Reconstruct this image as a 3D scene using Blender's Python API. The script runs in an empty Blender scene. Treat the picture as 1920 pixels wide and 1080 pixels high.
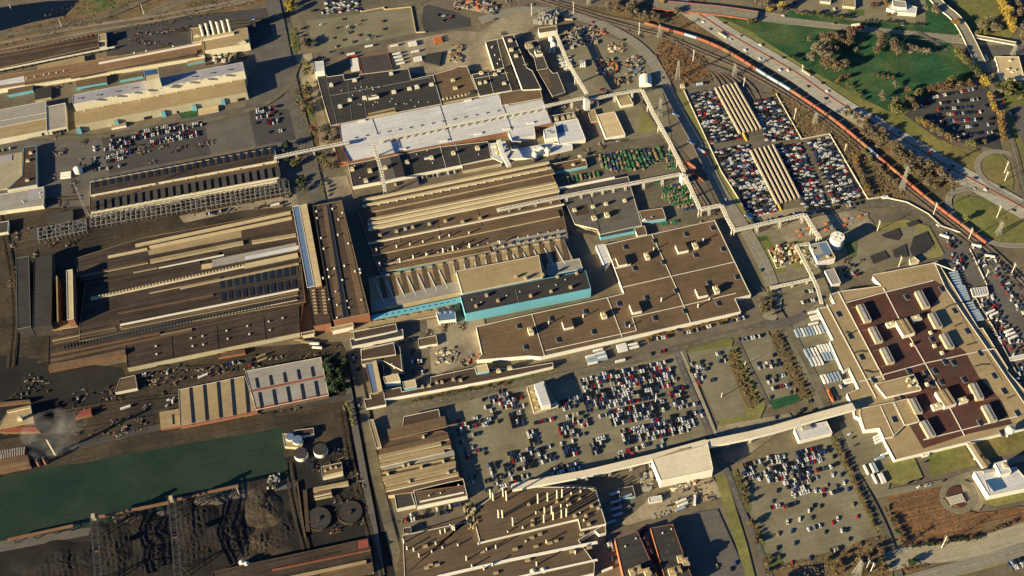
import bpy, math, random
from mathutils import Vector, Matrix
rnd = random.Random(11)
sc = bpy.context.scene
COL = sc.collection
# ---------------------------------------------------------------- camera solved from the plant's street grid
F, PITCH, ROLL, HEAD = 2399.03, 0.8927966, -0.0542923, 0.2059570
CAMH = 1500.0
fw = Vector((math.sin(HEAD)*math.cos(PITCH), math.cos(HEAD)*math.cos(PITCH), -math.sin(PITCH)))
rt = Vector((math.cos(HEAD), -math.sin(HEAD), 0)); up = rt.cross(fw)
r2 = rt*math.cos(ROLL) + up*math.sin(ROLL); u2 = -rt*math.sin(ROLL) + up*math.cos(ROLL)
OX = OY = 0.0; SC = 1.0
def T(r=None, c=None):
    global OX, OY, SC
    if r is None: OX = OY = 0.0; SC = 1.0
    else: OX = 480.0*(c-1); OY = 270.0*(r-1); SC = 4.0
def W(x, y, z=0.0):                     # survey point -> place on the plane at height z
    x = OX + x/SC; y = OY + y/SC
    d = r2*((x-960)/F) - u2*((y-540)/F) + fw
    t = (z-CAMH)/d.z
    return Vector((d.x*t, d.y*t, z))
# ---------------------------------------------------------------- materials
MATS = {}
def nt(m): return m.node_tree.nodes, m.node_tree.links
def mat(name, col, rough=.85, noise=.18, scale=.08, metal=0, streak=0, panel=None, spec=.3, fine=.1, dark=None):
    """noise mottling in world-sized object coordinates; panel=(spacing, darkness) draws joints"""
    if name in MATS: return MATS[name]
    m = bpy.data.materials.new(name); m.use_nodes = True; n, l = nt(m)
    b = n['Principled BSDF']; b.inputs['Roughness'].default_value = rough; b.inputs['Metallic'].default_value = metal
    b.inputs['Specular IOR Level'].default_value = spec
    geo = n.new('ShaderNodeNewGeometry')
    def noisen(s, det=5):
        q = n.new('ShaderNodeTexNoise'); q.inputs['Scale'].default_value = s; q.inputs['Detail'].default_value = det
        q.inputs['Roughness'].default_value = .65
        l.new(geo.outputs['Position'], q.inputs['Vector']); return q.outputs['Fac']
    def ramp(src, lo, hi, a=.3, c=.7):
        r = n.new('ShaderNodeMapRange'); r.inputs['From Min'].default_value = a; r.inputs['From Max'].default_value = c
        r.inputs['To Min'].default_value = lo; r.inputs['To Max'].default_value = hi; l.new(src, r.inputs['Value']); return r.outputs['Result']
    def mul(a, c):
        q = n.new('ShaderNodeMath'); q.operation = 'MULTIPLY'; l.new(a, q.inputs[0]); l.new(c, q.inputs[1]); return q.outputs[0]
    v = ramp(noisen(scale), 1-noise, 1+noise)
    v = mul(v, ramp(noisen(scale*9, 3), 1-fine, 1+fine))
    if streak:
        mp = n.new('ShaderNodeMapping'); mp.inputs['Scale'].default_value = (.02, .5, .3)
        l.new(geo.outputs['Position'], mp.inputs['Vector'])
        q = n.new('ShaderNodeTexNoise'); q.inputs['Scale'].default_value = .8; l.new(mp.outputs[0], q.inputs['Vector'])
        v = mul(v, ramp(q.outputs['Fac'], 1-streak, 1+streak))
    if panel:
        sx = n.new('ShaderNodeSeparateXYZ'); l.new(geo.outputs['Position'], sx.inputs[0])
        for ax in range(2):
            q = n.new('ShaderNodeMath'); q.operation = 'PINGPONG'; l.new(sx.outputs[ax], q.inputs[0]); q.inputs[1].default_value = panel[0]/2
            v = mul(v, ramp(q.outputs[0], 1-panel[1], 1, .0, panel[0]*.06))
    mx = n.new('ShaderNodeVectorMath'); mx.operation = 'SCALE'
    if dark:
        mc = n.new('ShaderNodeMix'); mc.data_type = 'RGBA'
        l.new(ramp(noisen(scale*.6, 8), 0, 1, .42, .6), mc.inputs['Factor'])
        mc.inputs['A'].default_value = (*col, 1); mc.inputs['B'].default_value = (*dark, 1)
        l.new(mc.outputs['Result'], mx.inputs[0])
    else: mx.inputs[0].default_value = col
    l.new(v, mx.inputs['Scale']); l.new(mx.outputs[0], b.inputs['Base Color'])
    MATS[name] = m; return m
def M(k):
    return MATS[k]
def mset(**k):
    for a, kw in k.items(): mat(a, **kw)
mset(
 asphalt=dict(col=(.195,.175,.118), noise=.14, scale=.03, fine=.1, streak=.12, dark=(.155,.135,.085)),
 asphalt_old=dict(col=(.135,.116,.078), noise=.2, scale=.04, fine=.14, streak=.14, dark=(.10,.088,.062)),
 asphalt_dark=dict(col=(.055,.052,.05), noise=.18, scale=.03, streak=.15),
 asphalt_mid=dict(col=(.105,.096,.085), noise=.2, scale=.03, streak=.12),
 freeway_slab=dict(col=(.33,.31,.25), noise=.1, scale=.03, streak=.16),
 concrete=dict(col=(.30,.265,.185), noise=.14, scale=.02, panel=(12,.14), streak=.1),
 concrete_road=dict(col=(.21,.19,.145), noise=.1, scale=.03, streak=.14),
 dirt=dict(col=(.16,.115,.075), noise=.3, scale=.02, fine=.2, dark=(.10,.08,.06)),
 dirt_pale=dict(col=(.30,.25,.165), noise=.25, scale=.025, fine=.16, dark=(.2,.165,.115)),
 base_ground=dict(col=(.16,.13,.08), noise=.25, scale=.012, fine=.16, dark=(.12,.10,.075)),
 soot=dict(col=(.018,.016,.014), noise=.4, scale=.02, fine=.25, dark=(.01,.01,.01)),  # mill grime, with the left side's cloud shade put into both tones
 sootbrown=dict(col=(.058,.042,.026), noise=.35, scale=.02, fine=.3, streak=.3, dark=(.03,.024,.018)),  # grimy mill brown, darkened further for the cloud shade
 coal=dict(col=(.015,.011,.009), noise=.35, scale=.06, fine=.35, dark=(.012,.011,.011)),
 water_green=dict(col=(.026,.044,.027), rough=.3, noise=.2, scale=.012, fine=.06, spec=.3, streak=.12, dark=(.018,.034,.022)),
 water_dark=dict(col=(.006,.011,.02), rough=.2, noise=.2, scale=.01),
 lawn=dict(col=(.014,.066,.026), noise=.3, scale=.02, fine=.25, streak=.2, dark=(.055,.092,.030)),
 lawn_olive=dict(col=(.12,.135,.035), noise=.28, scale=.015, fine=.22, dark=(.17,.14,.05)),
 verge=dict(col=(.2,.18,.06), noise=.25, scale=.02, fine=.2, dark=(.13,.14,.045)),
 grass_mix=dict(col=(.07,.105,.03), noise=.25, scale=.03, fine=.2, dark=(.15,.12,.05)),
 scrub=dict(col=(.17,.11,.055), noise=.3, scale=.03, fine=.3, dark=(.11,.085,.045)),
 scrub_red=dict(col=(.185,.095,.04), noise=.3, scale=.04, fine=.3, streak=.4, dark=(.15,.085,.038)),
 track=dict(col=(.17,.13,.095), noise=.25, scale=.02, fine=.2, streak=.3),
 rail=dict(col=(.30,.26,.21), rough=.5, metal=.4),
 paint=dict(col=(.5,.48,.42), noise=.15, scale=.2),
 paint_yellow=dict(col=(.7,.5,.12), noise=.1),
 kerb=dict(col=(.55,.5,.4), noise=.1),
 rf_brown=dict(col=(.135,.088,.048), noise=.16, scale=.02, fine=.14, streak=.16, dark=(.11,.073,.042)),
 rf_brown_dk=dict(col=(.062,.041,.028), noise=.25, scale=.02, streak=.22),
 rf_brown_md=dict(col=(.10,.068,.042), noise=.2, scale=.02, streak=.22),
 rf_mill=dict(col=(.043,.030,.023), noise=.3, scale=.02, fine=.2, streak=.5),  # grimy mill roofs, darkened further for the cloud shade
 rf_copper=dict(col=(.19,.115,.062), noise=.15, scale=.02, streak=.25),
 rf_maroon=dict(col=(.090,.032,.024), noise=.25, scale=.03, fine=.2, dark=(.062,.034,.026)),
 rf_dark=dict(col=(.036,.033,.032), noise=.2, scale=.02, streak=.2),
 rf_char=dict(col=(.055,.05,.046), noise=.22, scale=.02, streak=.2),
 rf_tan=dict(col=(.30,.225,.122), noise=.16, scale=.02, streak=.1),
 rf_tan_lt=dict(col=(.48,.38,.215), noise=.12, scale=.02, streak=.08),
 rf_cream=dict(col=(.60,.53,.39), noise=.08, scale=.03, streak=.06),
 rf_grey=dict(col=(.27,.25,.22), noise=.12, scale=.02, streak=.12),
 rf_lav=dict(col=(.30,.29,.31), noise=.1, scale=.02, rough=.5, streak=.1),
 rf_white=dict(col=(.50,.50,.50), noise=.1, scale=.03, streak=.12),
 rf_red=dict(col=(.24,.06,.04), noise=.15),
 rf_blue=dict(col=(.11,.17,.27), rough=.45, noise=.1),
 w_cream=dict(col=(.68,.62,.46), noise=.08, scale=.05, panel=(9,.16)),
 w_white=dict(col=(.76,.72,.62), noise=.06, scale=.05, panel=(14,.1)),
 w_tan=dict(col=(.44,.37,.24), noise=.1, panel=(6,.2)),
 w_olive=dict(col=(.42,.38,.26), noise=.1, panel=(6,.2)),
 w_teal=dict(col=(.14,.40,.50), noise=.06, panel=(8,.1)),
 w_brick=dict(col=(.27,.12,.065), noise=.14, panel=(5,.15)),
 w_orange=dict(col=(.5,.17,.08), noise=.15, panel=(5,.15)),
 w_dark=dict(col=(.055,.05,.046), noise=.2, panel=(6,.3)),
 w_rust=dict(col=(.15,.085,.05), noise=.3, panel=(4,.2)),
 metal_white=dict(col=(.66,.62,.52), rough=.6, noise=.1),
 metal_grey=dict(col=(.3,.29,.27), rough=.5, noise=.15),
 metal_dark=dict(col=(.05,.05,.05), rough=.6, noise=.2),
 metal_rust=dict(col=(.20,.10,.055), rough=.8, noise=.25),
 galv=dict(col=(.36,.34,.29), rough=.5, metal=.3, noise=.15),
 orange=dict(col=(.5,.14,.045), noise=.15),
 yellow=dict(col=(.65,.42,.06), noise=.15),
 green_rack=dict(col=(.04,.17,.08), noise=.3, scale=.4, fine=.3),
 tan_rack=dict(col=(.28,.22,.13), noise=.3, scale=.4, fine=.3),
 blue_rack=dict(col=(.03,.06,.14), noise=.3, scale=.4, fine=.3),
 glass=dict(col=(.015,.02,.03), rough=.15, noise=0, spec=.6),
 glass_blue=dict(col=(.04,.10,.2), rough=.25, noise=.1, panel=(5,.4)),
 tyre=dict(col=(.015,.015,.015)),
 p_white=dict(col=(.78,.78,.76), rough=.35, noise=0), p_silver=dict(col=(.40,.41,.42), rough=.35, noise=0),
 p_black=dict(col=(.012,.012,.014), rough=.3, noise=0), p_red=dict(col=(.42,.02,.018), rough=.35, noise=0),
 p_blue=dict(col=(.03,.06,.16), rough=.35, noise=0), p_grey=dict(col=(.09,.09,.095), rough=.35, noise=0),
 p_gold=dict(col=(.35,.27,.14), rough=.4, noise=0),
 trailer_w=dict(col=(.74,.72,.66), rough=.5, noise=.08), trailer_b=dict(col=(.30,.38,.47), rough=.4, noise=.1),
 rack_silver=dict(col=(.42,.35,.25), rough=.5, noise=.12, scale=.2, panel=(3,.2)),
 rail_red=dict(col=(.27,.085,.05), noise=.15), rail_brown=dict(col=(.23,.11,.06), noise=.2),
 bark=dict(col=(.10,.07,.05)),
 leaf_brown=dict(col=(.155,.12,.07), noise=.3, scale=.3), leaf_grey=dict(col=(.18,.15,.10), noise=.3, scale=.3),
 leaf_gold=dict(col=(.33,.24,.045), noise=.25, scale=.3), leaf_olive=dict(col=(.14,.13,.045), noise=.3, scale=.3),
 leaf_green=dict(col=(.028,.048,.02), noise=.3, scale=.3), leaf_orange=dict(col=(.24,.14,.045), noise=.25, scale=.3),
 leaf_rust=dict(col=(.125,.075,.045), noise=.3, scale=.3),
)
# ---------------------------------------------------------------- mesh collector
class MB:
    def __init__(s): s.v = []; s.f = []; s.m = []
    def face(s, pts, mi=0):
        b = len(s.v); s.v += [tuple(p) for p in pts]; s.f.append(tuple(range(b, b+len(pts)))); s.m.append(mi)
    def hexa(s, lo, hi, mi=0, mt=None, bottom=True):       # lo, hi: 4 points ccw each
        b = len(s.v); s.v += [tuple(p) for p in lo] + [tuple(p) for p in hi]
        for i in range(4):
            j = (i+1) % 4; s.f.append((b+i, b+j, b+4+j, b+4+i)); s.m.append(mi)
        s.f.append((b+4, b+5, b+6, b+7)); s.m.append(mi if mt is None else mt)
        if bottom: s.f.append((b+3, b+2, b+1, b)); s.m.append(mi)
        return s
    def box(s, c, ux, w, d, z0, z1, mi=0, mt=None, tw=1, td=1):  # centre, unit x dir, sizes
        ux = Vector((ux[0], ux[1], 0)).normalized(); uy = Vector((-ux.y, ux.x, 0)); c = Vector((c[0], c[1], 0))
        q = [(-1,-1),(1,-1),(1,1),(-1,1)]
        lo = [c + ux*(a*w/2) + uy*(e*d/2) + Vector((0,0,z0)) for a, e in q]
        hi = [c + ux*(a*w/2*tw) + uy*(e*d/2*td) + Vector((0,0,z1)) for a, e in q]
        return s.hexa(lo, hi, mi, mt)
    def bar(s, a, b, t, mi=0, t2=None):
        a = Vector(a); b = Vector(b); d = (b-a)
        if d.length < 1e-6: return s
        d.normalize(); k = Vector((0,0,1)) if abs(d.z) < .9 else Vector((1,0,0))
        x = d.cross(k).normalized(); y = d.cross(x); t2 = t2 or t
        lo = [a + x*(i*t/2) + y*(j*t/2) for i, j in ((-1,-1),(1,-1),(1,1),(-1,1))]
        hi = [b + x*(i*t2/2) + y*(j*t2/2) for i, j in ((-1,-1),(1,-1),(1,1),(-1,1))]
        return s.hexa(lo, hi, mi)
    def cyl(s, c, r, z0, z1, n=12, mi=0, mt=None, r1=None, dome=0):
        c = Vector((c[0], c[1], 0)); r1 = r if r1 is None else r1; b = len(s.v)
        for z, rr in ((z0, r), (z1, r1)):
            s.v += [(c.x + rr*math.cos(2*math.pi*i/n), c.y + rr*math.sin(2*math.pi*i/n), z) for i in range(n)]
        for i in range(n):
            j = (i+1) % n; s.f.append((b+i, b+j, b+n+j, b+n+i)); s.m.append(mi)
        if dome:
            t = len(s.v); s.v.append((c.x, c.y, z1+dome))
            for i in range(n): s.f.append((b+n+i, b+n+(i+1) % n, t)); s.m.append(mi if mt is None else mt)
        else: s.f.append(tuple(b+n+i for i in range(n))); s.m.append(mi if mt is None else mt)
        return s
    def hcyl(s, a, b, r, n=10, mi=0):
        a = Vector(a); b = Vector(b); d = (b-a).normalized(); x = d.cross(Vector((0,0,1))).normalized(); y = x.cross(d); k = len(s.v)
        for p in (a, b): s.v += [tuple(p + x*(r*math.cos(2*math.pi*i/n)) + y*(r*math.sin(2*math.pi*i/n))) for i in range(n)]
        for i in range(n):
            j = (i+1) % n; s.f.append((k+i, k+n+i, k+n+j, k+j)); s.m.append(mi)
        s.f.append(tuple(k+i for i in range(n))); s.m.append(mi)
        s.f.append(tuple(k+n+i for i in reversed(range(n)))); s.m.append(mi); return s
    def prism(s, poly, z0, z1, mi=0, mt=None):
        n = len(poly); b = len(s.v)
        s.v += [(p[0], p[1], z0) for p in poly] + [(p[0], p[1], z1) for p in poly]
        for i in range(n):
            j = (i+1) % n; s.f.append((b+i, b+j, b+n+j, b+n+i)); s.m.append(mi)
        if mt is not None: s.f.append(tuple(b+n+i for i in range(n))); s.m.append(mt)
        return s
    def gable(s, lo, ridge0, ridge1, z0, z1, zr, mi=0, mt=0):
        pass
    def build(s, name, mats, parent=None, smooth=False):
        if not isinstance(mats, (list, tuple)): mats = [mats]
        org = Vector((0,0,0)); q = parent
        while q is not None: org += q.location; q = q.parent
        me = bpy.data.meshes.new(name)
        me.from_pydata([(x-org.x, y-org.y, z-org.z) for x, y, z in s.v], [], s.f)
        for mm in mats: me.materials.append(M(mm) if isinstance(mm, str) else mm)
        if len(mats) > 1: me.polygons.foreach_set('material_index', s.m)
        if smooth: me.polygons.foreach_set('use_smooth', [True]*len(s.f))
        me.update(); o = bpy.data.objects.new(name, me); COL.objects.link(o)
        if parent is not None: o.parent = parent
        return o
def center(o):                                             # put a single-mesh thing's origin at its base
    me = o.data; n = len(me.vertices)
    xs = [v.co for v in me.vertices]
    c = Vector(((min(v.x for v in xs)+max(v.x for v in xs))/2, (min(v.y for v in xs)+max(v.y for v in xs))/2, min(v.z for v in xs)))
    me.transform(Matrix.Translation(-c)); o.location = c; return o
def tag(o, label=None, cat=None, group=None, kind=None):
    if label: o['label'] = label
    if cat: o['category'] = cat
    if group: o['group'] = group
    if kind: o['kind'] = kind
    return o
def empty(name, loc, label, cat, group=None):
    o = bpy.data.objects.new(name, None); COL.objects.link(o); o.location = loc; o.empty_display_size = 5
    return tag(o, label, cat, group)
def dup(root, loc, rz=None, label=None, cat=None, group=None, scale=None):
    r = root.copy(); COL.objects.link(r); r.location = loc
    if rz is not None: r.rotation_euler = (0, 0, rz)
    if scale: r.scale = scale if isinstance(scale, (tuple, list)) else (scale,)*3
    tag(r, label, cat, group)
    for ch in list(root.children):
        c = ch.copy(); COL.objects.link(c); c.parent = r
        for g in list(ch.children):
            d = g.copy(); COL.objects.link(d); d.parent = c
    return r
# ---------------------------------------------------------------- ground sheets
def ccw(p):
    a = sum(p[i].x*p[(i+1) % len(p)].y - p[(i+1) % len(p)].x*p[i].y for i in range(len(p)))
    return p if a > 0 else p[::-1]
def smooth_poly(p, k=2, closed=True):
    for _ in range(k):
        q = []; n = len(p)
        if not closed: q.append(p[0])
        for i in range(n if closed else n-1):
            a, b = p[i], p[(i+1) % n]; q += [a*.75+b*.25, a*.25+b*.75]
        if not closed: q.append(p[-1])
        p = q
    return p
LAYER = [0.05]
def patch(name, pts, m, z=None, rnd_=0, kind='structure', label=None, cat=None):
    if z is None: LAYER[0] += .012; z = LAYER[0]
    p = [W(x, y, 0) for x, y in pts]
    if rnd_: p = smooth_poly(p, rnd_)
    p = ccw(p); mb = MB(); mb.face([(q.x, q.y, z) for q in p])
    return tag(mb.build(name, m), kind=kind)
def offset(line, d):
    out = []
    for i, p in enumerate(line):
        a = line[max(0, i-1)]; b = line[min(len(line)-1, i+1)]
        t = (b-a); t.z = 0; t.normalize(); out.append(p + Vector((-t.y, t.x, 0))*d)
    return out
def wline(pts, z=0, k=2):
    p = [W(x, y, z) for x, y in pts]
    return smooth_poly(p, k, False) if k else p
def ribbon(mb, line, a, b, z, mi=0):
    A = offset(line, a); B = offset(line, b)
    for i in range(len(line)-1):
        mb.face([(A[i].x, A[i].y, z), (A[i+1].x, A[i+1].y, z), (B[i+1].x, B[i+1].y, z), (B[i].x, B[i].y, z)], mi)
def road(name, pts, w, m='asphalt_old', k=2, marks=None, kerb=None, z=None):
    if z is None: LAYER[0] += .012; z = LAYER[0]
    L = wline(pts, 0, k); mb = MB(); ribbon(mb, L, w/2, -w/2, z)
    o = tag(mb.build(name, m), kind='structure')
    if marks:
        mk = MB()
        for off, dash in marks:
            for a, b in resample(L, 4.0 if dash else 20.0, dash):
                ribbon(mk, [a, b], off+.14, off-.14, z+.01)
        tag(mk.build('road_markings', 'paint'), kind='structure')
    if kerb:
        kb = MB()
        for s in (-1, 1): 
            A = offset(L, s*(w/2)); B = offset(L, s*(w/2+kerb))
            for i in range(len(L)-1):
                q = [A[i], A[i+1], B[i+1], B[i]]
                q = ccw([Vector((p.x, p.y, 0)) for p in q]); kb.prism(q, z-.02, z+.14, 0, 0)
        tag(kb.build('kerb', 'kerb'), kind='structure')
    return L
def resample(L, step, dash=0):
    out = []; acc = 0; on = True
    for i in range(len(L)-1):
        a, b = L[i], L[i+1]; d = (b-a).length
        if not dash: out.append((a, b)); continue
        n = max(1, int(d/step)); u = (b-a)/n
        for j in range(n):
            if (int(acc/step) % 3) == 0: out.append((a+u*j, a+u*(j+1)))
            acc += step
    return out
def along(L, s):
    for i in range(len(L)-1):
        d = (L[i+1]-L[i]).length
        if s <= d: 
            t = (L[i+1]-L[i])/d; return L[i] + t*s, t
        s -= d
    return None, None
def linelen(L): return sum((L[i+1]-L[i]).length for i in range(len(L)-1))
# ---------------------------------------------------------------- buildings
KEEP_H = ('big_hall','turquoise_hall','visitor_centre','bridge_office','cooling_tower','power_house','stack_house','brick_office')
class Bld:
    def __init__(s, label, pts, h, roof='rf_brown', wall='w_cream', name='factory_hall', cat='factory', base=0, rim=.8, rimmat='metal_white', group=None, parent=None, lip=.5):
        if h < 19 and name not in KEEP_H: h = round(h*.72, 2)
        s.h = h; rim *= .62
        p = [W(x, y, h) for x, y in pts]
        if len(p) == 3:                                    # near-left, near-right, far-left corner -> true rectangle
            A, B, C = p; ab = B-A; ac = C-A
            if ab.length >= ac.length:
                u = ab.normalized(); n = Vector((-u.y, u.x, 0)); d = ac.dot(n); p = [A, B, B+n*d, A+n*d]
            else:
                n = ac.normalized(); u = Vector((n.y, -n.x, 0)); d = ab.dot(u); p = [A, A+u*d, A+u*d+n*ac.length, C]
        p = ccw(p); s.p = p
        u = max(((p[(i+1) % len(p)]-p[i]) for i in range(len(p))), key=lambda v: v.length).normalized()
        if abs(u.x) < abs(u.y): u = Vector((u.y, -u.x, 0))
        s.u = u if u.x > 0 else -u; s.n = Vector((-s.u.y, s.u.x, 0))
        c = sum(p, Vector((0,0,0)))/len(p)
        s.root = empty(name, (c.x, c.y, base), label, cat, group) if parent is None else parent
        w = MB(); w.prism(p, base, h, 0); s.wall = w.build('wall', wall, s.root)
        r = MB(); r.face([(q.x, q.y, h) for q in p]); s.roof = r.build('roof', roof, s.root)
        if rim:
            m = MB(); n = len(p)
            for i in range(n):
                a, b = p[i], p[(i+1) % n]; t = (b-a); 
                if t.length < .1: continue
                t.normalize(); o_ = Vector((t.y, -t.x, 0)); e = t*(rim/2)
                q = [a - e + o_*.12, b + e + o_*.12, b + e - o_*rim, a - e - o_*rim]
                m.hexa([(v.x, v.y, h-.25) for v in q], [(v.x, v.y, h+lip+i*.013) for v in q])
            m.build('parapet', rimmat, s.root)
    def unit(s, x, y, w, d, h, m='w_cream', top='rf_tan', name='roof_unit', cap=True, z=0):
        c = W(x, y, s.h+z); k = MB(); k.box(c, s.u, w, d, s.h+z, s.h+z+h, 0, 1)
        if cap: k.box(c + s.u*w*.1, s.u, w*.45, d*.4, s.h+z+h, s.h+z+h*1.25+.3, 0, 1)
        return k.build(name, [m, top], s.root)
    def units(s, lst, w, d, h, **k):
        for x, y in lst: s.unit(x, y, w*rnd.uniform(.9, 1.1), d*rnd.uniform(.9, 1.1), h*rnd.uniform(.85, 1.15), **k)
    def vents(s, lst, r=.9, h=2.2, m='metal_white', name='roof_vent', z=0):
        for x, y in lst:
            c = W(x, y, s.h+z); k = MB(); k.cyl(c, r, s.h+z, s.h+z+h, 8); k.cyl(c, r*1.4, s.h+z+h, s.h+z+h+.5, 8, r1=r*.3); k.build(name, m, s.root)
    def skylights(s, lst, w=4, d=8, m='glass', name='skylight'):
        for x, y in lst:
            c = W(x, y, s.h); k = MB(); k.box(c, s.u, w+1.2, d+1.2, s.h, s.h+.5, 1, 1); k.box(c, s.u, w, d, s.h+.5, s.h+1.3, 0, 0, .7, .9)
            k.build(name, [m, 'rf_grey'], s.root)
    def stacks(s, lst, r=1.0, h=14, m='metal_white'):
        for q in lst:
            x, y = q[:2]; hh = q[2] if len(q) > 2 else h*rnd.uniform(.85, 1.15); c = W(x, y, s.h); k = MB()
            k.cyl(c, r*1.3, s.h, s.h+1.5, 10); k.cyl(c, r, s.h+1.5, s.h+hh, 10); k.cyl(c, r*1.12, s.h+hh-.8, s.h+hh+.2, 10, 0, 1)
            k.build('exhaust_stack', [m, 'metal_dark'], s.root)
    def strip(s, x1, y1, x2, y2, w, h=3, side='w_tan', top='rf_brown', name='roof_monitor', kind='box', z=0):
        """raised monitor whose near top edge runs between the two points"""
        zt = s.h+z+h; a = W(x1, y1, zt); b = W(x2, y2, zt); t = (b-a).normalized(); n = Vector((-t.y, t.x, 0))
        if n.dot(Vector((-.2,1,0))) < 0: n = -n
        k = MB()
        A, B = a - n*0, b
        v = Vector((0,0,h))
        if kind == 'box': k.hexa([A-v, B-v, B+n*w-v, A+n*w-v], [A, B, B+n*w, A+n*w], 0, 1)
        else:                                               # gable along its length
            c0, c1 = A+n*w/2+v*.6, B+n*w/2+v*.6
            k.face([A-v, B-v, B, A], 0); k.face([B+n*w-v, A+n*w-v, A+n*w, B+n*w], 0)
            k.face([A, B, c1, c0], 1); k.face([B+n*w, A+n*w, c0, c1], 1)
            k.face([A-v, A, c0, A+n*w, A+n*w-v], 0); k.face([B-v, B+n*w-v, B+n*w, c1, B], 0)
        return k.build(name, [side, top], s.root)
    def line(s, pts, w=.9, m='metal_white', name='roof_seam'):
        k = MB()
        for i in range(len(pts)-1):
            a = W(*pts[i], s.h); b = W(*pts[i+1], s.h); k.bar(a+Vector((0,0,.25)), b+Vector((0,0,.25)), w*.75)
        return k.build(name, m, s.root)
    def area(s, pts, m, name='roof_patch', z=.06):
        s.az = getattr(s, 'az', 0)+.012; z += s.az
        k = MB(); p = ccw([W(x, y, s.h) for x, y in pts]); k.face([(q.x, q.y, s.h+z) for q in p]); return k.build(name, m, s.root)
    def doors(s, x1, y1, x2, y2, n, w=4, h=4.5, m='glass', z0=0):
        a = W(x1, y1, z0); b = W(x2, y2, z0); t = (b-a).normalized(); o_ = Vector((t.y, -t.x, 0))
        if o_.y > 0 and abs(t.x) > abs(t.y): o_ = -o_
        for i in range(n):
            c = a + (b-a)*((i+.5)/n); k = MB(); k.box(c+o_*.15, t, w, .5, z0+.2, z0+h); k.build('dock_door', m, s.root)
    def side_of(s, i): return s.p[i], s.p[(i+1) % len(s.p)]
    def face_doors(s, t0, t1, n, w=4, h=4.5, m='glass', z0=.3, name='dock_door'):
        """doors on the near long wall, between fractions t0 and t1 of its length"""
        e = sorted(((s.p[i], s.p[(i+1) % len(s.p)]) for i in range(len(s.p))), key=lambda q: -abs((q[1]-q[0]).x)+.0*q[0].y)[:2]
        a, b = min(e, key=lambda q: q[0].y+q[1].y)
        if a.x > b.x: a, b = b, a
        t = (b-a).normalized(); o_ = Vector((t.y, -t.x, 0))
        for i in range(n):
            c = a + (b-a)*(t0+(t1-t0)*(i+.5)/n); k = MB(); k.box(c+o_*.1, t, w, .4, z0, z0+h); k.build(name, m, s.root)
# ---------------------------------------------------------------- ground
T()
mb = MB(); mb.face([(-6000,-3000,0),(7000,-3000,0),(7000,9000,0),(-6000,9000,0)])
tag(mb.build('ground', 'base_ground'), kind='structure')
# soot and cinders of the steelworks, colour darkened further for cloud shade
patch('mill_yard', [(-150,600),(60,600),(180,690),(330,660),(640,640),(700,760),(700,860),(760,1250),(-250,1250)], 'sootbrown')
patch('mill_yard', [(-100,250),(160,250),(560,380),(560,420),(400,440),(-100,420)], 'asphalt_mid')
patch('mill_yard', [(-100,400),(180,385),(290,385),(560,385),(560,420),(90,650),(-100,650)], 'sootbrown')
patch('sandy_lot', [(330,398),(480,365),(555,355),(560,385),(450,395),(345,418)], 'dirt_pale')
patch('cinder_ground', [(-150,650),(230,690),(240,720),(120,820),(-150,830)], 'soot')
patch('coal_yard', [(-250,1005),(140,970),(340,915),(560,850),(690,830),(735,1000),(790,1250),(-300,1300)], 'soot')
patch('river', [(-200,895),(0,893),(45,888),(110,872),(160,868),(240,850),(385,826),(480,811),(520,802),(534,806),(531,860),(560,905),(470,912),(340,948),(180,985),(0,1013),(-220,1040)], 'water_green')
patch('quay', [(-220,1045),(0,1015),(180,987),(340,950),(470,914),(555,900),(560,912),(470,930),(340,966),(170,1003),(0,1035),(-220,1070)], 'asphalt_mid')
patch('quay', [(-200,868),(0,852),(100,838),(235,824),(380,800),(480,786),(540,795),(520,802),(385,826),(240,850),(160,868),(100,873),(45,888),(-200,895)], 'sootbrown')
# top left
patch('basin_water', [(-300,20),(0,14),(90,2),(145,0),(157,8),(156,20),(135,27),(60,42),(-20,64),(-300,120)], 'water_dark')
patch('embankment_grass', [(150,0),(320,0),(255,30),(180,50),(0,95),(-200,130),(-200,75),(0,60),(120,32)], 'scrub')
patch('embankment_grass', [(250,45),(350,5),(540,-20),(700,-20),(500,5),(330,45),(200,65)], 'scrub')
patch('scrub_bank', [(165,0),(250,0),(190,22),(150,28),(160,12)], 'grass_mix')
patch('gravel_yard', [(350,30),(545,10),(540,110),(470,95),(200,105),(200,60)], 'asphalt_dark')
patch('gravel_yard', [(470,95),(545,40),(600,340),(560,370),(470,270),(165,300),(160,260),(460,200)], 'asphalt_mid')
patch('parking_lot', [(190,258),(470,205),(548,205),(560,260),(205,325)], 'asphalt_dark')
patch('parking_lot', [(382,222),(466,205),(480,275),(395,290)], 'asphalt_mid')
patch('lawn', [(335,212),(372,205),(368,219),(340,223)], 'lawn')
# top centre
patch('parking_lot', [(560,30),(680,0),(775,-40),(900,-40),(790,10),(775,25),(890,50),(860,75),(735,90),(600,110),(575,60)], 'asphalt_old')
patch('parking_lot', [(575,40),(720,20),(776,15),(780,62),(700,78),(590,100)], 'asphalt')
patch('turning_circle', [(794,12),(803,9),(845,20),(880,35),(883,50),(796,62),(790,38)], 'asphalt_dark')
patch('freight_yard', [(725,84),(855,58),(900,60),(960,20),(1060,10),(960,80),(950,130),(740,140)], 'dirt_pale')
patch('grass_strip', [(541,58),(556,52),(563,95),(545,98)], 'grass_mix')
patch('planting_bed', [(555,105),(585,100),(600,190),(622,260),(600,285),(575,200)], 'dirt_pale')
patch('planting_bed', [(546,165),(578,158),(595,230),(605,330),(590,370),(566,300)], 'scrub')
patch('grass_strip', [(570,200),(588,197),(592,225),(574,228)], 'grass_mix')
patch('yard', [(603,335),(650,330),(665,370),(640,378),(605,385)], 'dirt_pale')
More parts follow.
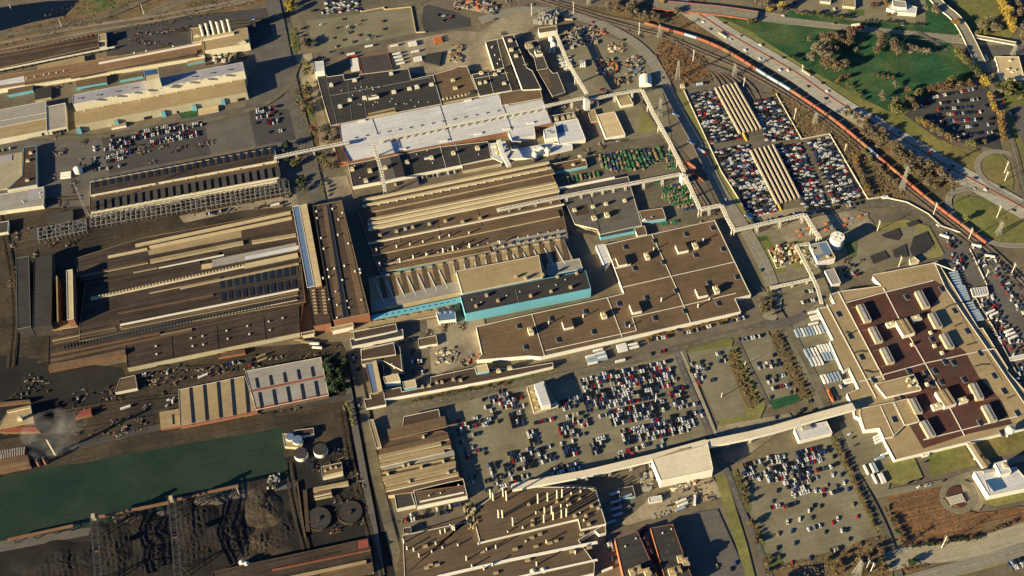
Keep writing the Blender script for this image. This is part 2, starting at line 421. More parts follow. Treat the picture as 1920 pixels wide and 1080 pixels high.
# scrap and storage yard north east
patch('scrap_yard', [(1000,60),(1070,50),(1180,80),(1230,130),(1250,200),(1265,300),(1180,260),(1080,200),(1010,80)], 'asphalt')
patch('storage_yard', [(1030,290),(1250,250),(1320,330),(1350,400),(1300,420),(1150,430),(1100,330),(1040,330)], 'asphalt_old')
patch('grass_strip', [(1205,190),(1232,240),(1195,255)], 'verge')
patch('scrub_land', [(1250,60),(1310,100),(1340,150),(1325,160),(1262,150),(1230,100)], 'scrub', rnd_=1)
patch('scrub_land', [(1225,80),(1275,75),(1330,110),(1325,155),(1255,150)], 'scrub_red', rnd_=1)
patch('scrub_land', [(1050,8),(1180,20),(1280,30),(1320,60),(1180,35),(1040,15)], 'scrub')
patch('scrub_land', [(1100,-30),(1290,-30),(1360,40),(1440,90),(1560,190),(1700,290),(1760,340),(1700,330),(1600,235),(1450,130),(1330,75),(1200,40)], 'scrub')
# freeway surroundings
patch('park_lawn', [(1320,28),(1440,40),(1500,48),(1590,58),(1700,65),(1770,73),(1800,100),(1825,140),(1828,155),(1740,172),(1700,212),(1660,220),(1630,205),(1560,160),(1480,105),(1400,65)], 'lawn', rnd_=1)
patch('verge', [(1300,22),(1337,28),(1372,42),(1407,58),(1437,80),(1467,98),(1513,128),(1567,158),(1620,186),(1660,206),(1720,245),(1800,290),(1870,340),(1900,385),(1830,345),(1705,272),(1555,185),(1440,110)], 'verge')
patch('verge', [(1640,205),(1700,215),(1780,270),(1850,290),(1880,340),(1820,350),(1700,260)], 'lawn_olive')
patch('park_lawn', [(1640,-30),(1760,-30),(1800,30),(1815,60),(1790,66),(1600,48),(1470,32),(1480,20),(1600,40),(1740,42)], 'lawn')
patch('hotel_ground', [(1480,-30),(1735,-30),(1735,50),(1600,38),(1500,25)], 'asphalt')
patch('grass_strip', [(1585,17),(1620,18),(1622,32),(1600,28)], 'grass_mix')
patch('lawn', [(1780,-30),(1880,-30),(1905,60),(1890,75),(1840,70),(1815,50),(1790,10)], 'lawn_olive')
patch('parking_lot', [(1695,215),(1740,178),(1850,160),(1862,190),(1875,270),(1878,282),(1800,268),(1760,262)], 'asphalt_dark')
patch('verge', [(1860,150),(1930,140),(1960,260),(1940,420),(1890,280)], 'lawn_olive')
patch('parking_lot', [(1890,200),(1940,195),(1950,290),(1920,275),(1905,240)], 'asphalt_mid')
patch('parking_lot', [(1843,85),(1960,85),(1960,160),(1880,150),(1865,110)], 'asphalt_mid')
patch('parking_lot', [(1850,120),(1866,108),(1880,150),(1862,148)], 'dirt_pale')
patch('loop_lawn', [(1840,295),(1850,288),(1890,290),(1905,360),(1880,350),(1855,330),(1842,312)], 'lawn_olive', rnd_=1)
patch('loop_lawn', [(1786,378),(1805,366),(1850,372),(1960,410),(1960,460),(1880,458),(1840,440),(1800,415),(1787,395)], 'lawn_olive', rnd_=1)
patch('verge', [(1705,260),(1780,320),(1840,350),(1790,352),(1775,370),(1770,395),(1700,340),(1650,290)], 'scrub')
patch('scrub_land', [(1545,225),(1590,250),(1700,350),(1740,380),(1680,370),(1625,372),(1580,290)], 'scrub', rnd_=1)
patch('scrub_land', [(1440,160),(1500,190),(1560,240),(1545,255),(1510,262),(1480,250)], 'scrub', rnd_=1)
patch('storage_lot', [(1280,168),(1345,160),(1455,178),(1502,262),(1555,252),(1622,380),(1560,395),(1410,418),(1350,320)], 'asphalt_old')
patch('lot_verge', [(1265,172),(1282,172),(1350,318),(1412,418),(1395,415),(1330,320)], 'verge')
patch('power_yard', [(1400,440),(1455,430),(1500,410),(1560,400),(1620,400),(1640,420),(1640,500),(1560,545),(1440,560),(1420,500)], 'asphalt')
patch('lawn', [(1405,446),(1440,440),(1475,510),(1425,520)], 'lawn_olive')
patch('lawn', [(1407,448),(1438,443),(1440,450),(1412,455)], 'lawn')
patch('lawn', [(1470,455),(1505,450),(1512,500),(1490,505)], 'lawn_olive')
patch('lawn', [(1583,455),(1610,450),(1605,482),(1592,487)], 'grass_mix')
patch('lawn', [(1640,420),(1700,412),(1742,425),(1775,485),(1770,480),(1720,490),(1715,430),(1645,432)], 'verge')
patch('parking_lot', [(1610,440),(1715,425),(1745,470),(1730,490),(1620,505)], 'asphalt')
patch('works_yard', [(1400,405),(1560,380),(1625,400),(1632,418),(1540,445),(1475,455),(1465,435)], 'dirt_pale')
patch('parking_lot', [(1765,480),(1820,440),(1880,480),(1960,560),(1960,760),(1900,680),(1830,560)], 'asphalt_mid')
# central yards
patch('works_yard', [(800,600),(905,590),(925,665),(810,705)], 'dirt_pale')
patch('storage_lot', [(835,765),(985,720),(1285,655),(1330,815),(1220,850),(880,930)], 'asphalt')
patch('grass_strip', [(750,757),(880,728),(1010,695),(1050,690),(990,715),(870,750),(760,770)], 'grass_mix')
patch('parking_lot', [(1288,660),(1370,640),(1390,700),(1430,770),(1345,790)], 'asphalt')
patch('lawn', [(1286,652),(1320,642),(1350,632),(1376,636),(1372,650),(1330,655),(1290,662)], 'lawn_olive')
patch('lawn', [(1375,648),(1400,650),(1438,755),(1425,785),(1345,800),(1350,790),(1400,775),(1375,690)], 'verge')
patch('rough_hedge_bed', [(1366,658),(1375,660),(1395,700),(1420,750),(1415,767),(1400,765),(1385,730),(1370,690)], 'scrub', rnd_=1)
patch('parking_lot', [(1385,640),(1440,622),(1500,740),(1440,765),(1425,730)], 'asphalt')
patch('scrub_strip', [(1440,628),(1462,618),(1530,742),(1500,752),(1480,720)], 'scrub', rnd_=1)
patch('lawn', [(1443,752),(1495,738),(1502,752),(1450,770)], 'lawn')
patch('truck_yard', [(1470,625),(1540,560),(1600,700),(1600,770),(1540,780)], 'asphalt')
patch('parking_lot', [(1345,800),(1480,775),(1490,790),(1380,870),(1340,860)], 'dirt_pale')
patch('parking_lot', [(1385,880),(1556,822),(1645,1000),(1560,1040),(1440,1065)], 'asphalt')
patch('grass_strip', [(1556,822),(1570,818),(1655,990),(1642,1000)], 'verge')
patch('grass_island', [(1367,885),(1385,880),(1412,950),(1405,962),(1388,962)], 'grass_mix', rnd_=1)
patch('grass_island', [(1396,975),(1416,972),(1437,1020),(1432,1030),(1415,1025)], 'grass_mix', rnd_=1)
patch('grass_island', [(1426,1036),(1460,1040),(1480,1070),(1470,1110),(1440,1110)], 'grass_mix', rnd_=1)
patch('scrub_strip', [(1450,1062),(1560,1035),(1660,1000),(1672,1060),(1690,1200),(1480,1200)], 'scrub')
patch('pond', [(1478,1075),(1500,1062),(1545,1056),(1548,1120),(1470,1120)], 'water_dark')
patch('parking_lot', [(1262,978),(1300,962),(1345,955),(1410,1100),(1310,1130)], 'asphalt_mid')
patch('works_yard', [(1160,985),(1220,935),(1335,895),(1360,930),(1260,960),(1180,985)], 'dirt_pale')
patch('verge', [(1340,895),(1360,890),(1400,1020),(1425,1120),(1410,1120)], 'verge')
patch('truck_yard', [(1560,800),(1620,770),(1680,862),(1665,920),(1640,930)], 'asphalt')
patch('lawn', [(1658,870),(1710,850),(1730,895),(1690,910),(1665,905)], 'verge')
patch('lawn', [(1738,850),(1812,832),(1832,872),(1745,897)], 'lawn_olive')
patch('lawn', [(1825,825),(1960,800),(1960,840),(1845,862)], 'lawn_olive')
patch('lawn', [(1835,925),(1950,905),(1960,930),(1870,950),(1840,945)], 'verge')
patch('wetland', [(1660,935),(1680,925),(1765,905),(1770,925),(1800,955),(1840,965),(1930,945),(1960,970),(1930,990),(1880,1010),(1780,1030),(1720,1032),(1690,1018)], 'scrub_red', rnd_=1)
patch('wetland', [(1835,985),(1885,970),(1910,985),(1890,1008),(1845,1012)], 'scrub', rnd_=2)
patch('grass_island', [(1690,1060),(1705,1045),(1730,1050),(1738,1062),(1715,1072),(1695,1075)], 'scrub_red', rnd_=1)
patch('highway_verge', [(1700,1080),(1780,1060),(1960,1010),(1960,1040),(1720,1100)], 'verge')
patch('drive', [(1800,905),(1830,905),(1845,945),(1835,960),(1815,950)], 'dirt_pale')
# ---------------------------------------------------------------- roads and tracks
road('freeway', [(x-1,y+2) for x,y in ((1180,-60),(1240,-15),(1305,24),(1370,67),(1440,107),(1490,135),(1555,182),(1615,220),(1705,269),(1765,307),(1830,342),(1920,392),(2000,436))], 38, 'freeway_slab', marks=[(-18,0),(18,0),(-10,1),(10,1),(-14,1),(14,1),(-5.5,1),(5.5,1)])
FREE = wline([(1180,-60),(1240,-15),(1305,24),(1370,67),(1440,107),(1490,135),(1555,182),(1615,220),(1705,269),(1765,307),(1830,342),(1920,392),(2000,436)])
kb = MB()
for i in range(len(FREE)-1): kb.bar(FREE[i]+Vector((0,0,.9)), FREE[i+1]+Vector((0,0,.9)), 1.8)
b = kb.build('median_barrier', 'rail_red'); center(b); tag(b, 'long rusty median barrier dividing the freeway carriageways', 'barrier')
ART = road('main_road', [(1150,-20),(1235,4),(1335,14),(1440,34),(1540,43),(1615,51),(1680,60),(1800,73),(1905,83),(1990,92)], 24, 'concrete_road', marks=[(0,0),(-5.5,1),(5.5,1)], kerb=.5, z=.35)
RAMP1 = road('loop_ramp', [(1905,296),(1888,286),(1852,284),(1832,302),(1833,322),(1850,343),(1878,362),(1920,385)], 9, 'concrete_road', marks=[(-4,0),(4,0)])
RAMP2 = road('loop_ramp', [(1960,402),(1890,372),(1850,358),(1810,353),(1783,362),(1776,378),(1783,400),(1803,420),(1830,442),(1855,455),(1890,462),(1960,460)], 10, 'concrete_road', marks=[(-4.5,0),(4.5,0)])
road('ramp', [(1720,60),(1760,85),(1776,96)], 8, 'asphalt_mid')
ROADE = road('east_road', [(1852,148),(1872,185),(1888,240),(1902,285),(1915,340),(1925,380),(1960,420)], 12, 'asphalt_old', marks=[(0,0)])
road('service_road', [(1855,152),(1900,153),(1960,150)], 8, 'asphalt')
MILLER = road('north_road', [(900,40),(960,20),(1035,19),(1110,38),(1180,72),(1218,105),(1240,142),(1262,190),(1290,240),(1315,285),(1335,330),(1360,375),(1390,420),(1412,455),(1435,500),(1450,540),(1455,575),(1440,600)], 19, 'concrete_road', marks=[(0,0),(-4.6,1),(4.6,1),(9,0),(-9,0)])
road('mill_road', [(1395,385),(1480,372),(1560,395),(1640,378),(1700,385),(1740,405),(1770,430),(1830,470),(1880,530),(1920,590),(1960,650)], 10, 'asphalt_old', marks=[(0,1)])
NR = road('curving_road', [(1380,432),(1450,418),(1560,396),(1640,384),(1690,388),(1740,415),(1770,435),(1800,455)], 12, 'asphalt_old', marks=[(0,1)])
road('yard_road', [(735,770),(850,748),(960,722),(1090,700),(1190,676),(1270,655),(1340,635),(1400,620),(1440,607),(1470,612)], 13, 'asphalt_old', marks=[(0,1)])
road('yard_road', [(1265,652),(1290,720),(1325,800),(1345,850),(1370,900),(1390,960),(1420,1020),(1450,1100)], 9, 'asphalt_mid', marks=[(0,1)])
road('yard_road', [(1380,635),(1405,690),(1440,760)], 7, 'asphalt_old')
road('yard_road', [(1400,520),(1440,560),(1470,600),(1520,690),(1560,780),(1570,815),(1610,900),(1650,975),(1672,1030),(1690,1100)], 11, 'asphalt_old')
road('yard_road', [(1440,610),(1480,605),(1510,590)], 14, 'asphalt_mid')
road('yard_road', [(1520,545),(1480,560),(1420,550)], 9, 'asphalt')
road('yard_road', [(1640,930),(1700,917),(1780,905),(1830,885),(1900,865),(1960,850)], 9, 'asphalt')
SOUTH = road('highway', [(1660,1055),(1720,1040),(1780,1038),(1850,1022),(1960,985),(2040,955)], 26, 'concrete', marks=[(-10,0),(10,0)])
road('highway', [(1640,1110),(1760,1075),(1860,1050),(1980,1010),(2080,975)], 18, 'concrete_road', marks=[(0,1)])
road('oval_drive', [(1765,935),(1772,912),(1795,902),(1818,910),(1828,930),(1820,952),(1795,962),(1772,950),(1765,935)], 8, 'asphalt')
road('mill_street', [(500,-40),(520,40),(535,120),(555,200),(575,280),(590,350),(598,385)], 26, 'asphalt_mid')
road('mill_street', [(655,640),(672,720),(690,800),(702,880),(722,960),(745,1050),(765,1130)], 13, 'asphalt_old')
road('mill_street', [(648,700),(662,780),(680,880),(700,980),(715,1080)], 9, 'asphalt_mid')
road('mill_street', [(0,870),(120,845),(300,800),(480,770),(560,758),(660,745)], 11, 'asphalt_dark')
road('riverside_track', [(-200,925),(0,895)], 2, 'asphalt_dark')
for off in (0, 12):
    road('railway_track', [(-150,110+off*2),(0,82+off),(150,52+off),(300,30+off*.8),(420,8+off*.5),(560,-20)], 7 if off else 10, 'track', marks=[(-1,0),(1,0)])
road('works_road', [(-150,85),(0,68),(110,50),(200,32),(260,8),(300,-15)], 12, 'asphalt_old', marks=[(0,1)])
road('works_road', [(-150,250),(140,262),(300,245),(480,208),(540,170),(560,120)], 9, 'asphalt_old')
def tracks(pts, n, gauge=5.2, name='railway_track', m='track'):
    for i in range(n):
        LAYER[0] += .012; L = wline(pts, 0, 2); L = offset(L, (i-(n-1)/2)*gauge); mb = MB(); ribbon(mb, L, 1.9, -1.9, LAYER[0]); tag(mb.build(name, m), kind='structure')
        mb = MB()
        for s in (-.75, .75):
            O = offset(L, s)
            for j in range(len(O)-1): mb.bar(O[j]+Vector((0,0,.35)), O[j+1]+Vector((0,0,.35)), .28)
        tag(mb.build('railway_rails', 'rail'), kind='structure')
    return wline(pts, 0, 2)
TRAIN = [(1043,2),(1125,28),(1210,46),(1277,65),(1322,79),(1365,99),(1405,124),(1440,147),(1465,161),(1505,187),(1545,214),(1582,242),(1615,270),(1640,292),(1675,321),(1715,356),(1757,390),(1800,422),(1847,457),(1880,485),(1930,535)]
tracks(TRAIN, 1)
tracks([(980,-10),(1040,8),(1110,32),(1190,55),(1250,70),(1300,92),(1380,125),(1440,157),(1500,194),(1560,236),(1620,287),(1700,356),(1790,425),(1870,490),(1930,550)], 2, 7)
for k in range(6):
    tracks([(1240,62),(1270,82),(1300,105+k*1.5),(1330+k*6,132),(1350+k*12,162-k),(1382+k*12,232-k*2)], 1)
for k in range(2): tracks([(1195+k*6,190),(1225+k*6,230),(1270+k*6,300),(1300+k*6,350),(1330+k*8,400)], 1)
tracks([(-40,800),(100,778),(250,752),(400,738),(560,725),(660,700)], 2, 6, m='sootbrown'); tracks([(-40,832),(150,806),(300,780),(480,752),(650,735)], 1, m='sootbrown')
tracks([(640,770),(655,860),(682,960),(705,1050),(715,1100)], 2, 6, m='sootbrown'); tracks([(540,870),(548,930),(565,1000),(590,1090)], 2, 7, m='sootbrown')
tracks([(20,690),(28,600),(22,520),(5,430),(-20,380)], 2, 7, m='sootbrown'); tracks([(-30,395),(60,380),(150,372)], 2, 7, m='sootbrown'); tracks([(70,680),(200,655),(330,700),(480,668)], 1, m='sootbrown'); tracks([(330,60),(430,45),(520,38)], 2, 8, m='sootbrown')
# lot boundaries, pale painted and concrete strips
def strip_line(pts, w, m='kerb', h=.6, name='low_wall', label=None):
    L = [W(x, y) for x, y in pts]; k = MB()
    for i in range(len(L)-1): k.bar(L[i]+Vector((0,0,h/2+i*.003)), L[i+1]+Vector((0,0,h/2+i*.003)), w if w < h*2 else w)
    o = k.build(name, m); center(o); return o
def wall_thing(pts, h, t, m, name, label, cat):
    L = [W(x, y) for x, y in pts]; k = MB()
    for i in range(len(L)-1):
        a, b = L[i], L[i+1]; d = (b-a).normalized(); e = d*(t*.5)
        k.box((a+b)/2, d, (b-a).length+t, t, 0, h+.01*i)
    o = k.build(name, m); center(o); return tag(o, label, cat)
wall_thing([(1282,170),(1352,322),(1415,422)], 2.6, .8, 'kerb', 'boundary_wall', 'pale wall along the road side of the crowded new vehicle storage lot', 'wall')
wall_thing([(1455,177),(1503,262),(1555,252),(1627,374),(1655,370)], 2.6, .9, 'kerb', 'boundary_wall', 'pale stepped wall along the railway side of the storage lot', 'wall')
wall_thing([(1655,370),(1700,380),(1740,402),(1765,425),(1800,437)], 2.4, .8, 'kerb', 'boundary_wall', 'pale curving wall between the train and the curving road', 'wall')
wall_thing([(1672,15),(1672,16)], 2, .5, 'kerb', 'sign_post', 'short post beside the main road by the white hotel', 'post')
wall_thing([(1277,660),(1300,712),(1325,772),(1342,815)], 1.2, 4.5, 'concrete', 'lot_divider', 'broad pale divider strip east of the biggest vehicle storage lot', 'divider')
wall_thing([(675,20),(678,23),(719,15),(722,19),(771,14)], 2.5, 1, 'rf_tan_lt', 'boundary_wall', 'tan wall round the top of the wide empty lot', 'wall')
wall_thing([(771,14),(780,62),(797,61)], 2.5, 1, 'rf_tan_lt', 'boundary_wall', 'tan wall between the empty lot and the dark turning area', 'wall')
wall_thing([(1820,545),(1860,612),(1905,700)], 2.4, .8, 'kerb', 'boundary_wall', 'pale wall between the packed car yard and the railway at far right', 'wall')
wall_thing([(1818,468),(1850,535)], 2.4, .8, 'kerb', 'boundary_wall', 'pale wall beside the scrap cars north of the maroon roofed plant', 'wall')

# loose litter, offcuts and small plant strewn over the works, nobody could count it
DB = MB(); DM = ['rf_tan','metal_grey','metal_dark','metal_rust','w_cream','rf_brown_dk','w_teal']
def debris(q, n, seed, big=3.2, mix=(0,1,2,2,2,3,3,5,5,5,1)):
    r = random.Random(seed); P = [W(x,y) for x,y in q]
    cl = [(r.random(), r.random()) for _ in range(max(3, n//14))]
    for i in range(n):
        c = r.choice(cl); u = min(1,max(0,c[0]+r.gauss(0,.035))); v = min(1,max(0,c[1]+r.gauss(0,.05))); p = P[0].lerp(P[1],u).lerp(P[3].lerp(P[2],u),v); a = r.choice((0,0,.05,1.57,1.5,.6)); s = r.uniform(.8,big)
        h = r.uniform(.3,1.6); mi = r.choice(mix)
        if r.random() < .2: DB.box(p,(math.cos(a),math.sin(a)),s*r.uniform(2,5),.7,.9,.9+h*.6,mi,mi)
        else: DB.box(p,(math.cos(a),math.sin(a)),s,s*r.uniform(.4,1),.9,.9+h,mi,mi)
T()
for i,(q,n,b_) in enumerate((
 ([(60,640),(330,640),(330,600),(60,610)],60,2.5),([(250,735),(640,665),(640,648),(250,700)],260,3),([(20,800),(330,770),(330,700),(20,690)],160,2.6),([(230,720),(330,700),(330,740),(240,790)],90,2.5),
 ([(0,400),(160,420),(160,300),(0,300)],160,3.4),([(0,560),(60,560),(70,430),(0,430)],160,3),([(40,470),(140,460),(300,400),(60,440)],150,3),([(330,415),(545,385),(545,360),(330,395)],170,3),([(100,300),(165,290),(165,230),(100,250)],110,3),
 ([(170,300),(340,280),(340,262),(180,285)],110,3),([(270,290),(400,262),(395,285),(280,310)],110,3),([(0,185),(130,165),(130,150),(0,170)],110,3),([(145,160),(290,135),(290,118),(145,140)],130,3),([(200,100),(350,80),(350,50),(210,70)],140,3),([(230,70),(470,30),(480,60),(350,90)],150,3),
 ([(380,125),(465,110),(470,90),(390,100)],90,3.5),([(655,700),(680,1000),(640,1000),(620,690)],110,2.4),([(560,900),(690,860),(690,820),(560,830)],110,2.6),([(560,1010),(700,990),(690,900),(560,900)],140,2.6),([(0,845),(560,770),(560,755),(0,810)],220,2.4),([(200,830),(270,815),(265,775),(205,790)],200,2.2),
 ([(940,130),(1010,120),(1000,60),(900,60)],80,3),([(840,40),(1000,30),(1000,-5),(840,-5)],120,3.5),([(1010,230),(1100,215),(1080,150),(1020,160)],90,3),([(1150,330),(1340,290),(1320,260),(1150,300)],130,3),([(1040,330),(1150,300),(1140,260),(1040,280)],110,3),([(1300,430),(1390,410),(1360,370),(1320,370)],80,2.6),
 ([(800,700),(920,680),(900,600),(800,620)],120,2.8),([(700,650),(800,640),(800,620),(700,630)],60,2.5),([(1150,980),(1340,930),(1340,900),(1220,930)],130,2.6),([(1100,960),(1220,950),(1210,920),(1110,930)],60,2.6),([(1560,520),(1640,500),(1640,470),(1560,490)],90,2.6),([(1500,540),(1560,525),(1550,500),(1500,510)],60,2.4),
 ([(1780,500),(1850,640),(1880,640),(1800,480)],110,3),([(1830,540),(1930,700),(1950,690),(1850,520)],110,3),([(1850,480),(1930,580),(1940,570),(1870,470)],110,2.6),([(640,780),(700,1080),(720,1080),(660,780)],80,2.2),([(1170,60),(1230,110),(1240,100),(1180,50)],30,2),([(720,1000),(950,960),(960,900),(740,960)],60,2.2))):
    debris(q, n, 100+i, b_)
tag(DB.build('debris', DM), kind='stuff')
# ================================================================= north-west: basin side sheds and the white hall
T(1,1)
b = Bld('long rusty brown shed roof at the edge beside the top railway', [(-160,548),(742,348),(-170,448)], 12, 'rf_brown_dk', 'w_dark', 'ore_shed', 'shed', rim=1.2, rimmat='rf_tan')
for x in range(0, 740, 34): b.strip(x, 386-x*.168, x+8, 386-(x+8)*.168, 5, 1.2, 'w_rust', 'rf_red', 'roof_rib')
b.strip(-100,440,735,292,6,2,'w_rust','rf_mill'); b.strip(-100,480,740,322,7,2,'w_dark','rf_mill')
Bld('small tan end house beside the rusty shed by the railway', [(742,312),(798,302),(738,262)], 15, 'rf_tan', 'w_tan', 'end_house', 'building')
Bld('small white end room below the tan end house', [(745,358),(800,346),(742,325)], 8, 'rf_tan_lt', 'w_white', 'end_room', 'building')
k = MB(); a, c = W(-100,545,6), W(860,352,6); 
for i in range(60):
    p = a+(c-a)*(i/59); k.box(p, (1,0), .6, .6, 0, 6)
    if i % 4 == 0: k.bar(p+Vector((0,0,0)), p+Vector((0,-7,-1)), .6)
k.bar(a, c, 2.2, 1)
o = k.build('pipe_rack', ['metal_dark','metal_white']); center(o); tag(o, 'pale topped pipe rack on short legs south of the rusty shed', 'pipe rack')
b = Bld('tan flat roofed strip building between the rusty shed and the long mill', [(282,545),(638,468),(272,492)], 8, 'rf_tan', 'w_teal', 'strip_building', 'building', rim=0)
Bld('short tan roof block west of the tan strip building', [(-60,622),(195,560),(-70,585)], 8, 'rf_brown_md', 'w_teal', 'store_building', 'building', rim=0)
H3 = b = Bld('very long tan roofed mill with white ridge stripe and pale south wall', [(-240,706),(1532,412),(-262,610)], 14, 'rf_copper', 'w_cream', 'rolling_mill', 'factory', rimmat='rf_tan')
b.strip(530,585,1480,398,9,3,'w_dark','rf_copper'); b.strip(740,478,1510,330,4,1.5,'w_white','metal_white'); b.strip(185,640,1470,428,8,1,'w_tan','rf_brown_md')
b.area([(0,640),(185,615),(180,570),(0,605)], 'rf_white'); b.vents([(200,590),(262,578),(330,562),(425,548),(480,535),(370,555)], .8, 2)
b.vents([(1010,400),(1100,385),(1300,350)], 1.2, 2)
b = Bld('tan roofed mill end with six silver stacks on top', [(1534,378),(1870,322),(1516,262)], 17, 'rf_tan', 'w_cream', 'stack_house', 'factory', rim=1, rimmat='rf_tan')
b.strip(1520,300,1755,252,6,3,'w_white','rf_tan_lt'); b.stacks([(1525,268),(1565,260),(1605,252),(1645,245),(1685,238),(1728,230)], 2.3, 27, 'metal_white')
b.unit(1475,272,10,6,4); b.unit(1820,320,12,6,4)
k = MB(); a, c = W(1512,225,30), W(1720,182,30); k.bar(a, c, 1.2)
for i in range(7):
    p = a+(c-a)*(i/6); k.bar(p, p+Vector((0,0,-14)), .6)
k.build('stack_walkway', 'metal_grey', b.root)
Bld('narrow tan annex north of the six silver stacks', [(1440,320),(1515,305),(1432,215)], 9, 'rf_tan', 'w_tan', 'annex', 'building')
b = Bld('small tan roofed block with teal wall and dark gaps below the long mill', [(572,658),(800,618),(566,606)], 9, 'rf_brown', 'w_teal', 'pump_house', 'building', rim=0)
for i in range(9): b.strip(600+i*22, 675-i*4.3, 606+i*22, 674-i*4.3, 2, 1, 'w_dark', 'metal_dark', 'fan_unit', z=-5)
Bld('second tan roofed block with teal wall, west of the blue glazed tower', [(898,602),(1072,570),(893,568)], 8, 'rf_brown', 'w_teal', 'pump_house', 'building', rim=0)
Bld('low tan block against the mill wall beside the debris pile', [(1405,480),(1535,455),(1402,460)], 6, 'rf_tan', 'w_teal', 'lean_to', 'building', rim=0)
Bld('tan roof block with teal wall above the grey halls at far left', [(60,712),(245,676),(52,672)], 9, 'rf_brown', 'w_teal', 'pump_house', 'building', rim=0)
Bld('dark square block between the teal walled block and the alley', [(262,752),(382,728),(258,672)], 7, 'rf_dark', 'w_tan', 'substation', 'building', rim=0)
b = Bld('huge white and lavender hall, lower tan tier with dock doors on the street', [(562,942),(1852,690),(545,842)], 17, 'rf_tan', 'w_olive', 'big_hall', 'factory', rim=0)
b2 = Bld('', [(548,782),(1832,532),(530,716)], 33, 'rf_lav', 'w_cream', parent=b.root, rim=.6, rimmat='rf_white'); 
b3 = Bld('', [(1090,612),(1196,592),(1076,530)], 52, 'rf_tan_lt', 'w_cream', parent=b.root, rim=.5); b3.area([(1085,572),(1180,555),(1172,518),(1078,532)], 'glass_blue', 'skylight', z=.5)
for x, y in ((600,742),(740,718),(880,690),(1010,664),(1310,606),(1455,580),(1590,552),(1720,528)): b2.unit(x, y, 7, 2.4, 1.6, 'metal_grey', 'metal_dark', 'ridge_vent', False)
for x, y in ((700,775),(840,750),(970,725),(1070,706),(1200,688),(1250,672),(1372,650),(1505,624),(1645,596)): b2.unit(x+10, y-14, 4, 4, 3, 'w_white', 'metal_grey', 'ridge_vent')
for i in range(9): b.vents([(635+i*138, 832-i*27)], .8, 1.5)
for i, x in enumerate((565,845,1195,1425,1640)):
    c = W(x, 985-(x-560)*.2, 0); k = MB(); k.box(c+Vector((8,-5,0)), b.u, 7, 9, 0, 13, 0, 1); k.build('wall_bay', ['w_teal','rf_tan'], b.root)
b.face_doors(.385, .43, 3, 4.5, 6); b.face_doors(.935, .98, 3, 4.5, 6); b.face_doors(.575,.59,1,4,5)
b = Bld('broad grey roofed hall cut by the left edge with two pale ridge lines', [(-260,1098),(352,978),(-290,880)], 15, 'rf_grey', 'w_cream', 'grey_hall', 'factory', rim=.6)
b.line([(-100,925),(352,845)], .6); b.line([(-100,975),(352,888)], .8); b.face_doors(.9,.97,1,4,7)
b.area([(-200,1080),(350,975),(350,885),(-200,995)], 'rf_tan')
b = Bld('square grey roofed block attached east of the grey hall with four docks', [(360,980),(500,958),(352,800)], 14, 'rf_grey', 'w_cream', 'grey_block', 'factory'); b.face_doors(.15,.95,4,5,6)
Bld('small tan hut with white wall south of the huge white hall', [(835,962),(945,940),(830,930)], 6, 'rf_tan', 'w_white', 'gate_house', 'building', rim=0)
Bld('tan hut beside the lawn south of the huge white hall', [(1490,855),(1640,828),(1486,815)], 5, 'rf_tan_lt', 'w_tan', 'gate_house', 'building', rim=0)
T(1,2)
Bld('tall narrow white topped block by the shaded mill street', [(-38,150),(-12,146),(-42,132)], 24, 'rf_white', 'w_dark', 'water_house', 'building')
# ================================================================= west: car park roofs, skeleton, long sheds
T(2,1)
b = Bld('long brown shed whose upper roof slope has a row of dark square lights', [(680,385),(2075,125),(668,285)], 13, 'rf_mill', 'w_cream', 'lit_shed', 'factory', rimmat='metal_white', rim=.7)
for i in range(24): b.area([(710+i*57.6,328-i*10.9),(738+i*57.6,323-i*10.9),(732+i*57.6,262-i*10.9),(704+i*57.6,267-i*10.9)], 'glass', 'roof_light', z=.35)
b.line([(672,292),(2060,28)], .7, 'rf_tan')
b = Bld('long brown shed with dark raised cross roofs north of the steel frame', [(676,530),(2100,268),(664,400)], 12, 'rf_brown_md', 'w_cream', 'cross_roof_shed', 'factory', rimmat='rf_tan', rim=.6)
for i in range(25):
    x, y = 690+i*57.5, 498-i*10.9
    b.strip(x, y, x+34, y-6.4, 21, 4, 'w_dark', 'rf_char', 'cross_monitor', z=0)
    if i % 3 == 0: b.vents([(x+20, y-98)], .5, 3)
b.area([(676,526),(2090,265),(2088,248),(675,505)], 'w_cream')
# bare steel frame of a stripped shed
def frame(name, label, x0, y0, x1, y1, depth, h, nx, ny, m, bays=.9, seed=1):
    r = random.Random(seed); A = W(x0, y0); B = W(x1, y1); u = (B-A).normalized(); n = Vector((-u.y, u.x, 0)); L = (B-A).length
    root = empty(name, tuple(A), label, 'steel frame')
    for i in range(nx+1):
        k = MB()
        for j in range(ny+1):
            p = A+u*L*i/nx+n*depth*j/ny; k.bar(p, p+Vector((0,0,h)), .6)
        for j in range(ny):
            p = A+u*L*i/nx+n*depth*j/ny+Vector((0,0,h)); q = p+n*depth/ny; k.bar(p, q, .5)
            if r.random() < bays:
                k.bar(p+Vector((0,0,2.5)), q+Vector((0,0,2.5)), .4); k.bar(p, q+Vector((0,0,2.5)), .3)
        k.build('portal_frame', m, root)
    for j in range(ny+1):
        k = MB()
        for i in range(nx):
            p = A+u*L*i/nx+n*depth*j/ny+Vector((0,0,h+.3)); k.bar(p, p+u*L/nx, .5)
            if 1:
                if r.random() < .35: k.bar(p, p+u*L/nx+n*(depth/ny*(1 if j < ny else -1)), .5)
        if k.v: k.build('purlin', m, root)
frame('steel_frame', 'long bare steel frame of a stripped shed, east of the tall dark mast', 690, 645, 2180, 385, 25, 8, 40, 3, 'metal_grey', .82, 3)
